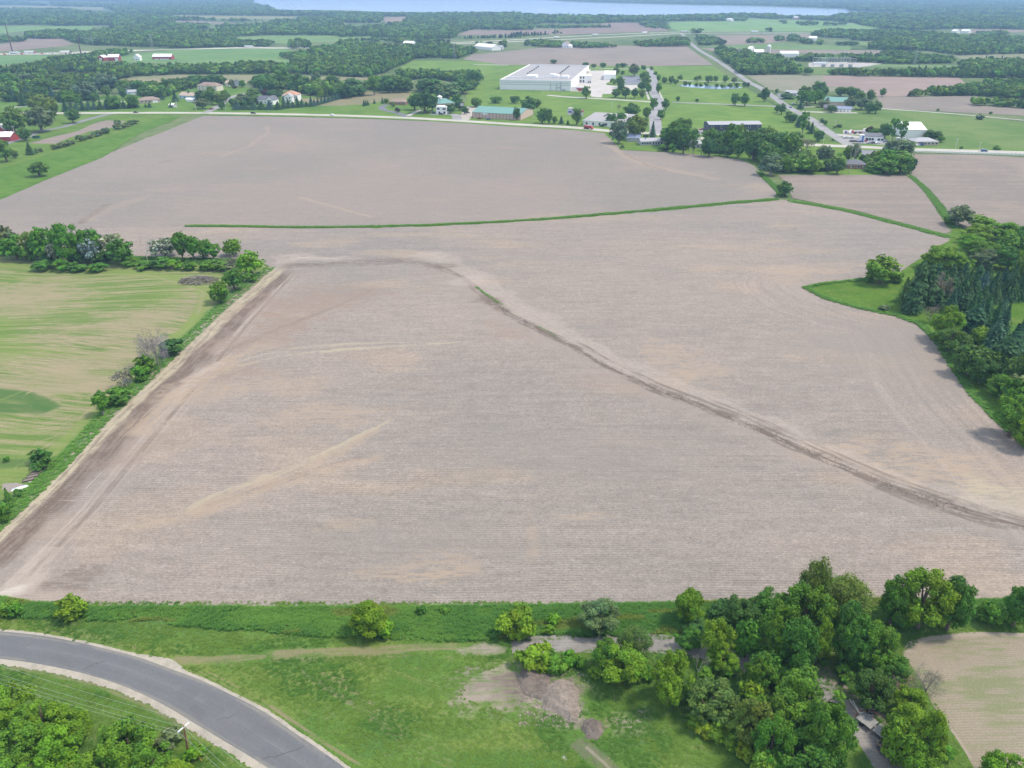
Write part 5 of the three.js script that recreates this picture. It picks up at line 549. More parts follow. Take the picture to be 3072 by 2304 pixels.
many(zN, 'trees of the highway grove', 'in the grove below the highway', [[40, 530, 830, 230, 'mid'], [270, 640, 960, 230, 'dark'], [400, 560, 800, 250, 'mid'], [430, 760, 1000, 230, 'mid'], [600, 620, 900, 250, 'midO'], [720, 640, 920, 250, 'green', 'large tree in the middle of the grove below the highway'], [490, 900, 1160, 260, 'gray', 'grey green tree at the lower corner of the grove'], [680, 930, 1130, 170, 'green'], [830, 980, 1130, 150, 'green'], [900, 850, 1020, 230, 'mid'], [950, 700, 870, 190, 'haze', 'pale thin tree in the grove beside the highway'], [1000, 960, 1140, 190, 'green'], [1180, 800, 1030, 200, 'grayR'], [1340, 970, 1150, 160, 'dark'], [1220, 1020, 1120, 90, 'gray'], [1480, 790, 980, 130, 'mid'], [1570, 780, 980, 110, 'gray'], [1520, 760, 1150, 150, 'dead', 'white stemmed bare tree standing before the grove'], [1380, 880, 990, 140, 'bush'], [1660, 910, 1000, 100, 'dark'], [1750, 900, 1010, 140, 'olive'], [1800, 1020, 1150, 210, 'bush'], [1960, 840, 1080, 230, 'green'], [1960, 960, 1150, 260, 'green'], [2060, 740, 950, 260, 'gray', 'tall grey green tree at the right end of the grove'], [2200, 720, 920, 230, 'gray'], [2150, 900, 1140, 260, 'green'], [2260, 940, 1130, 150, 'darkR', 'dark round tree at the right tip of the grove'], [670, 1255, 1430, 180, 'midO', 'round bush tree where the green strips meet'], [1090, 600, 740, 130, 'mid'], [1000, 520, 640, 90, 'spruce'], [900, 400, 600, 120, 'sparse'], [840, 440, 560, 70, 'spruce'], [730, 380, 490, 120, 'mid'], [1270, 712, 745, 35, 'bush'], [1180, 475, 540, 60, 'gray'], [1740, 550, 650, 90, 'bushR'], [1800, 570, 650, 130, 'mid'], [1350, 520, 560, 90, 'bushG'], [1150, 450, 500, 100, 'bushG'], [1300, 540, 580, 50, 'mid']]);
many(zO, 'trees of the right highway houses', 'by the ranch house at right', [[440, 300, 480, 140, 'mid'], [565, 240, 480, 140, 'sparse', 'taller dark tree left of the white shed'], [670, 270, 490, 160, 'sparse'], [1045, 380, 500, 200, 'darkR', 'dark round tree right of the white shed'], [1160, 460, 535, 90, 'green', 'small green tree beside the ranch house'], [860, 525, 575, 40, 'bush'], [1410, 590, 630, 45, 'bush', 'small bush on the far highway side'], [1880, 590, 640, 90, 'bush', 'wide bush on the far highway side'], [1110, 105, 140, 40, 'bush'], [1790, 145, 180, 36, 'bush'], [1660, 200, 235, 120, 'bushG'], [850, 20, 70, 0.1, 'bush']].slice(0, 11));

// distant woods: far-off masses, one object of each kind
const lowB = [0, 1, 2].map((i) => crown(201 + i, { k: 1.15, clumps: 11, n: 150, leaf: 0.33, cr: 0.46, shape: i === 1 ? 'pear' : 'round', jit: 0.6 }).geo), lowC = conifer(211, 7, 7, 0.36).geo;

function inPoly(p, x, y) { let c = false; for (let i = 0, j = p.length - 1; i < p.length; j = i++) if ((p[i][1] > y) !== (p[j][1] > y) && x < (p[j][0] - p[i][0]) * (y - p[i][1]) / (p[j][1] - p[i][1]) + p[i][0]) c = !c; return c; }
function wood(zz, a, hgt = 11, con = 0.08, dens = 1) {
  const q = pts(zz, ...a);
  hgt *= 0.82; const up = q.map(([x, y], i) => { const a = q[(i + q.length - 1) % q.length], b = q[(i + 1) % q.length]; return inPoly(q, x + ((a[0] + b[0]) / 2 - x) * 0.02, y - 1.2) ? 0.12 : 0.85; }), W = q.map((p, i) => G(p, hgt * up[i])), wx = W.map((p) => p[0]), wz = W.map((p) => p[1]), X0 = Math.min(...wx), X1 = Math.max(...wx), Z0 = Math.min(...wz), Z1 = Math.max(...wz);
  const area = Math.abs(W.reduce((s, p, i) => { const n = W[(i + 1) % W.length]; return s + p[0] * n[1] - n[0] * p[1]; }, 0) / 2), dist = -(Z0 + Z1) / 2;
  // jittered lattice in the ground, wider with distance
  let z = Z1; while (z > Z0) { const sp = Math.max(6.2, -z * 0.0062) / Math.sqrt(dens); for (let x = X0 + farR() * sp; x < X1; x += sp) { const px = x + (farR() - 0.5) * sp * 0.9, pz = z + (farR() - 0.5) * sp * 0.9; if (Math.abs(px) > -pz * 0.78 + 60) continue; if (!inPoly(W, px, pz)) continue; const big = sp / 6.2, s = (0.72 + 0.6 * farR()) * Math.pow(big, 0.75), t = farR() < con ? 3 : Math.floor(farR() * 3), r = t === 3 ? 2.6 * s : 4.3 * s * (0.8 + 0.4 * farR()), h = (t === 3 ? hgt * 0.52 : hgt * 0.45) * (0.75 + 0.5 * farR()) * Math.pow(big, 0.25); far[t].push([px, pz, r, h, farR(), farR() * 6.28, 0.5 + fbm(px * 0.01, pz * 0.01, 3)]); } z -= sp * 1.02; }
  for (let i = 0; i < W.length; i++) { const j = (i + 1) % W.length; if (up[i] > 0.5 || up[j] > 0.5) continue; const a = W[i], b = W[j], l = Math.hypot(b[0] - a[0], b[1] - a[1]), n = Math.floor(l / Math.max(5.5, -a[1] * 0.006)); for (let k = 0; k < n; k++) { const t = (k + farR()) / n, px = lerp(a[0], b[0], t), pz = lerp(a[1], b[1], t) - 2 - 3 * farR(); if (Math.abs(px) > -pz * 0.78 + 60) continue; const s = 0.7 + 0.5 * farR(), ty = farR() < con ? 3 : Math.floor(farR() * 3); far[ty].push([px, pz, (ty === 3 ? 2.4 : 4) * s, hgt * 0.42 * (0.7 + 0.5 * farR()), farR(), farR() * 6.28, 0.5 + fbm(px * 0.01, pz * 0.01, 3)]); } }
}
// left
wood(zA, [[-400, 760], [120, 850], [380, 800], [700, 740], [1100, 780], [1440, 820], [1560, 800], [2212, 850], [2212, 940], [1700, 960], [1500, 1010], [1200, 930], [900, 900], [600, 940], [0, 930], [-400, 960]], 13, 0.05);
wood(zA, [[-400, 930], [600, 930], [1300, 930], [1560, 1030], [1500, 1100], [900, 1120], [400, 1150], [0, 1230], [-400, 1230]], 12, 0.12, 0.8);
wood(zA, [[620, 720], [1000, 690], [1420, 620], [1680, 640], [1640, 690], [1540, 710], [1340, 700], [1240, 740], [1200, 790], [800, 790]], 10, 0.05);
wood(zA, [[-400, 120], [0, 110], [900, 115], [1100, 150], [1500, 170], [2212, 200], [2212, 330], [1600, 330], [1200, 320], [850, 330], [450, 310], [0, 320], [-400, 330]], 13, 0.04);
wood(zA, [[100, 410], [400, 400], [850, 375], [1050, 400], [1300, 370], [1600, 310], [2212, 330], [2212, 600], [1750, 590], [1200, 570], [960, 540], [820, 490], [400, 490], [330, 440]], 12, 0.05);
wood(zA, [[-400, 440], [0, 450], [300, 480], [250, 530], [-400, 560]], 10, 0.05); wood(zA, [[-400, 10], [200, 20], [640, 60], [0, 62], [-400, 62]], 12); wood(zA, [[640, 30], [1400, 45], [2212, 60], [2212, 190], [1500, 160], [1330, 90], [700, 80]], 12); wood(zA, [[0, -20], [2212, -20], [2212, 55], [1460, 30], [0, 6]], 12);
wood(zB, [[-20, -20], [1060, -20], [1040, 40], [1250, 75], [1330, 110], [1350, 130], [1500, 140], [2212, 150], [2212, 190], [1600, 205], [800, 195], [0, 185]], 12); wood(zB, [[0, 205], [300, 225], [800, 250], [1600, 245], [1700, 210], [2212, 200], [2212, 290], [0, 260]], 12); wood(zB, [[0, 290], [480, 310], [500, 330], [200, 390], [480, 400], [700, 300], [820, 320], [1500, 270], [2212, 280], [2212, 450], [1250, 440], [830, 460], [800, 580], [0, 600]], 12); wood(zB, [[800, 500], [1300, 510], [1300, 590], [0, 610], [0, 560]], 9);
wood(zB, [[1530, 520], [1640, 490], [1780, 520], [1790, 600], [1530, 620]], 12); wood(zB, [[1440, 670], [1540, 660], [1550, 745], [1440, 745]], 10);
wood(zB, [[-20, 815], [700, 810], [1000, 780], [1250, 780], [1550, 830], [1560, 680], [1850, 600], [2212, 540], [2400, 560], [2400, 950], [1900, 950], [1400, 920], [1000, 930], [600, 940], [-20, 935]], 12, 0.03);
wood(zA, [[0, 1180], [500, 1180], [900, 1150], [1300, 1180], [1250, 1260], [900, 1290], [650, 1270], [200, 1290], [0, 1290]], 11, 0.25, 0.8); wood(zA, [[1420, 1060], [1900, 1040], [2212, 1050], [2212, 1180], [2080, 1240], [1800, 1220], [1760, 1160], [1500, 1140]], 11, 0.1, 0.8); wood(zB, [[0, 1000], [700, 990], [720, 1060], [400, 1040], [330, 1110], [0, 1180]], 11, 0.1, 0.8); wood(zB, [[1080, 980], [1500, 960], [2212, 1060], [2212, 1200], [1950, 1230], [1680, 1180], [1500, 1120], [1250, 1150], [1080, 1100]], 12, 0.12, 0.9); wood(zB, [[820, 1280], [1100, 1250], [1130, 1330], [840, 1350]], 7, 0.3, 0.6); wood(zC, [[0, 1150], [320, 1100], [300, 1200], [60, 1250]], 9, 0.05, 0.6); wood(zN, [[180, 640], [780, 620], [880, 760], [800, 900], [900, 960], [1380, 960], [1380, 1100], [900, 1120], [600, 1120], [440, 1080], [300, 900]], 9, 0.05, 0.5); wood(zN, [[1650, 900], [2000, 800], [2260, 760], [2290, 1060], [1800, 1120], [1720, 1020]], 9, 0.05, 0.6); wood(zM, [[1250, 640], [1560, 560], [1600, 760], [1500, 840], [1260, 760]], 9, 0.05, 0.5); wood(zM, [[1750, 700], [2200, 650], [2212, 900], [1780, 880]], 8, 0.1, 0.4);
// centre
wood(zC, [[-10, 520], [120, 480], [160, 530], [700, 570], [1300, 540], [1650, 600], [1750, 600], [1740, 660], [1640, 690], [1500, 740], [1200, 730], [930, 740], [840, 800], [700, 850], [560, 920], [340, 980], [-10, 960]], 12, 0.03); wood(zC, [[560, 900], [840, 890], [1100, 880], [1500, 920], [1700, 880], [1800, 960], [1780, 1040], [1480, 1040], [1300, 1010], [1060, 1000], [880, 1010], [730, 960]], 11, 0.03); wood(zC, [[300, 1060], [420, 970], [840, 980], [920, 1060], [880, 1150], [500, 1150], [330, 1130]], 10, 0.03); wood(zC, [[1000, 1040], [1250, 1020], [1300, 1080], [1530, 1040], [1740, 1040], [1640, 1150], [1300, 1190], [1000, 1160]], 11, 0.03); wood(zC, [[0, 1040], [200, 1030], [320, 1100], [300, 1190], [0, 1240]], 10, 0.05);
wood(zC, [[0, 160], [400, 158], [1000, 170], [1500, 160], [2300, 160], [2300, 375], [1700, 370], [1500, 410], [1470, 480], [1200, 500], [800, 500], [400, 460], [0, 470], [0, 340], [320, 330], [560, 310], [830, 270], [880, 210], [550, 210], [500, 290], [300, 290], [0, 290]], 12, 0.04); wood(zC, [[150, 490], [1000, 490], [1480, 510], [1400, 545], [900, 560], [400, 510]], 10, 0.04); wood(zC, [[1480, 470], [2300, 440], [2300, 480], [1500, 490]], 6, 0.9); wood(zC, [[1600, 530], [1950, 530], [1960, 565], [1700, 560]], 8); wood(zC, [[2030, 540], [2120, 520], [2130, 600], [2060, 600]], 9);
wood(zD, [[-60, 170], [500, 190], [900, 190], [1600, 205], [2212, 195], [2212, 260], [1700, 280], [1300, 285], [900, 300], [400, 290], [280, 340], [280, 380], [-60, 380]], 12, 0.05); wood(zD, [[310, 320], [900, 320], [1300, 320], [1280, 350], [600, 355], [320, 350]], 7, 0.3); wood(zD, [[0, 420], [500, 415], [520, 440], [0, 470]], 7, 0.9); wood(zD, [[540, 400], [650, 395], [660, 435], [540, 430]], 9); wood(zD, [[160, 520], [400, 505], [680, 530], [700, 600], [560, 605], [200, 580]], 10, 0.03); wood(zD, [[770, 540], [900, 530], [1350, 560], [1380, 600], [900, 612], [790, 600]], 9, 0.03); wood(zD, [[1600, 530], [1900, 500], [2100, 470], [2260, 490], [2260, 590], [1680, 595]], 10, 0.03); wood(zD, [[1650, 270], [1960, 280], [2050, 350], [2050, 370], [1700, 345]], 8, 0.1, 0.5);
wood(zE, [[-50, 190], [400, 185], [800, 170], [1200, 180], [1350, 205], [1190, 245], [870, 220], [820, 265], [-50, 262]], 11, 0.05); wood(zE, [[1200, 200], [1960, 215], [2000, 175], [2260, 170], [2260, 290], [1500, 240]], 11, 0.05); wood(zE, [[-50, 480], [100, 470], [110, 570], [-50, 570]], 10); wood(zE, [[200, 440], [480, 470], [580, 530], [570, 570], [250, 575]], 9); wood(zE, [[450, 600], [580, 590], [720, 650], [860, 620], [940, 690], [1260, 690], [1360, 760], [1690, 910], [1650, 935], [900, 950], [760, 930], [690, 830], [560, 780]], 12, 0.03); wood(zE, [[1400, 740], [1640, 690], [2260, 690], [2260, 780], [1640, 780], [1400, 770]], 9); wood(zE, [[1900, 890], [2100, 860], [2260, 870], [2260, 950], [1900, 955]], 10); wood(zE, [[1670, 420], [1900, 375], [2260, 380], [2260, 490], [1800, 470]], 12, 0.04); wood(zE, [[1220, 470], [1320, 460], [1310, 520], [1220, 520]], 9); wood(zE, [[1390, 440], [1490, 430], [1500, 520], [1390, 520]], 10); wood(zE, [[1530, 490], [1680, 500], [1680, 560], [1560, 560]], 9); wood(zE, [[1720, 530], [1810, 510], [1810, 570], [1720, 570]], 8); wood(zE, [[2000, 540], [2260, 530], [2260, 580], [2000, 575]], 8); wood(zE, [[860, 490], [1060, 480], [1060, 545], [860, 545]], 8, 0.05, 0.6); wood(zE, [[1110, 365], [1165, 362], [1165, 400], [1110, 400]], 9); wood(zE, [[160, 375], [260, 375], [265, 430], [165, 430]], 10); wood(zE, [[1290, 265], [1420, 265], [1420, 300], [1290, 300]], 9, 0.05, 0.6); wood(zE, [[1490, 285], [1740, 275], [1740, 320], [1490, 325]], 9, 0.05, 0.5); wood(zE, [[1830, 290], [2080, 290], [2080, 325], [1830, 325]], 9, 0.05, 0.5);
// right
wood(zF, [[0, 690], [270, 690], [280, 790], [0, 790]], 11); wood(zF, [[0, 880], [600, 880], [1200, 860], [1400, 860], [1400, 760], [1700, 740], [2400, 750], [2400, 990], [1700, 985], [1000, 975], [0, 960]], 12, 0.03); wood(zF, [[1000, 1110], [1250, 1090], [1900, 1090], [1640, 1010], [2400, 990], [2400, 1270], [1600, 1210], [1050, 1215]], 11, 0.04); wood(zF, [[700, 1170], [870, 1130], [1000, 1150], [980, 1220], [700, 1225]], 10); wood(zF, [[1560, 1280], [1900, 1250], [2400, 1300], [2400, 1390], [1560, 1325]], 9, 0.03); wood(zF, [[320, 690], [500, 640], [1300, 720], [1330, 800], [760, 810], [330, 800]], 10, 0.03); wood(zF, [[200, 570], [400, 490], [800, 430], [2400, 470], [2400, 670], [1400, 700], [1000, 640], [460, 650], [350, 620]], 12, 0.03); wood(zF, [[0, 380], [500, 380], [1000, 400], [1400, 440], [400, 500], [200, 520], [0, 510]], 11, 0.03); wood(zF, [[0, 160], [500, 165], [1500, 180], [2400, 200], [2400, 375], [1350, 360], [800, 380], [450, 370], [100, 310], [0, 270]], 12, 0.03); wood(zF, [[-20, 0], [2400, 0], [2400, 200], [1500, 180], [500, 150], [-20, 130]], 12); wood(zE, [[0, -10], [2260, -10], [2260, 112], [1600, 90], [1000, 70], [0, 52]], 12); wood(zD, [[560, -10], [2212, -10], [2212, 50], [1200, 30], [600, 6]], 12);
wood(zF, [[1640, 400], [1970, 390], [2000, 460], [1640, 450]], 9);
far.forEach((list, t) => {
  const m = leafMat(t === 3 ? [0.040, 0.100, 0.036] : [0.100, 0.215, 0.034], 0.28), o = new THREE.InstancedMesh(t === 3 ? lowC : lowB[t], m, list.length); o.name = ['distant_woodland', 'distant_woodland_001', 'distant_woodland_002', 'distant_conifers'][t]; const M = new THREE.Matrix4(), q = new THREE.Quaternion(), Y = new THREE.Vector3(0, 1, 0), c = new THREE.Color();
  list.forEach(([x, z, r, h, v, a, pt], i) => { M.compose(new THREE.Vector3(x, 0, z), q.setFromAxisAngle(Y, a), new THREE.Vector3(r, h, r)); o.setMatrixAt(i, M); const l = (0.5 + 0.95 * v * v + 0.1) * (0.5 + 0.5 * pt); c.setRGB(l * (0.8 + 0.5 * farR()), l, l * (0.6 + 0.5 * farR())); o.setColorAt(i, c); });
  o.castShadow = o.receiveShadow = true; scene.add(o); struct(o, ['far woods of mixed green broadleaf trees towards the lake', 'far woods of pear shaped broadleaf trees towards the lake', 'far woods of rounded broadleaf trees towards the lake', 'dark conifers scattered through the far woods'][t], 'woodland', 'stuff');
});
{ const n = {}; scene.children.forEach((o) => { const k = o.name.replace(/_\d+$/, ''); n[k] = (n[k] ?? 0) + 1; }); console.log(Object.entries(n).filter((e) => e[1] > 20).join(' ')); }
console.log('far trees', far.map((l) => l.length).join(' '), 'near tree tris', TRIS.n);
// ---------- buildings ----------
const MT = { white: std([0.75, 0.75, 0.74], 0.7), cream: std([0.62, 0.57, 0.47], 0.8), red: std([0.33, 0.045, 0.045], 0.8), salmon: std([0.50, 0.38, 0.32], 0.85), tan: std([0.46, 0.38, 0.29], 0.85), grey: std([0.42, 0.43, 0.45], 0.8), navy: std([0.045, 0.055, 0.085], 0.7), pblue: std([0.42, 0.55, 0.66], 0.8), brick: std([0.30, 0.15, 0.11], 0.9), glass: std([0.03, 0.035, 0.045], 0.15), trim: std([0.78, 0.78, 0.76], 0.6), steel: std([0.35, 0.36, 0.37], 0.5, { metalness: 0.3 }), dark: std([0.05, 0.05, 0.055], 0.7), wood: std([0.22, 0.16, 0.11], 0.95), pole: std([0.20, 0.13, 0.085], 0.95), pale: std([0.55, 0.53, 0.50], 0.9), rubber: std([0.025, 0.025, 0.027], 0.9) };
function roofTex(rgb, pitch, strong) { const m = std(rgb, 0.75); const o = new Map2(0, 0, 8, 8, 128, 128).fill((x, y) => { const f = Math.abs(x % pitch) < 0.12 ? 1 - strong : 1, l = f * speck(0.16) * (0.9 + 0.2 * vp(x * 2, y * 2, 16)); return [l * 0.9, l * 0.9, l * 0.9]; }); m.map = o.tex(); return m; }
const RF = { green: roofTex([0.14, 0.30, 0.27], 0.8, 0.15), grey: roofTex([0.36, 0.37, 0.40], 1, 0.04), dark: roofTex([0.115, 0.12, 0.145], 1, 0.05), brown: roofTex([0.27, 0.20, 0.165], 1, 0.05), white: roofTex([0.80, 0.80, 0.80], 0.8, 0.08), tan: roofTex([0.42, 0.33, 0.26], 1, 0.05), orange: roofTex([0.46, 0.26, 0.17], 1, 0.05), blue: roofTex([0.20, 0.25, 0.36], 1, 0.05), flat: roofTex([0.32, 0.31, 0.315], 4, 0.06) };
function uvBox(g) { const p = g.attributes.position, n = g.attributes.normal, uv = new Float32Array(p.count * 2); for (let i = 0; i < p.count; i++) { const ny = Math.abs(n.getY(i)), nx = Math.abs(n.getX(i)); uv[i * 2] = nx > 0.7 ? p.getZ(i) : p.getX(i); uv[i * 2 + 1] = ny > 0.5 || nx > 0.7 ? (nx > 0.7 ? p.getY(i) : p.getZ(i)) : p.getY(i); } g.setAttribute('uv', new THREE.BufferAttribute(uv, 2)); return g; }
function tris(list) { const a = []; for (const f of list) for (let i = 1; i < f.length - 1; i++) a.push(...f[0], ...f[i], ...f[i + 1]); const g = new THREE.BufferGeometry(); g.setAttribute('position', new THREE.BufferAttribute(new Float32Array(a), 3)); g.computeVertexNormals(); return uvBox(g); }
function slab(a, b, c, d, t) { const lo = (p) => [p[0], p[1] - t, p[2]]; return [[a, b, c, d], [lo(d), lo(c), lo(b), lo(a)], [a, lo(a), lo(b), b], [b, lo(b), lo(c), c], [c, lo(c), lo(d), d], [d, lo(d), lo(a), a]]; }
function roofGeo(type, w, d, h, rh, ov = 0.45) {
  const W = w / 2 + ov, D = d / 2 + ov, y0 = h - rh * ov / (d / 2) + 0.12, y1 = h + rh + 0.12, t = 0.14;
  if (type === 'gable') return tris([...slab([-W, y0, D], [W, y0, D], [W, y1, 0], [-W, y1, 0], t), ...slab([-W, y1, 0], [W, y1, 0], [W, y0, -D], [-W, y0, -D], t)]);
  if (type === 'end') { const y = h - rh * ov / (w / 2) + 0.12; return tris([...slab([-W, y, D], [0, y1, D], [0, y1, -D], [-W, y, -D], t).map((f) => f), ...slab([0, y1, D], [W, y, D], [W, y, -D], [0, y1, -D], t)]); }
  if (type === 'hip') { const r = Math.max(0.2, W - D); return tris([[[-W, y0, D], [W, y0, D], [r, y1, 0], [-r, y1, 0]], [[W, y0, -D], [-W, y0, -D], [-r, y1, 0], [r, y1, 0]], [[W, y0, D], [W, y0, -D], [r, y1, 0]], [[-W, y0, -D], [-W, y0, D], [-r, y1, 0]], [[-W, y0, -D], [W, y0, -D], [W, y0, D], [-W, y0, D]]]); }
  if (type === 'shed') return tris(slab([-W, h + 0.1, D], [W, h + 0.1, D], [W, h + rh, -D], [-W, h + rh, -D], 0.2));
  return uvBox(bx(w + 0.1, 0.25, d + 0.1, 0, h + 0.13, 0).toNonIndexed());
}
function wallGeo(type, w, d, h, rh) {
  if (type === 'gable') { const s = new THREE.Shape([new THREE.Vector2(-d / 2, 0), new THREE.Vector2(d / 2, 0), new THREE.Vector2(d / 2, h), new THREE.Vector2(0, h + rh - 0.05), new THREE.Vector2(-d / 2, h)]), g = new THREE.ExtrudeGeometry(s, { depth: w, bevelEnabled: false }); g.translate(0, 0, -w / 2); g.rotateY(-Math.PI / 2); return uvBox(g); }
  if (type === 'end') { const s = new THREE.Shape([new THREE.Vector2(-w / 2, 0), new THREE.Vector2(w / 2, 0), new THREE.Vector2(w / 2, h), new THREE.Vector2(0, h + rh - 0.05), new THREE.Vector2(-w / 2, h)]), g = new THREE.ExtrudeGeometry(s, { depth: d, bevelEnabled: false }); g.translate(0, 0, -d / 2); return uvBox(g); }
  return uvBox(bx(w, h, d, 0, h / 2, 0).toNonIndexed());
}
// two picture points of the front foot fix place, turn and length
function building(name, fl, fr, o, label, cat = 'house', group) {
  const A = G(fl), B = G(fr), w = o.w ?? Math.hypot(B[0] - A[0], B[1] - A[1]), th = Math.atan2(B[1] - A[1], B[0] - A[0]), d = o.d, cx = (A[0] + B[0]) / 2 + Math.sin(th) * d / 2, cz = (A[1] + B[1]) / 2 - Math.cos(th) * d / 2;
  const g = base(name, cx, cz, -th); tag(g, label, cat, group); g.userData.dims = undefined; delete g.userData.dims;
  mesh('wall', wallGeo(o.type, w, d, o.h, o.rh ?? 0), MT[o.wall] ?? o.wall, g); const rf = mesh('roof', roofGeo(o.type, w, d, o.h, o.rh ?? 0), RF[o.roof], g);
  for (const [u, y, ww, hh, kind] of o.front ?? []) { const k = kind ?? 'window', x = (u - 0.5) * w; if (k === 'window') { const f = mesh('window', bx(ww + 0.24, hh + 0.24, 0.1, x, y, d / 2 + 0.06), MT.trim, g); mesh('pane', bx(ww, hh, 0.06, x, y, d / 2 + 0.1), MT.glass, f); } else if (k === 'dark_window') mesh('window', bx(ww, hh, 0.1, x, y, d / 2 + 0.06), MT.glass, g); else mesh(k, bx(ww, hh, 0.12, x, y, d / 2 + 0.07), k === 'garage_door' ? MT[o.door ?? 'trim'] : MT[o.door ?? 'white'], g); }
  for (const [u, y, ww, hh] of o.side ?? []) { const f = mesh('window', bx(0.1, hh, ww, -w / 2 - 0.06, y, (u - 0.5) * d), MT.glass, g); }
  if (o.chimney) mesh('chimney', bx(0.9, 1.6, 0.9, w * o.chimney, o.h + (o.rh ?? 0) * 0.9, -0.6), MT.brick, rf);
  return { g, w, d, rf };
}
const win = (n, y, ww = 1.3, hh = 1.3, a = 0.1, b = 0.9, k) => [...Array(n)].map((_, i) => [lerp(a, b, n > 1 ? i / (n - 1) : 0.5), y, ww, hh, k]);
// farm and houses, upper left
building('barn', zA(1245, 775), zA(1330, 775), { type: 'end', h: 5, rh: 3.4, d: 16, wall: 'red', roof: 'white', front: [[0.5, 2.2, 4.4, 4.2, 'door']] }, 'small red barn with white roof and door, left of two', 'barn');
building('barn', zA(1382, 778), zA(1522, 776), { type: 'gable', h: 6, rh: 4, d: 15, wall: 'red', roof: 'white', front: [[0.78, 2.2, 5, 4.2, 'door']] }, 'wider red barn with white roof beside the small one', 'barn');
building('barn', zA(1950, 762), zA(2190, 762), { type: 'gable', h: 5, rh: 4, d: 14, wall: 'red', roof: 'white', front: [[0.2, 0.8, 8, 1.4, 'band'], [0.62, 0.8, 16, 1.4, 'band']] }, 'long low red barn with white roof near the motorway', 'barn');
building('farmhouse', zA(1705, 775), zA(1785, 775), { type: 'end', h: 6, rh: 4, d: 10, wall: 'white', roof: 'white', front: win(3, 2, 1.6, 1.6) }, 'white farmhouse between the red barns', 'house');
building('house', zA(1515, 1195), zA(1625, 1200), { type: 'gable', h: 5.5, rh: 3, d: 10, wall: 'pblue', roof: 'grey', front: [...win(3, 1.6), ...win(3, 4.2)] }, 'pale blue two storey house among trees at far left', 'house');
building('garage', zA(1640, 1212), zA(1745, 1208), { type: 'gable', h: 3.2, rh: 2, d: 9, wall: 'pblue', roof: 'grey', front: [[0.6, 1.3, 5, 2.4, 'garage_door']] }, 'pale blue garage beside the pale blue house', 'garage');
building('house', zA(1790, 1322), zA(2050, 1306), { type: 'hip', h: 3.2, rh: 2.6, d: 12, wall: 'tan', roof: 'brown', front: [...win(3, 1.6, 1.6, 1.4, 0.1, 0.5), [0.75, 1.3, 5, 2.4, 'garage_door']] }, 'tan ranch house with brown hipped roof beside the highway', 'house');
building('house', zB(355, 1155), zB(600, 1165), { type: 'hip', h: 6, rh: 3.2, d: 13, wall: 'cream', roof: 'brown', front: [...win(5, 1.7), ...win(5, 4.4)], chimney: -0.25 }, 'large cream two storey house with brown hipped roof', 'house');
building('house', zB(120, 1255), zB(480, 1275), { type: 'gable', h: 3.4, rh: 2.8, d: 12, wall: 'pblue', roof: 'tan', front: [...win(5, 1.6, 1.6, 1.3, 0.05, 0.6), [0.8, 1.3, 5, 2.4, 'garage_door']] }, 'long pale blue house with tan roof near the side street', 'house');
building('shed', zB(205, 1297), zB(305, 1303), { type: 'gable', h: 2.6, rh: 1.2, d: 6, wall: 'white', roof: 'white', front: [[0.5, 1.1, 4, 2, 'garage_door']] }, 'small white shed in front of the long pale blue house', 'shed');
building('house', zB(1120, 1318), zB(1230, 1325), { type: 'gable', h: 4.5, rh: 3, d: 11, wall: 'white', roof: 'dark', front: win(3, 1.6) }, 'white house wing with dark roof behind the spruce hedge', 'house');
building('house', zB(1230, 1335), zB(1320, 1338), { type: 'end', h: 5, rh: 3.4, d: 12, wall: 'white', roof: 'dark', front: [...win(2, 1.7, 1.5, 1.5, 0.25, 0.75), ...win(2, 4.3, 1.3, 1.3, 0.3, 0.7)] }, 'white house with steep dark gable behind the spruce hedge', 'house');
building('house', zB(1440, 1295), zB(1620, 1298), { type: 'hip', h: 7, rh: 3.6, d: 14, wall: 'white', roof: 'orange', front: [...win(4, 1.8), ...win(4, 4.8)] }, 'tall white house with orange brown roof at the end of the hedge', 'house');
building('house_wing', zB(1470, 1308), zB(1560, 1310), { type: 'end', h: 6, rh: 3, d: 6, wall: 'white', roof: 'grey', front: [...win(2, 1.8, 1.5, 1.5, 0.3, 0.7), ...win(2, 4.6, 1.5, 1.5, 0.3, 0.7)] }, 'white gabled wing with grey roof in front of the orange roofed house', 'house');
building('house', zB(705, 1100), zB(760, 1102), { type: 'gable', h: 4, rh: 2.4, d: 9, wall: 'cream', roof: 'tan', front: win(2, 1.6) }, 'small cream house behind the lawns', 'house'); building('house', zB(820, 1098), zB(890, 1096), { type: 'end', h: 4.5, rh: 3, d: 10, wall: 'grey', roof: 'dark', front: win(2, 1.6) }, 'small grey gabled house behind the lawns', 'house');
building('shed', zB(-10, 1372), zB(42, 1374), { type: 'gable', h: 2.6, rh: 1.2, d: 6, wall: 'grey', roof: 'white' }, 'small grey shed on the lawn above the highway', 'shed');
building('red_barn', zA2(30, 520), zA2(145, 526), { type: 'gable', h: 3.6, rh: 3, d: 9, wall: 'red', roof: 'white', front: [[0.55, 1.6, 1.6, 1.2]] }, 'red barn with white roof at the left edge, nearest of three', 'barn'); building('red_barn', zA2(145, 526), zA2(208, 500), { type: 'end', h: 3.8, rh: 3, d: 8, wall: 'red', roof: 'white', front: [[0.5, 1.5, 1.2, 1.2]] }, 'red gabled barn end beside the white roofed barn', 'barn'); building('red_barn', zA2(-60, 450), zA2(70, 452), { type: 'end', h: 5, rh: 4, d: 12, wall: 'red', roof: 'white', front: win(2, 2, 1.2, 1.2, 0.3, 0.7) }, 'larger red barn cut by the left edge', 'barn');
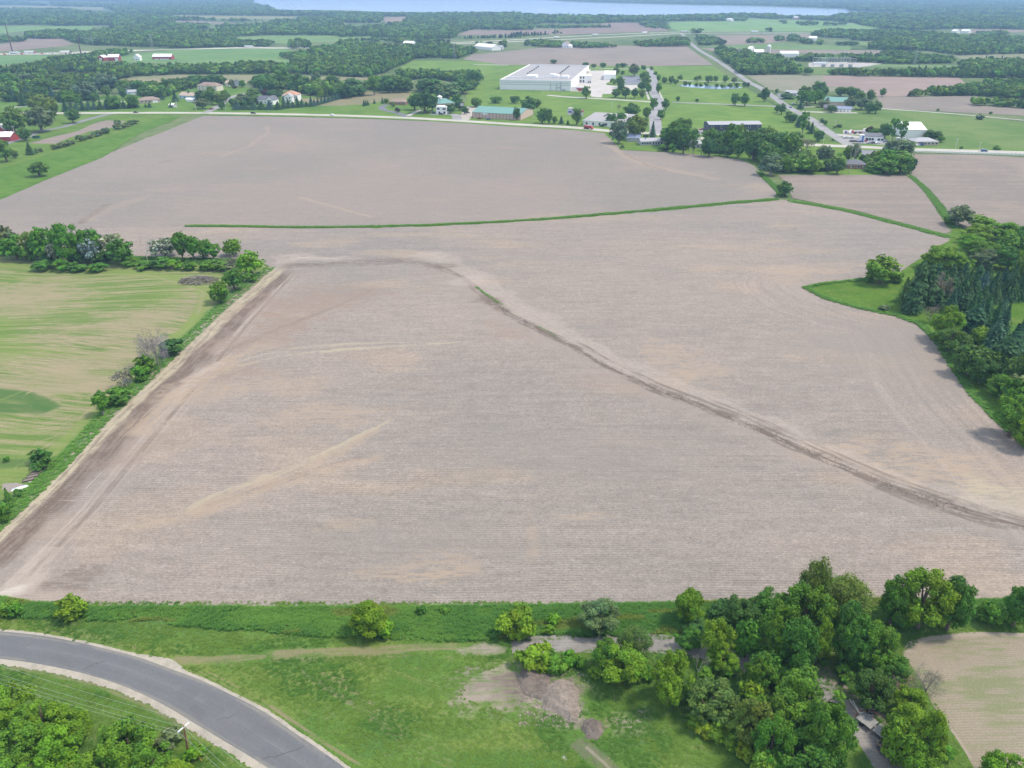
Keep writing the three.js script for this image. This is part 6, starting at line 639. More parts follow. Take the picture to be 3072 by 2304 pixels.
// ranch, storage and white house along the highway
building('house', zC(625, 1335), zC(835, 1340), { type: 'hip', h: 3, rh: 2.4, d: 11, wall: 'brick', roof: 'brown', front: win(4, 1.5, 1.6, 1.3) }, 'brick ranch house with brown roof at the end of the dark driveway', 'house');
building('white_house', zC(1228, 1456), zC(1360, 1460), { type: 'flat', h: 7, d: 9, wall: 'white', roof: 'white', front: [[0.22, 5, 2.6, 1.6], [0.78, 5, 3.2, 1.6], [0.3, 1.6, 2, 1.6], [0.8, 1.6, 2, 2, 'dark_window']] }, 'white two storey flat roofed house beside the highway', 'house');
building('storage_unit', zC(1270, 1375), zC(1470, 1362), { type: 'hip', h: 4, rh: 4, d: 16, wall: 'salmon', roof: 'green', front: win(4, 1.8, 1.6, 1.6) }, 'salmon building with green hipped roof behind the white house', 'building');
{ const b = building('storage_building', zC(1690, 1503), zD(135, 1535), { type: 'gable', h: 5.2, rh: 3.2, d: 38, wall: 'salmon', roof: 'green', front: win(14, 1.7, 2.6, 3, 0.05, 0.96, 'garage_door'), door: 'salmon' }, 'long salmon storage building with green metal roof', 'building'); for (let i = 0; i < 15; i++) mesh('pilaster', bx(0.35, 5, 0.3, (i / 14 - 0.5) * b.w * 0.99, 2.5, b.d / 2 + 0.16), MT.brick, b.g); mesh('wall_sign', bx(5.5, 1.4, 0.2, -b.w * 0.24, 4.2, b.d / 2 + 0.13), MT.white, b.g); }
{ const [x, z] = G(zC(1275, 1320)), g = base('grain_bin', x, z); tag(g, 'white domed grain bin above the green hipped roof', 'silo'); const c = new THREE.CylinderGeometry(2.7, 2.7, 7, 20); c.translate(0, 3.5, 0); mesh('wall', c, MT.white, g); const t = new THREE.ConeGeometry(2.85, 1.7, 20); t.translate(0, 7.85, 0); mesh('roof', t, RF.white, g); }
{ const [x, z] = G(zC(1555, 1425)), g = base('billboard', x, z); tag(g, 'tall dark sign on posts before the storage building', 'sign'); mesh('post', rod([-1.6, 0, 0], [-1.6, 8, 0], 0.14), MT.dark, g); mesh('post', rod([1.6, 0, 0], [1.6, 8, 0], 0.14), MT.dark, g); mesh('sign_panel', bx(4.6, 4.4, 0.4, 0, 6.6, 0.3), MT.dark, g); mesh('sign_face', bx(3.2, 2.6, 0.1, 0.4, 6.8, 0.56), MT.pale, g); }
// warehouse
{ const b = building('warehouse', zC(2040, 1142), zD(775, 1162), { type: 'flat', h: 10, d: 215, wall: 'white', roof: 'flat' }, 'huge white warehouse with pale grey flat roof', 'warehouse'), w = b.w, d = b.d, g = b.g;
  for (const [y, h] of [[8.6, 0.7], [6.4, 0.7]]) mesh('stripe', bx(w * 0.97, h, 0.1, 0, y, d / 2 + 0.06), MT.grey, g);
  for (const s of [-1, 1]) mesh('parapet', bx(0.8, 1.3, d - 0.4, s * (w / 2 - 0.4), 10.9, 0), MT.white, g); for (const s of [-1, 1]) mesh('parapet', bx(w - 1.8, 1.3, 0.8, 0, 10.9, s * (d / 2 - 0.4)), MT.white, g);
  mesh('parapet', bx(w * 0.55, 1.2, 1.2, -w * 0.22, 10.86, d * 0.33), MT.white, g); mesh('parapet', bx(w * 0.55, 1.2, 1.2, w * 0.2, 10.86, d * 0.27), MT.white, g);
  for (const [x, z, sx, sz] of [[-0.12, 0.31, 12, 16], [0.36, 0.3, 8, 14], [0.15, 0.22, 7, 10], [0.22, 0.26, 5, 16]]) mesh('roof_unit', bx(sx, 3, sz, x * w, 11.75, z * d), MT.white, g);
  for (let i = 0; i < 8; i++) { mesh('roof_vent', bx(2, 1.2, 3, w * (0.2 - i * 0.002), 10.86, d * (0.2 - i * 0.09)), MT.dark, g); if (i < 6) mesh('roof_vent', bx(2, 1.2, 3, -w * (0.28 + i * 0.004), 10.86, d * (0.08 - i * 0.09)), MT.dark, g); }
  for (const [x, y, ww, hh] of [[0.22, 4.6, 0.5, 8.6], [0.30, 4.6, 0.5, 8.6], [0.36, 5.2, 1, 9.6], [0.33, 3.8, 6, 0.6], [0.40, 1.2, 4, 2]]) mesh('pipe_frame', bx(ww, hh, 0.6, x * w, y, d / 2 + 0.42), MT.grey, g);
}
building('warehouse_annex', zD(800, 1060), zD(1035, 1062), { type: 'flat', h: 9, d: 22, wall: 'white', roof: 'white', front: [...win(3, 6.8, 1.8, 2.6, 0.28, 0.58, 'dark_window'), ...win(3, 2.4, 1.8, 3, 0.28, 0.58, 'dark_window'), ...win(2, 1.4, 1.2, 2.4, 0.86, 0.95, 'dark_window')] }, 'white annex with dark windows on the right side of the warehouse', 'building');
building('loading_dock', zD(850, 968), zD(1000, 972), { type: 'flat', h: 7, d: 16, wall: 'cream', roof: 'white' }, 'low cream dock building behind the warehouse annex', 'building');
building('trailer_shed', zD(1195, 1022), zD(1345, 1024), { type: 'flat', h: 7, d: 55, wall: 'white', roof: 'white', front: win(5, 2, 3, 3, 0.1, 0.9, 'garage_door') }, 'white shed on the right of the loading yard', 'building');
building('sign_wall', zD(785, 1152), zD(930, 1160), { type: 'flat', h: 4, d: 2.5, wall: 'white', roof: 'white', front: [] }, 'low white trailer with red arrow panel beside the warehouse corner', 'trailer');
{ const [x, z] = G(zD(890, 1163)), g = base('arrow_sign', x, z + 1); tag(g, 'red arrow shaped panel at the warehouse corner', 'sign'); const s = new THREE.Shape([new THREE.Vector2(-5, 3.6), new THREE.Vector2(5, 3.6), new THREE.Vector2(2, 0.2), new THREE.Vector2(-1, 0.2)]); mesh('panel', new THREE.ExtrudeGeometry(s, { depth: 0.3, bevelEnabled: false }), MT.red, g); }
building('house', zC(1715, 625), zC(1940, 648), { type: 'gable', h: 6, rh: 5, d: 22, wall: 'white', roof: 'white' }, 'white barn near the motorway left of the tilled field', 'barn'); building('house', zC(1945, 632), zC(2065, 635), { type: 'gable', h: 5, rh: 3, d: 12, wall: 'grey', roof: 'grey' }, 'grey house right of the white barn near the motorway', 'house');
building('house', zD(660, 612), zD(745, 614), { type: 'end', h: 8, rh: 5, d: 14, wall: 'white', roof: 'brown', front: win(3, 3, 1.6, 1.8) }, 'white house with brown gable behind the warehouse field', 'house'); building('garage', zD(745, 614), zD(780, 615), { type: 'gable', h: 4, rh: 3, d: 9, wall: 'white', roof: 'white' }, 'small white garage beside the brown gabled house', 'garage');
// office and navy building
{ const b = building('office_building', zM(212, 535), zM(735, 568), { type: 'shed', h: 4.6, rh: 2.2, d: 36, wall: 'white', roof: 'flat', front: win(5, 1.9, 1.6, 1.9, 0.08, 0.72, 'dark_window') }, 'low white office with grey flat roof beside the red truck', 'building'); for (let i = 0; i < 3; i++) mesh('roof_vent', bx(1.6, 1, 2, -b.w * 0.14, 6.0 + i * 0.25, -2 - i * 5), MT.dark, b.g); mesh('roof_unit', bx(3, 1.4, 2.4, b.w * 0.3, 6.8, -13), MT.white, b.g); mesh('fascia', bx(b.w + 1.2, 0.8, 0.3, 0, 4.3, b.d / 2 + 0.75), MT.trim, b.g); }
{ building('navy_building', zM(1808, 655), zN(345, 648), { type: 'gable', h: 8, rh: 1.6, d: 16, wall: 'navy', roof: 'grey', front: [...win(6, 6, 1.6, 1.8, 0.06, 0.95), ...win(3, 2.4, 1.6, 2, 0.3, 0.75), [0.5, 1.5, 2.4, 3, 'door']], side: [[0.3, 5, 3, 1.4], [0.7, 2, 2, 2]] }, 'two storey navy blue building with white windows', 'building'); }
building('house', zM(945, 792), zM(1235, 786), { type: 'gable', h: 3, rh: 1.8, d: 9, wall: 'grey', roof: 'grey', front: [...win(4, 1.5, 1.4, 1.3, 0.08, 0.4), ...win(4, 1.4, 1.1, 2.1, 0.55, 0.9)] }, 'grey ranch house with white framed porch below the highway', 'house');
building('house', zM(765, 742), zM(930, 748), { type: 'gable', h: 3, rh: 2.4, d: 14, wall: 'grey', roof: 'blue' }, 'blue grey roofed house left of the ranch house', 'house'); building('house', zM(1540, 825), zM(1750, 828), { type: 'hip', h: 3.4, rh: 2.4, d: 12, wall: 'grey', roof: 'grey', front: win(4, 1.5, 1.5, 1.3) }, 'grey house half hidden by dark trees below the navy building', 'house'); building('shed', zM(1945, 860), zM(2110, 860), { type: 'gable', h: 2.8, rh: 1.2, d: 7, wall: 'wood', roof: 'grey' }, 'brown shed with grey roof among the yard trees', 'shed');
building('house', zN(1425, 1088), zN(1690, 1096), { type: 'hip', h: 3, rh: 2.2, d: 13, wall: 'brick', roof: 'dark', front: win(4, 1.5, 1.5, 1.2) }, 'low house with dark roof at the lower edge of the grove', 'house'); building('house', zN(790, 915), zN(900, 920), { type: 'gable', h: 3.4, rh: 2, d: 9, wall: 'white', roof: 'grey' }, 'white house hidden in the middle of the grove', 'house');
{ const b = building('dealer_building', zN(1660, 742), zN(1905, 752), { type: 'shed', h: 4.2, rh: 0.8, d: 13, wall: 'white', roof: 'dark', front: [...win(3, 2, 1.8, 1.8, 0.15, 0.45), ...win(2, 2, 2, 1.6, 0.78, 0.95)] }, 'white car dealer building with dark roof', 'building'); mesh('entrance', bx(3.4, 5.2, 4, -b.w / 2 - 1.8, 2.6, b.d / 2 - 1), MT.white, b.g); mesh('blue_panel', bx(1.2, 4.4, 0.15, -b.w / 2 - 1, 2.4, b.d / 2 + 1.1), std([0.05, 0.13, 0.42], 0.5), b.g); }
building('barn', zN(1228, 298), zN(1475, 304), { type: 'gable', h: 5, rh: 3.4, d: 22, wall: 'tan', roof: 'green', front: win(6, 1.9, 2.4, 3, 0.4, 0.95, 'garage_door'), door: 'salmon' }, 'tan barn with green metal roof beyond the county road', 'barn'); building('barn', zN(1140, 262), zN(1222, 270), { type: 'gable', h: 4, rh: 3, d: 14, wall: 'tan', roof: 'green' }, 'smaller wing with green roof left of the tan barn', 'barn'); building('house', zN(1150, 348), zN(1312, 356), { type: 'gable', h: 3, rh: 2.2, d: 11, wall: 'brick', roof: 'dark', front: win(3, 1.5) }, 'dark roofed house before the tan barn', 'house'); building('garage', zN(1316, 364), zN(1500, 372), { type: 'gable', h: 3, rh: 1.8, d: 11, wall: 'tan', roof: 'blue', front: win(4, 1.4, 2.4, 2.2, 0.15, 0.9, 'garage_door') }, 'low garage with blue grey roof before the tan barn', 'garage'); building('house', zN(655, 160), zN(800, 168), { type: 'gable', h: 3.4, rh: 2.4, d: 12, wall: 'grey', roof: 'grey', front: win(4, 1.5) }, 'grey house beside the small parking lot on the county road', 'house');
building('shed', zO(700, 492), zO(945, 494), { type: 'gable', h: 7, rh: 4, d: 30, wall: 'white', roof: 'white' }, 'big plain white metal shed at right', 'shed'); building('house', zO(808, 582), zO(1112, 580), { type: 'hip', h: 3.1, rh: 2, d: 12, wall: 'tan', roof: 'grey', front: [...win(4, 1.5, 1.6, 1.3, 0.45, 0.92), [0.3, 1.3, 3, 2.2, 'dark_window']] }, 'ranch house with grey roof before the white shed', 'house');
for (const [z, a, b, lab] of [[zE, [1285, 728], [1512, 728], 'long white barn right of the silo'], [zE, [945, 705], [1065, 706], 'white barn left of the silo'], [zE, [640, 690], [700, 692], 'small white shed among the farm trees'], [zE, [860, 660], [905, 662], 'tiny white shed above the farm trees'], [zF, [1400, 422], [1502, 426], 'white shed in the far right village'], [zF, [1280, 424], [1345, 427], 'low pale shed left of the far white shed'], [zC, [805, 585], [925, 588], 'white roof hidden in the central wood'], [zE, [1640, 520], [1740, 522], 'pale barn among trees near the motorway'], [zB, [2090, 320], [2190, 325], 'pale shed in the far woods'], [zC, [720, 200], [800, 204], 'white farm shed near the lake'], [zC, [860, 208], [905, 210], 'pinkish house near the lake'], [zD, [1770, 262], [1810, 264], 'white house at the lake wood edge'], [zE, [590, 268], [650, 270], 'white farm building below the lake wood'], [zE, [1440, 242], [1490, 244], 'reddish barn near the lake shore'], [zF, [70, 296], [105, 298], 'white house at the far right field corner'], [zA, [1490, 122], [1600, 126], 'pale shed in the far left woods']]) building('farm_shed', z(...a), z(...b), { type: 'gable', h: 6, rh: 3.5, d: 18, wall: /reddish|pinkish/.test(lab) ? 'salmon' : 'white', roof: 'white' }, lab, 'shed');
{ const [x, z] = G(zE(1120, 712)), g = base('silo', x, z); tag(g, 'tall pale silo rising behind the dark farm trees', 'silo'); const c = new THREE.CylinderGeometry(3.8, 3.9, 15, 20); c.translate(0, 7.5, 0); mesh('wall', c, MT.pale, g); const t = new THREE.SphereGeometry(3.85, 20, 8, 0, 6.3, 0, 1.57); t.translate(0, 15, 0); mesh('dome', t, RF.white, g); }

// ---------- vehicles ----------
function carGeo(type) { const P = { car: [[-2.2, 0.35], [2.25, 0.35], [2.28, 0.75], [1.2, 0.92], [0.55, 1.38], [-0.95, 1.42], [-1.7, 1.0], [-2.25, 0.95]], suv: [[-2.3, 0.4], [2.35, 0.4], [2.38, 0.95], [1.3, 1.1], [0.7, 1.68], [-1.9, 1.74], [-2.3, 1.1]], pickup: [[-2.7, 0.5], [2.7, 0.5], [2.72, 1.0], [1.5, 1.15], [0.95, 1.78], [-0.35, 1.8], [-0.55, 1.15], [-2.72, 1.12]], van: [[-2.5, 0.4], [2.5, 0.4], [2.5, 1.1], [2.0, 1.25], [1.5, 1.95], [-2.45, 2.0]] }[type]; const g = new THREE.ExtrudeGeometry(new THREE.Shape(P.map(([x, y]) => new THREE.Vector2(x, y))), { depth: 1.64, bevelEnabled: true, bevelSize: 0.07, bevelThickness: 0.07, bevelSegments: 1 }); g.translate(0, 0, -0.82); return g; }
const CG = {}, paintM = {}; const PAINT = { white: [0.78, 0.78, 0.78], black: [0.02, 0.02, 0.024], silver: [0.45, 0.46, 0.48], red: [0.42, 0.03, 0.03], blue: [0.04, 0.09, 0.26], maroon: [0.16, 0.02, 0.03], green: [0.03, 0.11, 0.06] };
const paint = (c) => paintM[c] ??= new THREE.MeshPhysicalMaterial({ color: new THREE.Color().setRGB(...PAINT[c]), roughness: 0.35, clearcoat: 0.6 });
const wheelG = new THREE.CylinderGeometry(0.34, 0.34, 0.24, 12); wheelG.rotateX(Math.PI / 2);
function car(p, turn, color, type, label, group) {
  const [x, z] = G(p), o = base(type === 'pickup' ? 'pickup_truck' : type === 'van' ? 'van' : 'car', x, z, turn, 0.1); tag(o, label, type === 'pickup' ? 'pickup' : type === 'van' ? 'van' : 'car', group); mesh('body', CG[type] ??= carGeo(type), paint(color), o);
  const [a, b, y, h] = { car: [0.55, -0.95, 1.0, 0.34], suv: [0.6, -1.85, 1.15, 0.44], pickup: [0.85, -0.32, 1.2, 0.48], van: [1.4, -0.2, 1.25, 0.5] }[type]; mesh('side_windows', bx(a - b, h, 1.82, (a + b) / 2 - 0.05, y + h / 2 - 0.02, 0), MT.glass, o); const ws = bx(0.06, h * 1.35, 1.5); ws.rotateZ(0.85); ws.translate(a + 0.38, y + h * 0.45, 0); mesh('windscreen', ws, MT.glass, o);
  for (const wx of [-1.4, 1.42]) for (const wz of [-0.82, 0.82]) { const w = mesh('wheel', wheelG, MT.rubber, o); w.position.set(wx, 0.34, wz); } return o;
}
const along = (line, p) => { const [x, z] = G(p); let b = 0, bd = 1e9; line.forEach((q, i) => { const d = Math.hypot(q[0] - x, q[1] - z); if (d < bd) { bd = d; b = i; } }); const i = Math.min(line.length - 2, Math.max(0, b)), a = line[i], c = line[i + 1]; return -Math.atan2(c[1] - a[1], c[0] - a[0]); };
car(zB(1065, 1452), along(hw, zB(1065, 1452)), 'black', 'suv', 'black car driving on the highway at left'); car(zB(2070, 1474), along(hw, zB(2070, 1474)), 'white', 'car', 'white car driving on the highway'); car(zB(530, 1398), 0.6, 'maroon', 'car', 'dark red car waiting at the side street mouth'); car(zA(1735, 1441), along(hw, zA(1735, 1441)), 'black', 'car', 'dark car farthest left on the highway'); car(zO(1700, 660), along(hw, zO(1700, 660)), 'blue', 'suv', 'dark blue car on the highway at right'); car(zN(730, 312), along(county, zN(730, 312)), 'blue', 'car', 'dark blue car on the county road');
car(zC(1782, 1520), 0.1, 'maroon', 'car', 'dark red car parked before the storage building'); car(zC(1897, 1527), 0.3, 'blue', 'car', 'blue car parked before the storage building'); car(zC(1195, 1448), 1.2, 'green', 'suv', 'dark green car beside the white house'); car(zC(1290, 1462), 0.1, 'black', 'car', 'black car before the white house'); car(zC(1625, 1445), 0.2, 'black', 'suv', 'black car beside the billboard');
car(zD(778, 1400), 0.2, 'white', 'van', 'white van in the small lot left of the office'); car(zD(772, 1438), 0.2, 'blue', 'suv', 'blue car in the small lot left of the office'); car(zD(922, 1430), 1.2, 'red', 'pickup', 'red pickup at the corner of the office'); car(zM(880, 735), 0.4, 'black', 'car', 'dark car beside the blue roofed house'); car(zM(1725, 600), 0.1, 'maroon', 'pickup', 'dark red pickup beside the navy building');
[['blue', 1435, 638], ['white', 1480, 640], ['red', 1520, 632], ['black', 1555, 642], ['silver', 1590, 628], ['maroon', 1625, 640], ['white', 1500, 622], ['silver', 1660, 630]].forEach(([c, x, y], i) => car(zN(x, y), 1.2 + (i % 3) * 0.15, c, i % 2 ? 'suv' : 'pickup', `${c} car in the back row of the car dealer${i === 6 ? ', behind the others' : i === 7 ? ', at its right end' : ''}`));
[['silver', 1425, 703, 'silver car farthest left in the dealer forecourt'], ['silver', 1502, 703, 'second silver car in the dealer forecourt'], ['blue', 1622, 752, 'dark blue car at the dealer entrance'], ['red', 1705, 742, 'red car before the dealer front wall'], ['silver', 1735, 768, 'silver car in the dealer front row'], ['black', 1785, 768, 'black car in the dealer front row'], ['white', 1840, 770, 'white car in the dealer front row'], ['silver', 1938, 742, 'silver car right of the dealer building'], ['black', 1515, 745, 'black car beside the highway junction'], ['black', 1548, 747, 'second black car beside the highway junction']].forEach(([c, x, y, l]) => car(zN(x, y), 0.15, c, 'car', l));
car(zO(850, 588), 0.2, 'white', 'car', 'white car on the ranch house drive'); car(zO(895, 585), 0.4, 'blue', 'suv', 'dark blue car on the ranch house drive'); car(zO(660, 515), 0.1, 'white', 'van', 'white van left of the ranch house'); car(zO(610, 510), 0.1, 'white', 'van', 'white camper farther left of the ranch house'); car(zN(1690, 612), 0.3, 'white', 'van', 'white camper behind the dealer building'); car(zN(1510, 340), 0.1, 'white', 'van', 'white van right of the low garage'); car(zN(770, 270), 0.1, 'silver', 'car', 'silver car in the drive beside the county road'); car(zN(552, 122), 0.1, 'white', 'car', 'white car in the small county road lot'); car(zM(1575, 790), 0.1, 'blue', 'car', 'blue car in the grey house yard');
function truck(p, turn, L, boxM, cabM, label, name = 'truck') { const [x, z] = G(p), o = base(name, x, z, turn, 0.1); tag(o, label, 'truck'); mesh('trailer', bx(L - 4.4, 2.9, 2.6, -2.2, 2.55, 0), boxM, o); mesh('chassis', bx(L - 0.8, 0.4, 2.2, -0.2, 0.85, 0), MT.dark, o); const c = new THREE.ExtrudeGeometry(new THREE.Shape([[0, 0.8], [3.6, 0.8], [3.6, 1.9], [2.4, 2.1], [2.0, 3.3], [0, 3.4]].map(([a, b]) => new THREE.Vector2(a, b))), { depth: 2.3, bevelEnabled: false }); c.translate(L / 2 - 3.9, 0, -1.15); mesh('cab', c, cabM, o); mesh('windscreen', bx(1.2, 0.9, 2.36, L / 2 - 2.4, 2.65, 0), MT.glass, o); for (const wx of [-L / 2 + 1, -L / 2 + 2.2, L / 2 - 4.2, L / 2 - 1.2]) for (const wz of [-1, 1]) { const w = mesh('wheel', wheelG, MT.rubber, o); w.scale.setScalar(1.45); w.position.set(wx, 0.5, wz); } return o; }
{ // dump truck
  const p = zD(1000, 1648), [x, z] = G(p), o = base('dump_truck', x, z, along(hw, p), 0.1); tag(o, 'red dump truck driving on the highway', 'truck'); const s = new THREE.ExtrudeGeometry(new THREE.Shape([[-4, 1.5], [1.1, 1.3], [1.4, 3.1], [-4.2, 2.9]].map(([a, b]) => new THREE.Vector2(a, b))), { depth: 2.4, bevelEnabled: false }); s.translate(0, 0, -1.2); mesh('dump_body', s, paint('red'), o); for (let i = 0; i < 6; i++) mesh('rib', bx(0.16, 1.5, 2.52, -3.7 + i * 0.9, 2.25, 0), MT.red, o); const c = new THREE.ExtrudeGeometry(new THREE.Shape([[1.6, 0.8], [4.6, 0.8], [4.6, 1.8], [3.4, 2.0], [3.0, 3.0], [1.6, 3.05]].map(([a, b]) => new THREE.Vector2(a, b))), { depth: 2.2, bevelEnabled: false }); c.translate(0, 0, -1.1); mesh('cab', c, paint('red'), o); mesh('side_windows', bx(1.1, 0.7, 2.26, 2.3, 2.5, 0), MT.glass, o); mesh('chassis', bx(8.4, 0.35, 1.8, 0.1, 0.95, 0), MT.dark, o); for (const wx of [-3.4, -2.3, -1.2, -0.1, 3.6]) for (const wz of [-1, 1]) { const w = mesh('wheel', wheelG, MT.rubber, o); w.scale.setScalar(1.5); w.position.set(wx, 0.52, wz); } }
const tw = paint('white');
for (const [z, x, y, L, cab, lab] of [[zA, 390, 678, 21, 'red', 'white semi trailer truck with red cab on the motorway'], [zA, 845, 676, 21, 'black', 'semi trailer truck with dark cab on the motorway'], [zA, 195, 688, 19, 'white', 'white truck at the far left of the motorway'], [zB, 1015, 606, 20, 'white', 'white truck on the motorway above the green field'], [zD, 600, 486, 22, 'white', 'white truck on the motorway behind the warehouse wood'], [zD, 1095, 452, 22, 'white', 'white truck on the motorway left of the median bushes'], [zD, 1725, 424, 22, 'red', 'white truck with red cab on the motorway near the overpass'], [zE, 955, 410, 22, 'white', 'white truck on the motorway below the bright field'], [zE, 60, 410, 22, 'white', 'white truck beside the overpass']]) truck(z(x, y), along(mwA, z(x, y)), L, tw, paint(cab), lab);
[[60, 'red'], [120, 'white'], [230, 'white'], [285, 'red'], [330, 'white'], [440, 'silver'], [540, 'red'], [600, 'white'], [680, 'silver'], [720, 'white']].forEach(([x, c], i) => car(zA(x, 698 - x * 0.012), along(mwB, zA(x, 690)), c, i % 3 ? 'suv' : 'van', `${c} vehicle in the queue on the motorway at far left`, `${c} vehicles queueing on the motorway`));
car(zE(1040, 428), along(mwB, zE(1040, 428)), 'blue', 'van', 'blue vehicle on the motorway at right');

// ---------- poles, pylons, fence ----------
function heightTo(p, topY) { const [x, z] = G(p), v = (topY - 1152) / FPX; return CAM_H + z * (-SP - v * CP) / (-CP + v * SP); }
function utilityPole(z, x, y, top, label, turn = 0) { const p = z(x, y), h = Math.min(13, Math.max(8, heightTo(p, z(x, top)[1]))), [X, Zz] = G(p), o = base('utility_pole', X, Zz, turn); tag(o, label, 'pole', undefined); mesh('pole', rod([0, 0, 0], [0, h, 0], 0.19, 0.13, 8), MT.pale, o); mesh('crossarm', bx(2.6, 0.14, 0.12, 0, h - 0.6, 0.16), MT.pale, o); for (const s of [-1.15, -0.45, 0.45, 1.15]) mesh('insulator', rod([s, h - 0.53, 0.16], [s, h - 0.28, 0.16], 0.06), MT.steel, o); return o; }
for (const [z, x, y, t, l] of [[zA, 1350, 1395, 1290, 'utility pole before the spruce hedge at far left'], [zB, 95, 1390, 1270, 'utility pole on the lawn above the highway'], [zB, 335, 1410, 1290, 'utility pole left of the side street'], [zB, 715, 1400, 1290, 'utility pole right of the side street'], [zC, 1036, 1440, 1310, 'pale utility pole beside the pale driveway'], [zD, 292, 1565, 1430, 'utility pole right of the storage building'], [zN, 1140, 800, 680, 'utility pole on the highway before the county road'], [zN, 1290, 585, 485, 'utility pole beside the county road scrub'], [zN, 825, 325, 235, 'utility pole left of the round spruce'], [zN, 910, 330, 265, 'utility pole right of the round spruce'], [zN, 625, 195, 100, 'utility pole beside the grey county road house'], [zO, 1630, 675, 560, 'utility pole beside the right highway'], [zO, 1335, 625, 490, 'utility pole left of the roadside bush'], [zA2, 205, 495, 330, 'tall pale pole beside the red barns'], [zM, 580, 340, 255, 'lamp pole behind the office']]) utilityPole(z, x, y, t, l, 0.15);
function pylon(p, top, label, kind) { const h = heightTo(p, top), [x, z] = G(p), o = base('pylon', x, z); tag(o, label, 'pylon'); if (kind === 'mono') { const brown = MT.rust ??= std([0.10, 0.06, 0.055], 0.8); mesh('shaft', rod([0, 0, 0], [0, h, 0], 1.3, 0.5, 10), brown, o); for (const [y, l] of [[0.97, 4], [0.9, 5], [0.83, 4]]) mesh('arm', rod([-l, h * y, 0], [l, h * y, 0], 0.14), brown, o); } else { const g = []; const w = h * 0.09; for (const sx of [-1, 1]) for (const sz of [-1, 1]) g.push([rod([sx * w, 0, sz * w], [sx * 0.5, h, sz * 0.5], 0.16, 0.1, 4)]); for (const q of g) mesh('leg', q[0], MT.steel, o); for (let i = 0; i < 7; i++) { const a = i / 7, b = (i + 1) / 7, wa = lerp(w, 0.5, a), wb = lerp(w, 0.5, b); for (const s of [-1, 1]) { mesh('brace', rod([-wa, a * h, s * wa], [wb, b * h, s * wb], 0.08, 0.08, 4), MT.steel, o); mesh('brace', rod([wa, a * h, s * wa], [-wb, b * h, s * wb], 0.08, 0.08, 4), MT.steel, o); } } for (const y of [0.98, 0.86, 0.74]) mesh('arm', rod([-h * 0.12, h * y, 0], [h * 0.12, h * y, 0], 0.14, 0.14, 4), MT.steel, o); } return o; }
pylon(zA(160, 662), zA(0, 300)[1], 'tall dark brown steel pylon at the far left', 'mono'); pylon(zA(1035, 692), zA(0, 440)[1], 'tall dark brown steel pylon left of the small red barn', 'mono'); pylon(zA(1955, 660), zA(0, 420)[1], 'grey lattice pylon beside the motorway at left'); pylon(zC(1460, 748), zC(0, 550)[1], 'grey lattice pylon at the edge of the central wood'); pylon(zB(1636, 625), zB(0, 520)[1], 'grey lattice pylon before the round wood on the motorway'); pylon(zE(745, 745), zE(0, 630)[1], 'grey lattice pylon among the farm trees'); pylon(zF(812, 825), zF(0, 640)[1], 'grey lattice pylon in the right hedge');
{ const [x, z] = G(zA(1150, 582)), o = base('h_frame_pylon', x, z); tag(o, 'grey portal shaped pylon behind the motorway', 'pylon'); for (const s of [-6, 6]) mesh('leg', rod([s, 0, 0], [s, 22, 0], 0.35), MT.steel, o); mesh('beam', rod([-18, 15, 0], [18, 15, 0], 0.35), MT.steel, o); mesh('brace', rod([-6, 8, 0], [6, 15, 0], 0.2), MT.steel, o); mesh('brace', rod([6, 8, 0], [-6, 15, 0], 0.2), MT.steel, o); }
{ const [x, z] = G(zE(1990, 850)), o = base('substation', x, z); tag(o, 'white steel frames of the electrical substation', 'substation'); const sw = MT.ss ??= std([0.62, 0.63, 0.66], 0.6); for (let i = 0; i < 5; i++) for (const zz of [0, -22]) mesh('post', rod([-30 + i * 15, 0, zz], [-30 + i * 15, 12, zz], 0.2), sw, o); for (const zz of [0, -22]) for (const y of [8, 11.6]) mesh('beam', rod([-30, y, zz], [30, y, zz], 0.18), sw, o); for (const xx of [-15, 0, 15]) mesh('mast', rod([xx, 0, -11], [xx, 20, -11], 0.22, 0.12), sw, o); for (let i = 0; i < 4; i++) mesh('transformer', bx(5, 4, 4, -22 + i * 14, 2, 6), MT.steel, o); mesh('control_house', bx(22, 4, 8, -14, 2, -32), MT.white, o); }
{ // white rail fence
  const line = smooth(ground(pts(zO, [740, 668], [1200, 682], [1700, 697], [2212, 716], [2700, 733])), 30), o = base('rail_fence', line[0][0], line[0][1]); tag(o, 'long white rail fence between the highway and the right field', 'fence'); const wm = MT.white; let acc = 0, last = line[0], prev = null; const P = [];
  for (const q of line) { const d = Math.hypot(q[0] - last[0], q[1] - last[1]); if (!prev || d >= 2.6) { P.push([q[0] - line[0][0], q[1] - line[0][1]]); last = q; prev = q; } }
  P.forEach((q, i) => { mesh('post', bx(0.3, 1.6, 0.3, q[0], 0.8, q[1]), wm, o); if (i) { const a = P[i - 1]; for (const y of [0.45, 0.9, 1.35]) { const dx = q[0] - a[0], dz = q[1] - a[1], l = Math.hypot(dx, dz); const r = bx(l - 0.02, 0.3, 0.08, 0, 0, 0); r.rotateY(-Math.atan2(dz, dx)); r.translate((a[0] + q[0]) / 2, y, (a[1] + q[1]) / 2 + 0.2); mesh('rail', r, wm, o); } } }); }

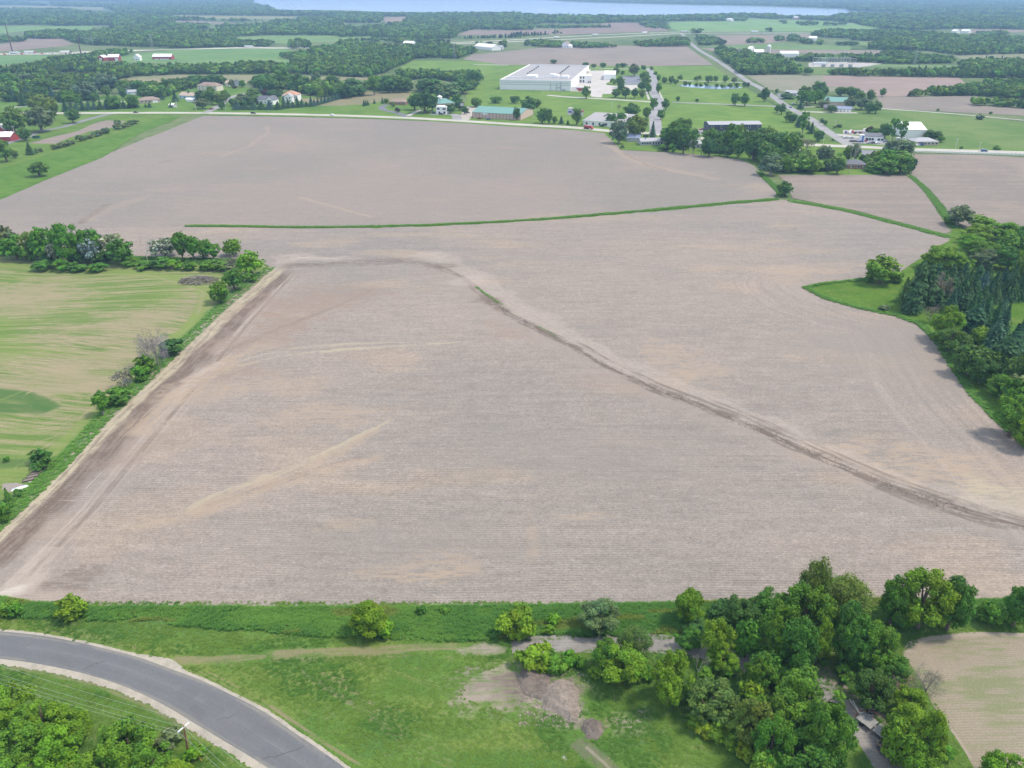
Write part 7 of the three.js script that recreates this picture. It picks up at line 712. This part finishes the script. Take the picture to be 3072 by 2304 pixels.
// ---------- near things ----------
{ // utility pole and lines over the curve
  const p = z1(1562, 1580), [X, Zz] = G(p), h = 9.2, A = G(z1(1462, 1366), h), B = G(z1(1566, 1276), h), th = Math.atan2(B[1] - A[1], B[0] - A[0]); const o = base('utility_pole', X, Zz, 0); tag(o, 'brown wooden utility pole with pale crossarm beside the curving road', 'pole');
  const mx = (A[0] + B[0]) / 2 - X, mz = (A[1] + B[1]) / 2 - Zz, L = Math.hypot(B[0] - A[0], B[1] - A[1]); mesh('pole', rod([0, 0, 0], [mx, h + 0.3, mz], 0.19, 0.14, 10), std([0.23, 0.115, 0.06], 0.95), o);
  const arm = bx(L, 0.16, 0.16); arm.rotateY(-th); arm.translate(mx, h, mz + 0.02); mesh('crossarm', arm, std([0.62, 0.64, 0.66], 0.6), o); mesh('guy_guard', rod([2.2, 0, 0.6], [1.5, 2.4, 0.4], 0.05), std([0.45, 0.2, 0.06], 0.7), o); mesh('guy_wire', rod([1.5, 2.4, 0.4], [mx, h - 0.6, mz], 0.014), MT.steel, o);
  const tips = [0.04, 0.45, 0.96].map((t) => [lerp(A[0], B[0], t), lerp(A[1], B[1], t)]); tips.forEach((t) => mesh('insulator', rod([t[0] - X, h + 0.06, t[1] - Zz], [t[0] - X, h + 0.34, t[1] - Zz], 0.06), MT.steel, o));
  const wm = std([0.42, 0.46, 0.46], 0.5), run = (t, e, lab, hh = 9.4) => { const d = [e[0] - t[0], e[1] - t[1]], l = Math.hypot(...d), pts3 = []; for (let i = 0; i <= 16; i++) { const u = i / 16; pts3.push(new THREE.Vector3(t[0] + d[0] * u, hh - 3.2 * u * (1 - u) * l / 60, t[1] + d[1] * u)); } const m = mesh('power_line', new THREE.TubeGeometry(new THREE.CatmullRomCurve3(pts3), 24, 0.012, 4), wm, scene); tag(m, lab, 'cable', 'power lines on the near pole'); };
  const ext = (t, q, k) => { const e = G(q, 9.0); return [t[0] + (e[0] - t[0]) * k, t[1] + (e[1] - t[1]) * k]; };
  [[0, [0, 925]], [1, [0, 888]], [2, [0, 812]]].forEach(([i, q]) => run(tips[i], ext(tips[i], z1(...q), 1.25), ['lowest power line running left from the near pole', 'middle power line running left from the near pole', 'upper power line running left from the near pole'][i]));
  [[0, [1800, 1659]], [1, [1870, 1659]], [2, [2010, 1659]]].forEach(([i, q]) => run(tips[i], ext(tips[i], z1(...q), 1.6), ['left power line running down from the near pole', 'middle power line running down from the near pole', 'right power line running down from the near pole'][i]));
  run([tips[0][0] + 0.1, tips[0][1]], ext(tips[0], z1(0, 935), 1.25), 'telephone cable under the power lines at lower left', 8.6);
}
function mound(outline, h, m, label, seed) { // heap of spoil with an uneven foot
  const q = ground(pts(z3, ...outline)), xs = q.map((p) => p[0]), zs = q.map((p) => p[1]), x0 = Math.min(...xs) - 1.5, x1 = Math.max(...xs) + 1.5, z0 = Math.min(...zs) - 1.5, z1_ = Math.max(...zs) + 1.5, cx = (x0 + x1) / 2, cz = (z0 + z1_) / 2, N = 60, g = new THREE.PlaneGeometry(x1 - x0, z1_ - z0, N, N); g.rotateX(-Math.PI / 2); const P = g.attributes.position, uv = g.attributes.uv;
  for (let i = 0; i < P.count; i++) { const x = P.getX(i) + cx, z = P.getZ(i) + cz; let d = 1e9; for (let k = 0; k < q.length; k++) { const a = q[k], b = q[(k + 1) % q.length], dx = b[0] - a[0], dz = b[1] - a[1], t = Math.min(1, Math.max(0, ((x - a[0]) * dx + (z - a[1]) * dz) / (dx * dx + dz * dz))); d = Math.min(d, Math.hypot(x - a[0] - dx * t, z - a[1] - dz * t)); } if (!inPoly(q, x, z)) d = -d; d += (fbm(x * 0.55 + seed, z * 0.55, 3) - 0.5) * 1.6; uv.setXY(i, x, -z);
    P.setY(i, d <= 0 ? -0.12 : Math.min(h, d * 0.75) * (0.55 + 0.9 * fbm(x * 0.45 + seed, z * 0.45, 3)) + 0.35 * (fbm(x * 1.7 + seed, z * 1.7, 3) - 0.5) * Math.min(1, d)); }
  g.computeVertexNormals(); const o = mesh('earth_mound', g, m, scene); o.position.set(cx, 0.04, cz); tag(o, label, 'earth heap'); return o;
}
const earth = (a, b) => { const m = std([1, 1, 1], 1); m.map = veg(6, 256, a, b, 0.4, 0.1, b.map((v) => v * 1.25)); m.bumpMap = bumpGrass; m.bumpScale = 0.25; return m; };
const eA = earth([0.185, 0.155, 0.132], [0.265, 0.224, 0.190]), eB = earth([0.125, 0.103, 0.088], [0.185, 0.154, 0.131]);
mound([[330, 1170], [350, 1060], [390, 965], [480, 940], [560, 945], [660, 970], [650, 1040], [620, 1130], [660, 1190], [640, 1280], [560, 1300], [520, 1240], [440, 1190]], 1.0, eA, 'long heap of grey brown spoil beside the thicket', 3); mound([[170, 850], [310, 838], [400, 890], [415, 1000], [380, 1080], [250, 1085], [190, 1010], [120, 920]], 0.35, eB, 'dark spread of fresh earth beside the dense shrubs', 41); mound([[690, 1275], [760, 1250], [830, 1290], [850, 1360], [800, 1420], [700, 1400], [650, 1350]], 0.9, eB, 'small dark heap of fresh earth on the lawn', 53);
{ const r = rng(88), ico = new THREE.IcosahedronGeometry(1, 0), L = []; const put = (x, z, s, col) => L.push([x, z, s, col]);
  for (let i = 0; i < 700; i++) { const [X, Z] = G(z3(lerp(150, 700, r()), lerp(850, 1320, r()))); put(X, Z, 0.07 + 0.2 * r() * r(), [0.22, 0.185, 0.157]); }
  const line = (ps, w, n, cols, big) => { const q = ground(ps.map(([x, y]) => F(x, y))); for (let i = 0; i < n; i++) { const k = r() * (q.length - 1.001), j = Math.floor(k), t = k - j, g = (r() + r() + r() - 1.5) * w, a = q[j], b = q[j + 1], l = Math.hypot(b[0] - a[0], b[1] - a[1]), x = lerp(a[0], b[0], t) - (b[1] - a[1]) / l * g, z = lerp(a[1], b[1], t) + (b[0] - a[0]) / l * g; if (fbm(x * 0.2, z * 0.2, 3) < 0.45 && r() < 0.8) continue; put(x, z, big * (0.25 + r() * r()), cols[Math.floor(r() * cols.length)]); } };
  const dk = [[0.12, 0.10, 0.085], [0.16, 0.135, 0.115], [0.24, 0.205, 0.18]];
  line([[1040, 632], [1100, 680], [1160, 708], [1215, 738], [1300, 786], [1400, 834], [1490, 868], [1600, 912], [1700, 956], [1800, 1000], [1900, 1042], [2000, 1076], [2100, 1108], [2230, 1142]], 2.2, 1900, dk, 0.2); line([[625, 575], [760, 570], [900, 564], [1000, 600]], 5, 500, dk, 0.2); line([[618, 580], [500, 690], [370, 815], [250, 935], [120, 1080], [0, 1185]], 5, 1500, [...dk, [0.33, 0.29, 0.24]], 0.14);
  const im = new THREE.InstancedMesh(ico, std([1, 1, 1], 1), L.length), M = new THREE.Matrix4(), q = new THREE.Quaternion(), c = new THREE.Color(); L.forEach(([x, z, s, col], i) => { q.setFromEuler(new THREE.Euler(r() * 3, r() * 3, r() * 3)); M.compose(new THREE.Vector3(x, 0.04, z), q, new THREE.Vector3(s, s * 0.7, s)); im.setMatrixAt(i, M); const l = 0.75 + 0.5 * r(); c.setRGB(col[0] * l, col[1] * l, col[2] * l); im.setColorAt(i, c); }); im.name = 'earth_clods'; im.castShadow = im.receiveShadow = true; scene.add(im); struct(im, 'loose clods of earth along the drainage run and round the spoil heaps', 'clods', 'stuff'); }
{ // wagon with grey decking, broken poles and scrap beside the lane
  const [x, z] = G(z4(830, 1395)), o = base('flatbed_wagon', x, z, -0.95); tag(o, 'old grey flatbed wagon parked on the lower lane', 'wagon'); const wd = std([0.24, 0.24, 0.235], 0.95); for (let i = 0; i < 12; i++) mesh('deck_board', bx(0.44, 0.08, 2.3, -2.8 + i * 0.47 + (i > 5 ? 0.25 : 0), 0.95, (i % 3 - 1) * 0.02), wd, o); for (const s of [-0.7, 0.7]) mesh('frame_rail', bx(6, 0.18, 0.14, 0, 0.8, s), MT.dark, o); for (const wx of [-1.9, 1.9]) for (const wz of [-1, 1]) { const w = mesh('wheel', wheelG, MT.rubber, o); w.scale.setScalar(1.2); w.position.set(wx, 0.41, wz * 0.95); } mesh('drawbar', rod([3, 0.7, 0], [5, 0.4, 0], 0.08), MT.dark, o);
  const heap = (p, n, len, label, mats, seed, name) => { const r = rng(seed), [X, Z] = G(p), h = base(name, X, Z); tag(h, label, 'scrap heap'); for (let i = 0; i < n; i++) { const a = r() * 3.14 + 0.3, l = len * (0.5 + r()), px = (r() - 0.5) * len * 1.1, pz = (r() - 0.5) * len * 0.7, y = 0.15 + r() * 0.5; mesh(name === 'pole_heap' ? 'broken_pole' : 'scrap_piece', r() < 0.6 || name === 'pole_heap' ? rod([px - Math.cos(a) * l / 2, y, pz - Math.sin(a) * l / 2], [px + Math.cos(a) * l / 2, y + r() * 0.5, pz + Math.sin(a) * l / 2], 0.05 + 0.05 * r()) : bx(l * 0.6, 0.1, 0.7, px, y, pz, a), mats[i % mats.length], h); } };
  heap(z4(745, 1275), 26, 3, 'heap of broken poles and pipes at the edge of the lane', [std([0.3, 0.14, 0.09], 0.9), MT.dark, MT.steel, MT.wood, MT.pale], 5, 'pole_heap'); heap(z4(930, 1520), 46, 2.6, 'dark heap of scrap between the wagon and the bright tree', [MT.dark, MT.wood, MT.dark, MT.steel, std([0.10, 0.07, 0.055], 1)], 8, 'scrap_heap');
  const [rx, rz] = G(z4(1350, 1562)), rk = new THREE.IcosahedronGeometry(0.7, 1); rk.scale(1, 0.7, 0.8); const ro = mesh('boulder', rk, std([0.62, 0.6, 0.57], 0.9), scene); ro.position.set(rx, 0.35, rz); tag(ro, 'pale boulder at the foot of the bright tree on the stubble field edge', 'boulder'); }
{ // fallen branch, brush pile, garden beds, boat, dumpster, culvert
  const a = G(zL2(950, 1172)), b = G(zL2(1160, 965)), o = base('fallen_branch', a[0], a[1]); tag(o, 'pale fallen branch lying on the bare earth by the field edge', 'branch'); const e = [b[0] - a[0], b[1] - a[1]], f = G(zL2(1045, 1040)), m = [e[0] * 0.62, e[1] * 0.62]; const bm = std([0.40, 0.36, 0.32], 0.9); mesh('limb', rod([0, 0.12, 0], [e[0], 0.2, e[1]], 0.09, 0.045), bm, o); mesh('twig', rod([m[0], 0.2, m[1]], [f[0] - a[0], 0.3, f[1] - a[1]], 0.05, 0.03), bm, o);
  const r = rng(61), [bxx, bz] = G(zL(1550, 530)), p = base('brush_pile', bxx, bz); tag(p, 'wide grey pile of cut brush on the grass by the hedgerow', 'brush pile'); const mats = [std([0.17, 0.15, 0.145], 1), std([0.11, 0.095, 0.09], 1), std([0.27, 0.24, 0.225], 1)]; for (let i = 0; i < 230; i++) { const t = r() * 6.28, q = Math.sqrt(r()), px = Math.cos(t) * q * 8.5, pz = Math.sin(t) * q * 4.6, y = 0.2 + 2.3 * (1 - q * q) * r(), l = 1.5 + 2.6 * r(), an = r() * 6.28; mesh('stick', rod([px - Math.cos(an) * l / 2, y, pz - Math.sin(an) * l / 2], [px + Math.cos(an) * l / 2, y + (r() - 0.5) * 1.1, pz + Math.sin(an) * l / 2], 0.07 + 0.10 * r(), 0.04, 4), mats[i % 3], p); }
  [[318, 1072], [365, 1032], [408, 993], [458, 952]].forEach(([x, y], i) => { const [X, Z] = G(zL2(x, y)), g = base('garden_bed', X, Z, 0.5); tag(g, ['nearest of four dark raised garden beds at the left edge', 'second nearest of four raised garden beds', 'third of four raised garden beds', 'farthest of four raised garden beds, by the clipped bush'][i], 'garden bed', 'raised garden beds'); for (const s of [-1, 1]) { mesh('side_board', bx(2.6, 0.35, 0.08, 0, 0.18, s * 0.66), MT.dark, g); mesh('side_board', bx(0.08, 0.35, 1.24, s * 1.26, 0.18, 0), MT.dark, g); } mesh('soil', bx(2.42, 0.24, 1.22, 0, 0.12, 0), std([0.16, 0.13, 0.11], 1), g); });
  const [ox, oz] = G(zL2(222, 1166)), bo = base('boat', ox, oz, 0.62); tag(bo, 'small white upturned boat beside the garden', 'boat'); const hs = new THREE.SphereGeometry(1, 16, 8, 0, 6.3, 0, 1.57); hs.scale(2.0, 0.6, 0.45); mesh('hull', hs, MT.white, bo); mesh('keel', bx(3.2, 0.12, 0.1, 0, 0.58, 0), MT.pblue, bo);
  sheet('garden_path', organic(ground(pts(zL2, [290, 1080], [340, 1010], [400, 910], [490, 905], [470, 970], [380, 1060], [330, 1100])), 0.2, 1), 0.05, std([0.36, 0.31, 0.27], 1), 'bare earth around the raised garden beds', 'garden'); sheet('garden_path', organic(ground(pts(zL2, [20, 1170], [30, 1110], [180, 1100], [260, 1120], [200, 1190], [100, 1210])), 0.2, 1), 0.05, std([0.22, 0.195, 0.175], 1), 'gravel patch beside the white boat', 'garden');
  const [dx, dz] = G(zA2(468, 488)), du = base('dumpster', dx, dz, 0.1); tag(du, 'dark green dumpster beside the farm drive', 'dumpster'); const dm = std([0.03, 0.10, 0.09], 0.6); for (const s of [-1, 1]) { mesh('side_wall', bx(5.4, 1.7, 0.12, 0, 0.95, s * 1.1), dm, du); mesh('end_wall', bx(0.12, 1.7, 2.08, s * 2.64, 0.95, 0), dm, du); } mesh('floor', bx(5.2, 0.12, 2.08, 0, 0.2, 0), MT.dark, du);
}

// ---------- grass, weeds ----------
{ const blade = (seed, n, wd) => { const r = rng(seed), S = []; const N = []; const C = []; for (let i = 0; i < n; i++) { const a = r() * 6.28, q = r() * 0.42, x = Math.cos(a) * q, z = Math.sin(a) * q, t = r() * 6.28, l = 0.3 + 0.35 * r(), hx = Math.cos(t) * l, hz = Math.sin(t) * l, h = 0.6 + 0.5 * r(), w = wd * (0.7 + 0.6 * r()), px = -Math.sin(t) * w, pz = Math.cos(t) * w; S.push(x - px, 0, z - pz, x + px, 0, z + pz, x + hx, h, z + hz); const v = 0.9 + 0.2 * r(); for (let k = 0; k < 3; k++) { N.push(-Math.cos(t) * 0.5, 0.85, -Math.sin(t) * 0.5); C.push(v, v, v); } } const g = new THREE.BufferGeometry(); g.setAttribute('position', new THREE.BufferAttribute(new Float32Array(S), 3)); g.setAttribute('normal', new THREE.BufferAttribute(new Float32Array(N), 3)); g.setAttribute('color', new THREE.BufferAttribute(new Float32Array(C), 3)); return g; };
  const G1 = blade(7, 16, 0.10), L = [], r = rng(1212), road = upG.concat([...loG].reverse()), put = (x, z, w, h, col) => L.push([x, z, w, h, col]);
  const stripPoly = ground([[-60, 1292], [0, 1289], [80, 1303], [220, 1312], [700, 1311], [1100, 1309], [1440, 1304], [1700, 1294], [1960, 1294], [2130, 1296], [2300, 1295], [2300, 1350], [1950, 1345], [1500, 1372], [1100, 1380], [1000, 1388], [800, 1380], [560, 1372], [300, 1345], [0, 1335], [-60, 1332]].map(([x, y]) => F(x, y)));
  const meadowPoly = ground([[-40, 1300], [2250, 1300], [2250, 1720], [-40, 1720]].map(([x, y]) => F(x, y)));
  const bare = [[z2(1950, 1000), 8, 5], [z3(150, 950), 8, 5], [z3(500, 1060), 7, 5], [z3(760, 1320), 3.6, 2.8], [z2(1830, 690), 4, 1.6]].map(([p, a, b]) => [...G(p), a, b]); const lanePoly = ground([...pts(z3, [95, 625], [700, 590], [1400, 605], [2000, 740], [2300, 900]), ...pts(z4, [760, 1240], [1010, 1560], [1050, 1700], [860, 1700], [640, 1400], [560, 1230], [250, 1060]), ...pts(z3, [2000, 850], [1400, 690], [700, 690], [100, 725])]);
  const stub = ground(pts(z4, [2100, 700], [1600, 700], [1200, 730], [1020, 850], [1180, 1080], [1400, 1430], [1540, 1680], [1650, 1900], [2300, 1900], [2400, 900]));
  const ok = (x, z) => !inPoly(road, x, z) && !inPoly(lanePoly, x, z) && !inPoly(stub, x, z) && !bare.some(([bx_, bz, a, b]) => Math.hypot((x - bx_) / a, (z - bz) / b) < 0.85);
  const nearRoad = (x, z) => Math.min(...loG.filter((_, i) => i % 3 === 0).map((q) => Math.hypot(q[0] - x, q[1] - z)), 9e9) < 2.3 || Math.min(...upG.filter((_, i) => i % 3 === 0).map((q) => Math.hypot(q[0] - x, q[1] - z)), 9e9) < 1.4;
  const near = (line, w) => { const q = ground(line); return (x, z) => { for (let k = 1; k < q.length; k++) { const a = q[k - 1], b = q[k], dx = b[0] - a[0], dz = b[1] - a[1], t = Math.min(1, Math.max(0, ((x - a[0]) * dx + (z - a[1]) * dz) / (dx * dx + dz * dz))); if (Math.hypot(x - a[0] - dx * t, z - a[1] - dz * t) < w) return true; } return false; }; }, tracks = [near([...pts(z1, [1400, 770], [1700, 775], [2197, 740]), ...pts(z2, [0, 720], [300, 710], [600, 700], [900, 690], [1300, 665], [1600, 660], [1900, 680])], 1.3), near(pts(z3, [620, 1420], [760, 1560], [960, 1700]), 1.8), near(pts(z2, [0, 1130], [300, 1330], [780, 1640]), 1.2)];
  const bb = (p) => [Math.min(...p.map((q) => q[0])), Math.max(...p.map((q) => q[0])), Math.min(...p.map((q) => q[1])), Math.max(...p.map((q) => q[1]))];
  { const [a, b, c, d] = bb(stripPoly); for (let i = 0; i < 52000; i++) { const x = lerp(a, b, r()), z = lerp(c, d, r()); const jx = 2.6 * (fbm(x * 0.3, z * 0.3, 2) - 0.5) * 2, jz = 4 * r() * r() + 3.4 * (fbm(x * 0.16 + 70, z * 0.2, 3) - 0.5); if (!inPoly(stripPoly, x, z) || !inPoly(stripPoly, x + jx * 0.2, z + Math.max(0, jz)) || !ok(x, z) || nearRoad(x, z)) continue; const n = fbm(x * 0.12, z * 0.25, 3), y = fbm(x * 0.07 + 50, z * 0.3, 3); put(x, z, 0.5 + 0.35 * r(), 0.25 + 0.6 * n, y > 0.62 ? [0.171, 0.246, 0.048] : n > 0.5 ? [0.101, 0.247, 0.046] : [0.128, 0.273, 0.046]); } }
  { const [a, b, c, d] = bb(meadowPoly); for (let i = 0; i < 52000; i++) { const x = lerp(a, b, r()), z = lerp(c, d, r()); if (!inPoly(meadowPoly, x, z) || inPoly(stripPoly, x, z) || !ok(x, z)) continue; const n = fbm(x * 0.1 + 11, z * 0.12, 3); if (n < 0.42 && r() < 0.6) continue; if (nearRoad(x, z) || tracks.some((t) => t(x, z))) continue; put(x, z, 0.4 + 0.3 * r(), 0.08 + 0.26 * n * r(), n > 0.56 ? [0.077, 0.176, 0.025] : [0.119, 0.211, 0.031]); } }
  const edge = (line, wid, n, h, cols) => { for (let i = 0; i < n; i++) { const k = r() * (line.length - 1.001), j = Math.floor(k), t = k - j, x = lerp(line[j][0], line[j + 1][0], t) + (r() - 0.5) * wid, z = lerp(line[j][1], line[j + 1][1], t) + (r() - 0.5) * wid; put(x, z, 0.6 + 0.7 * r(), h * (0.5 + r()), cols[Math.floor(r() * cols.length)]); } };
  const gc = [[0.103, 0.248, 0.046], [0.145, 0.300, 0.049], [0.120, 0.265, 0.041]];
  edge(ground(edgeL), 5, 2600, 0.28, gc); edge(stripA, 3.5, 4200, 0.45, gc); edge(stripB, 5, 2200, 0.35, gc); edge(stripC, 4, 1800, 0.4, gc); edge(stripD, 4, 900, 0.7, gc);
  edge(ground([[1737, 622], [1780, 645], [1850, 665], [1930, 681], [1985, 702], [2012, 728], [2060, 800], [2095, 852], [2150, 908], [2212, 962], [2330, 1075]].map(([x, y]) => F(x, y))).map(([x, z]) => [x + 1, z]), 3, 2600, 0.4, gc); edge(ground([[1737, 622], [1780, 613], [1880, 602]].map(([x, y]) => F(x, y))), 2, 500, 0.5, gc);
  edge(ground([[1028, 620], [1050, 636], [1080, 656]].map(([x, y]) => F(x, y))), 1.1, 36, 0.25, gc); edge(ground([[-20, 545], [140, 552], [300, 560], [560, 566]].map(([x, y]) => F(x, y))), 7, 3000, 0.55, gc);
  const m = leafMat([1, 1, 1], 0.3); const im = new THREE.InstancedMesh(G1, m, L.length), M = new THREE.Matrix4(), q = new THREE.Quaternion(), Y = new THREE.Vector3(0, 1, 0), c = new THREE.Color(); L.forEach(([x, z, w, h, col], i) => { M.compose(new THREE.Vector3(x, 0.02, z), q.setFromAxisAngle(Y, r() * 6.28), new THREE.Vector3(w, h, w)); im.setMatrixAt(i, M); const l = 0.9 + 0.2 * r(); c.setRGB(col[0] * l, col[1] * l, col[2] * l); im.setColorAt(i, c); }); im.name = 'grass_tufts'; im.castShadow = im.receiveShadow = true; scene.add(im); struct(im, 'tufts of grass and weeds on the verges and strips', 'grass', 'stuff'); console.log('tufts', L.length);
}
renderer.render(scene, camera);
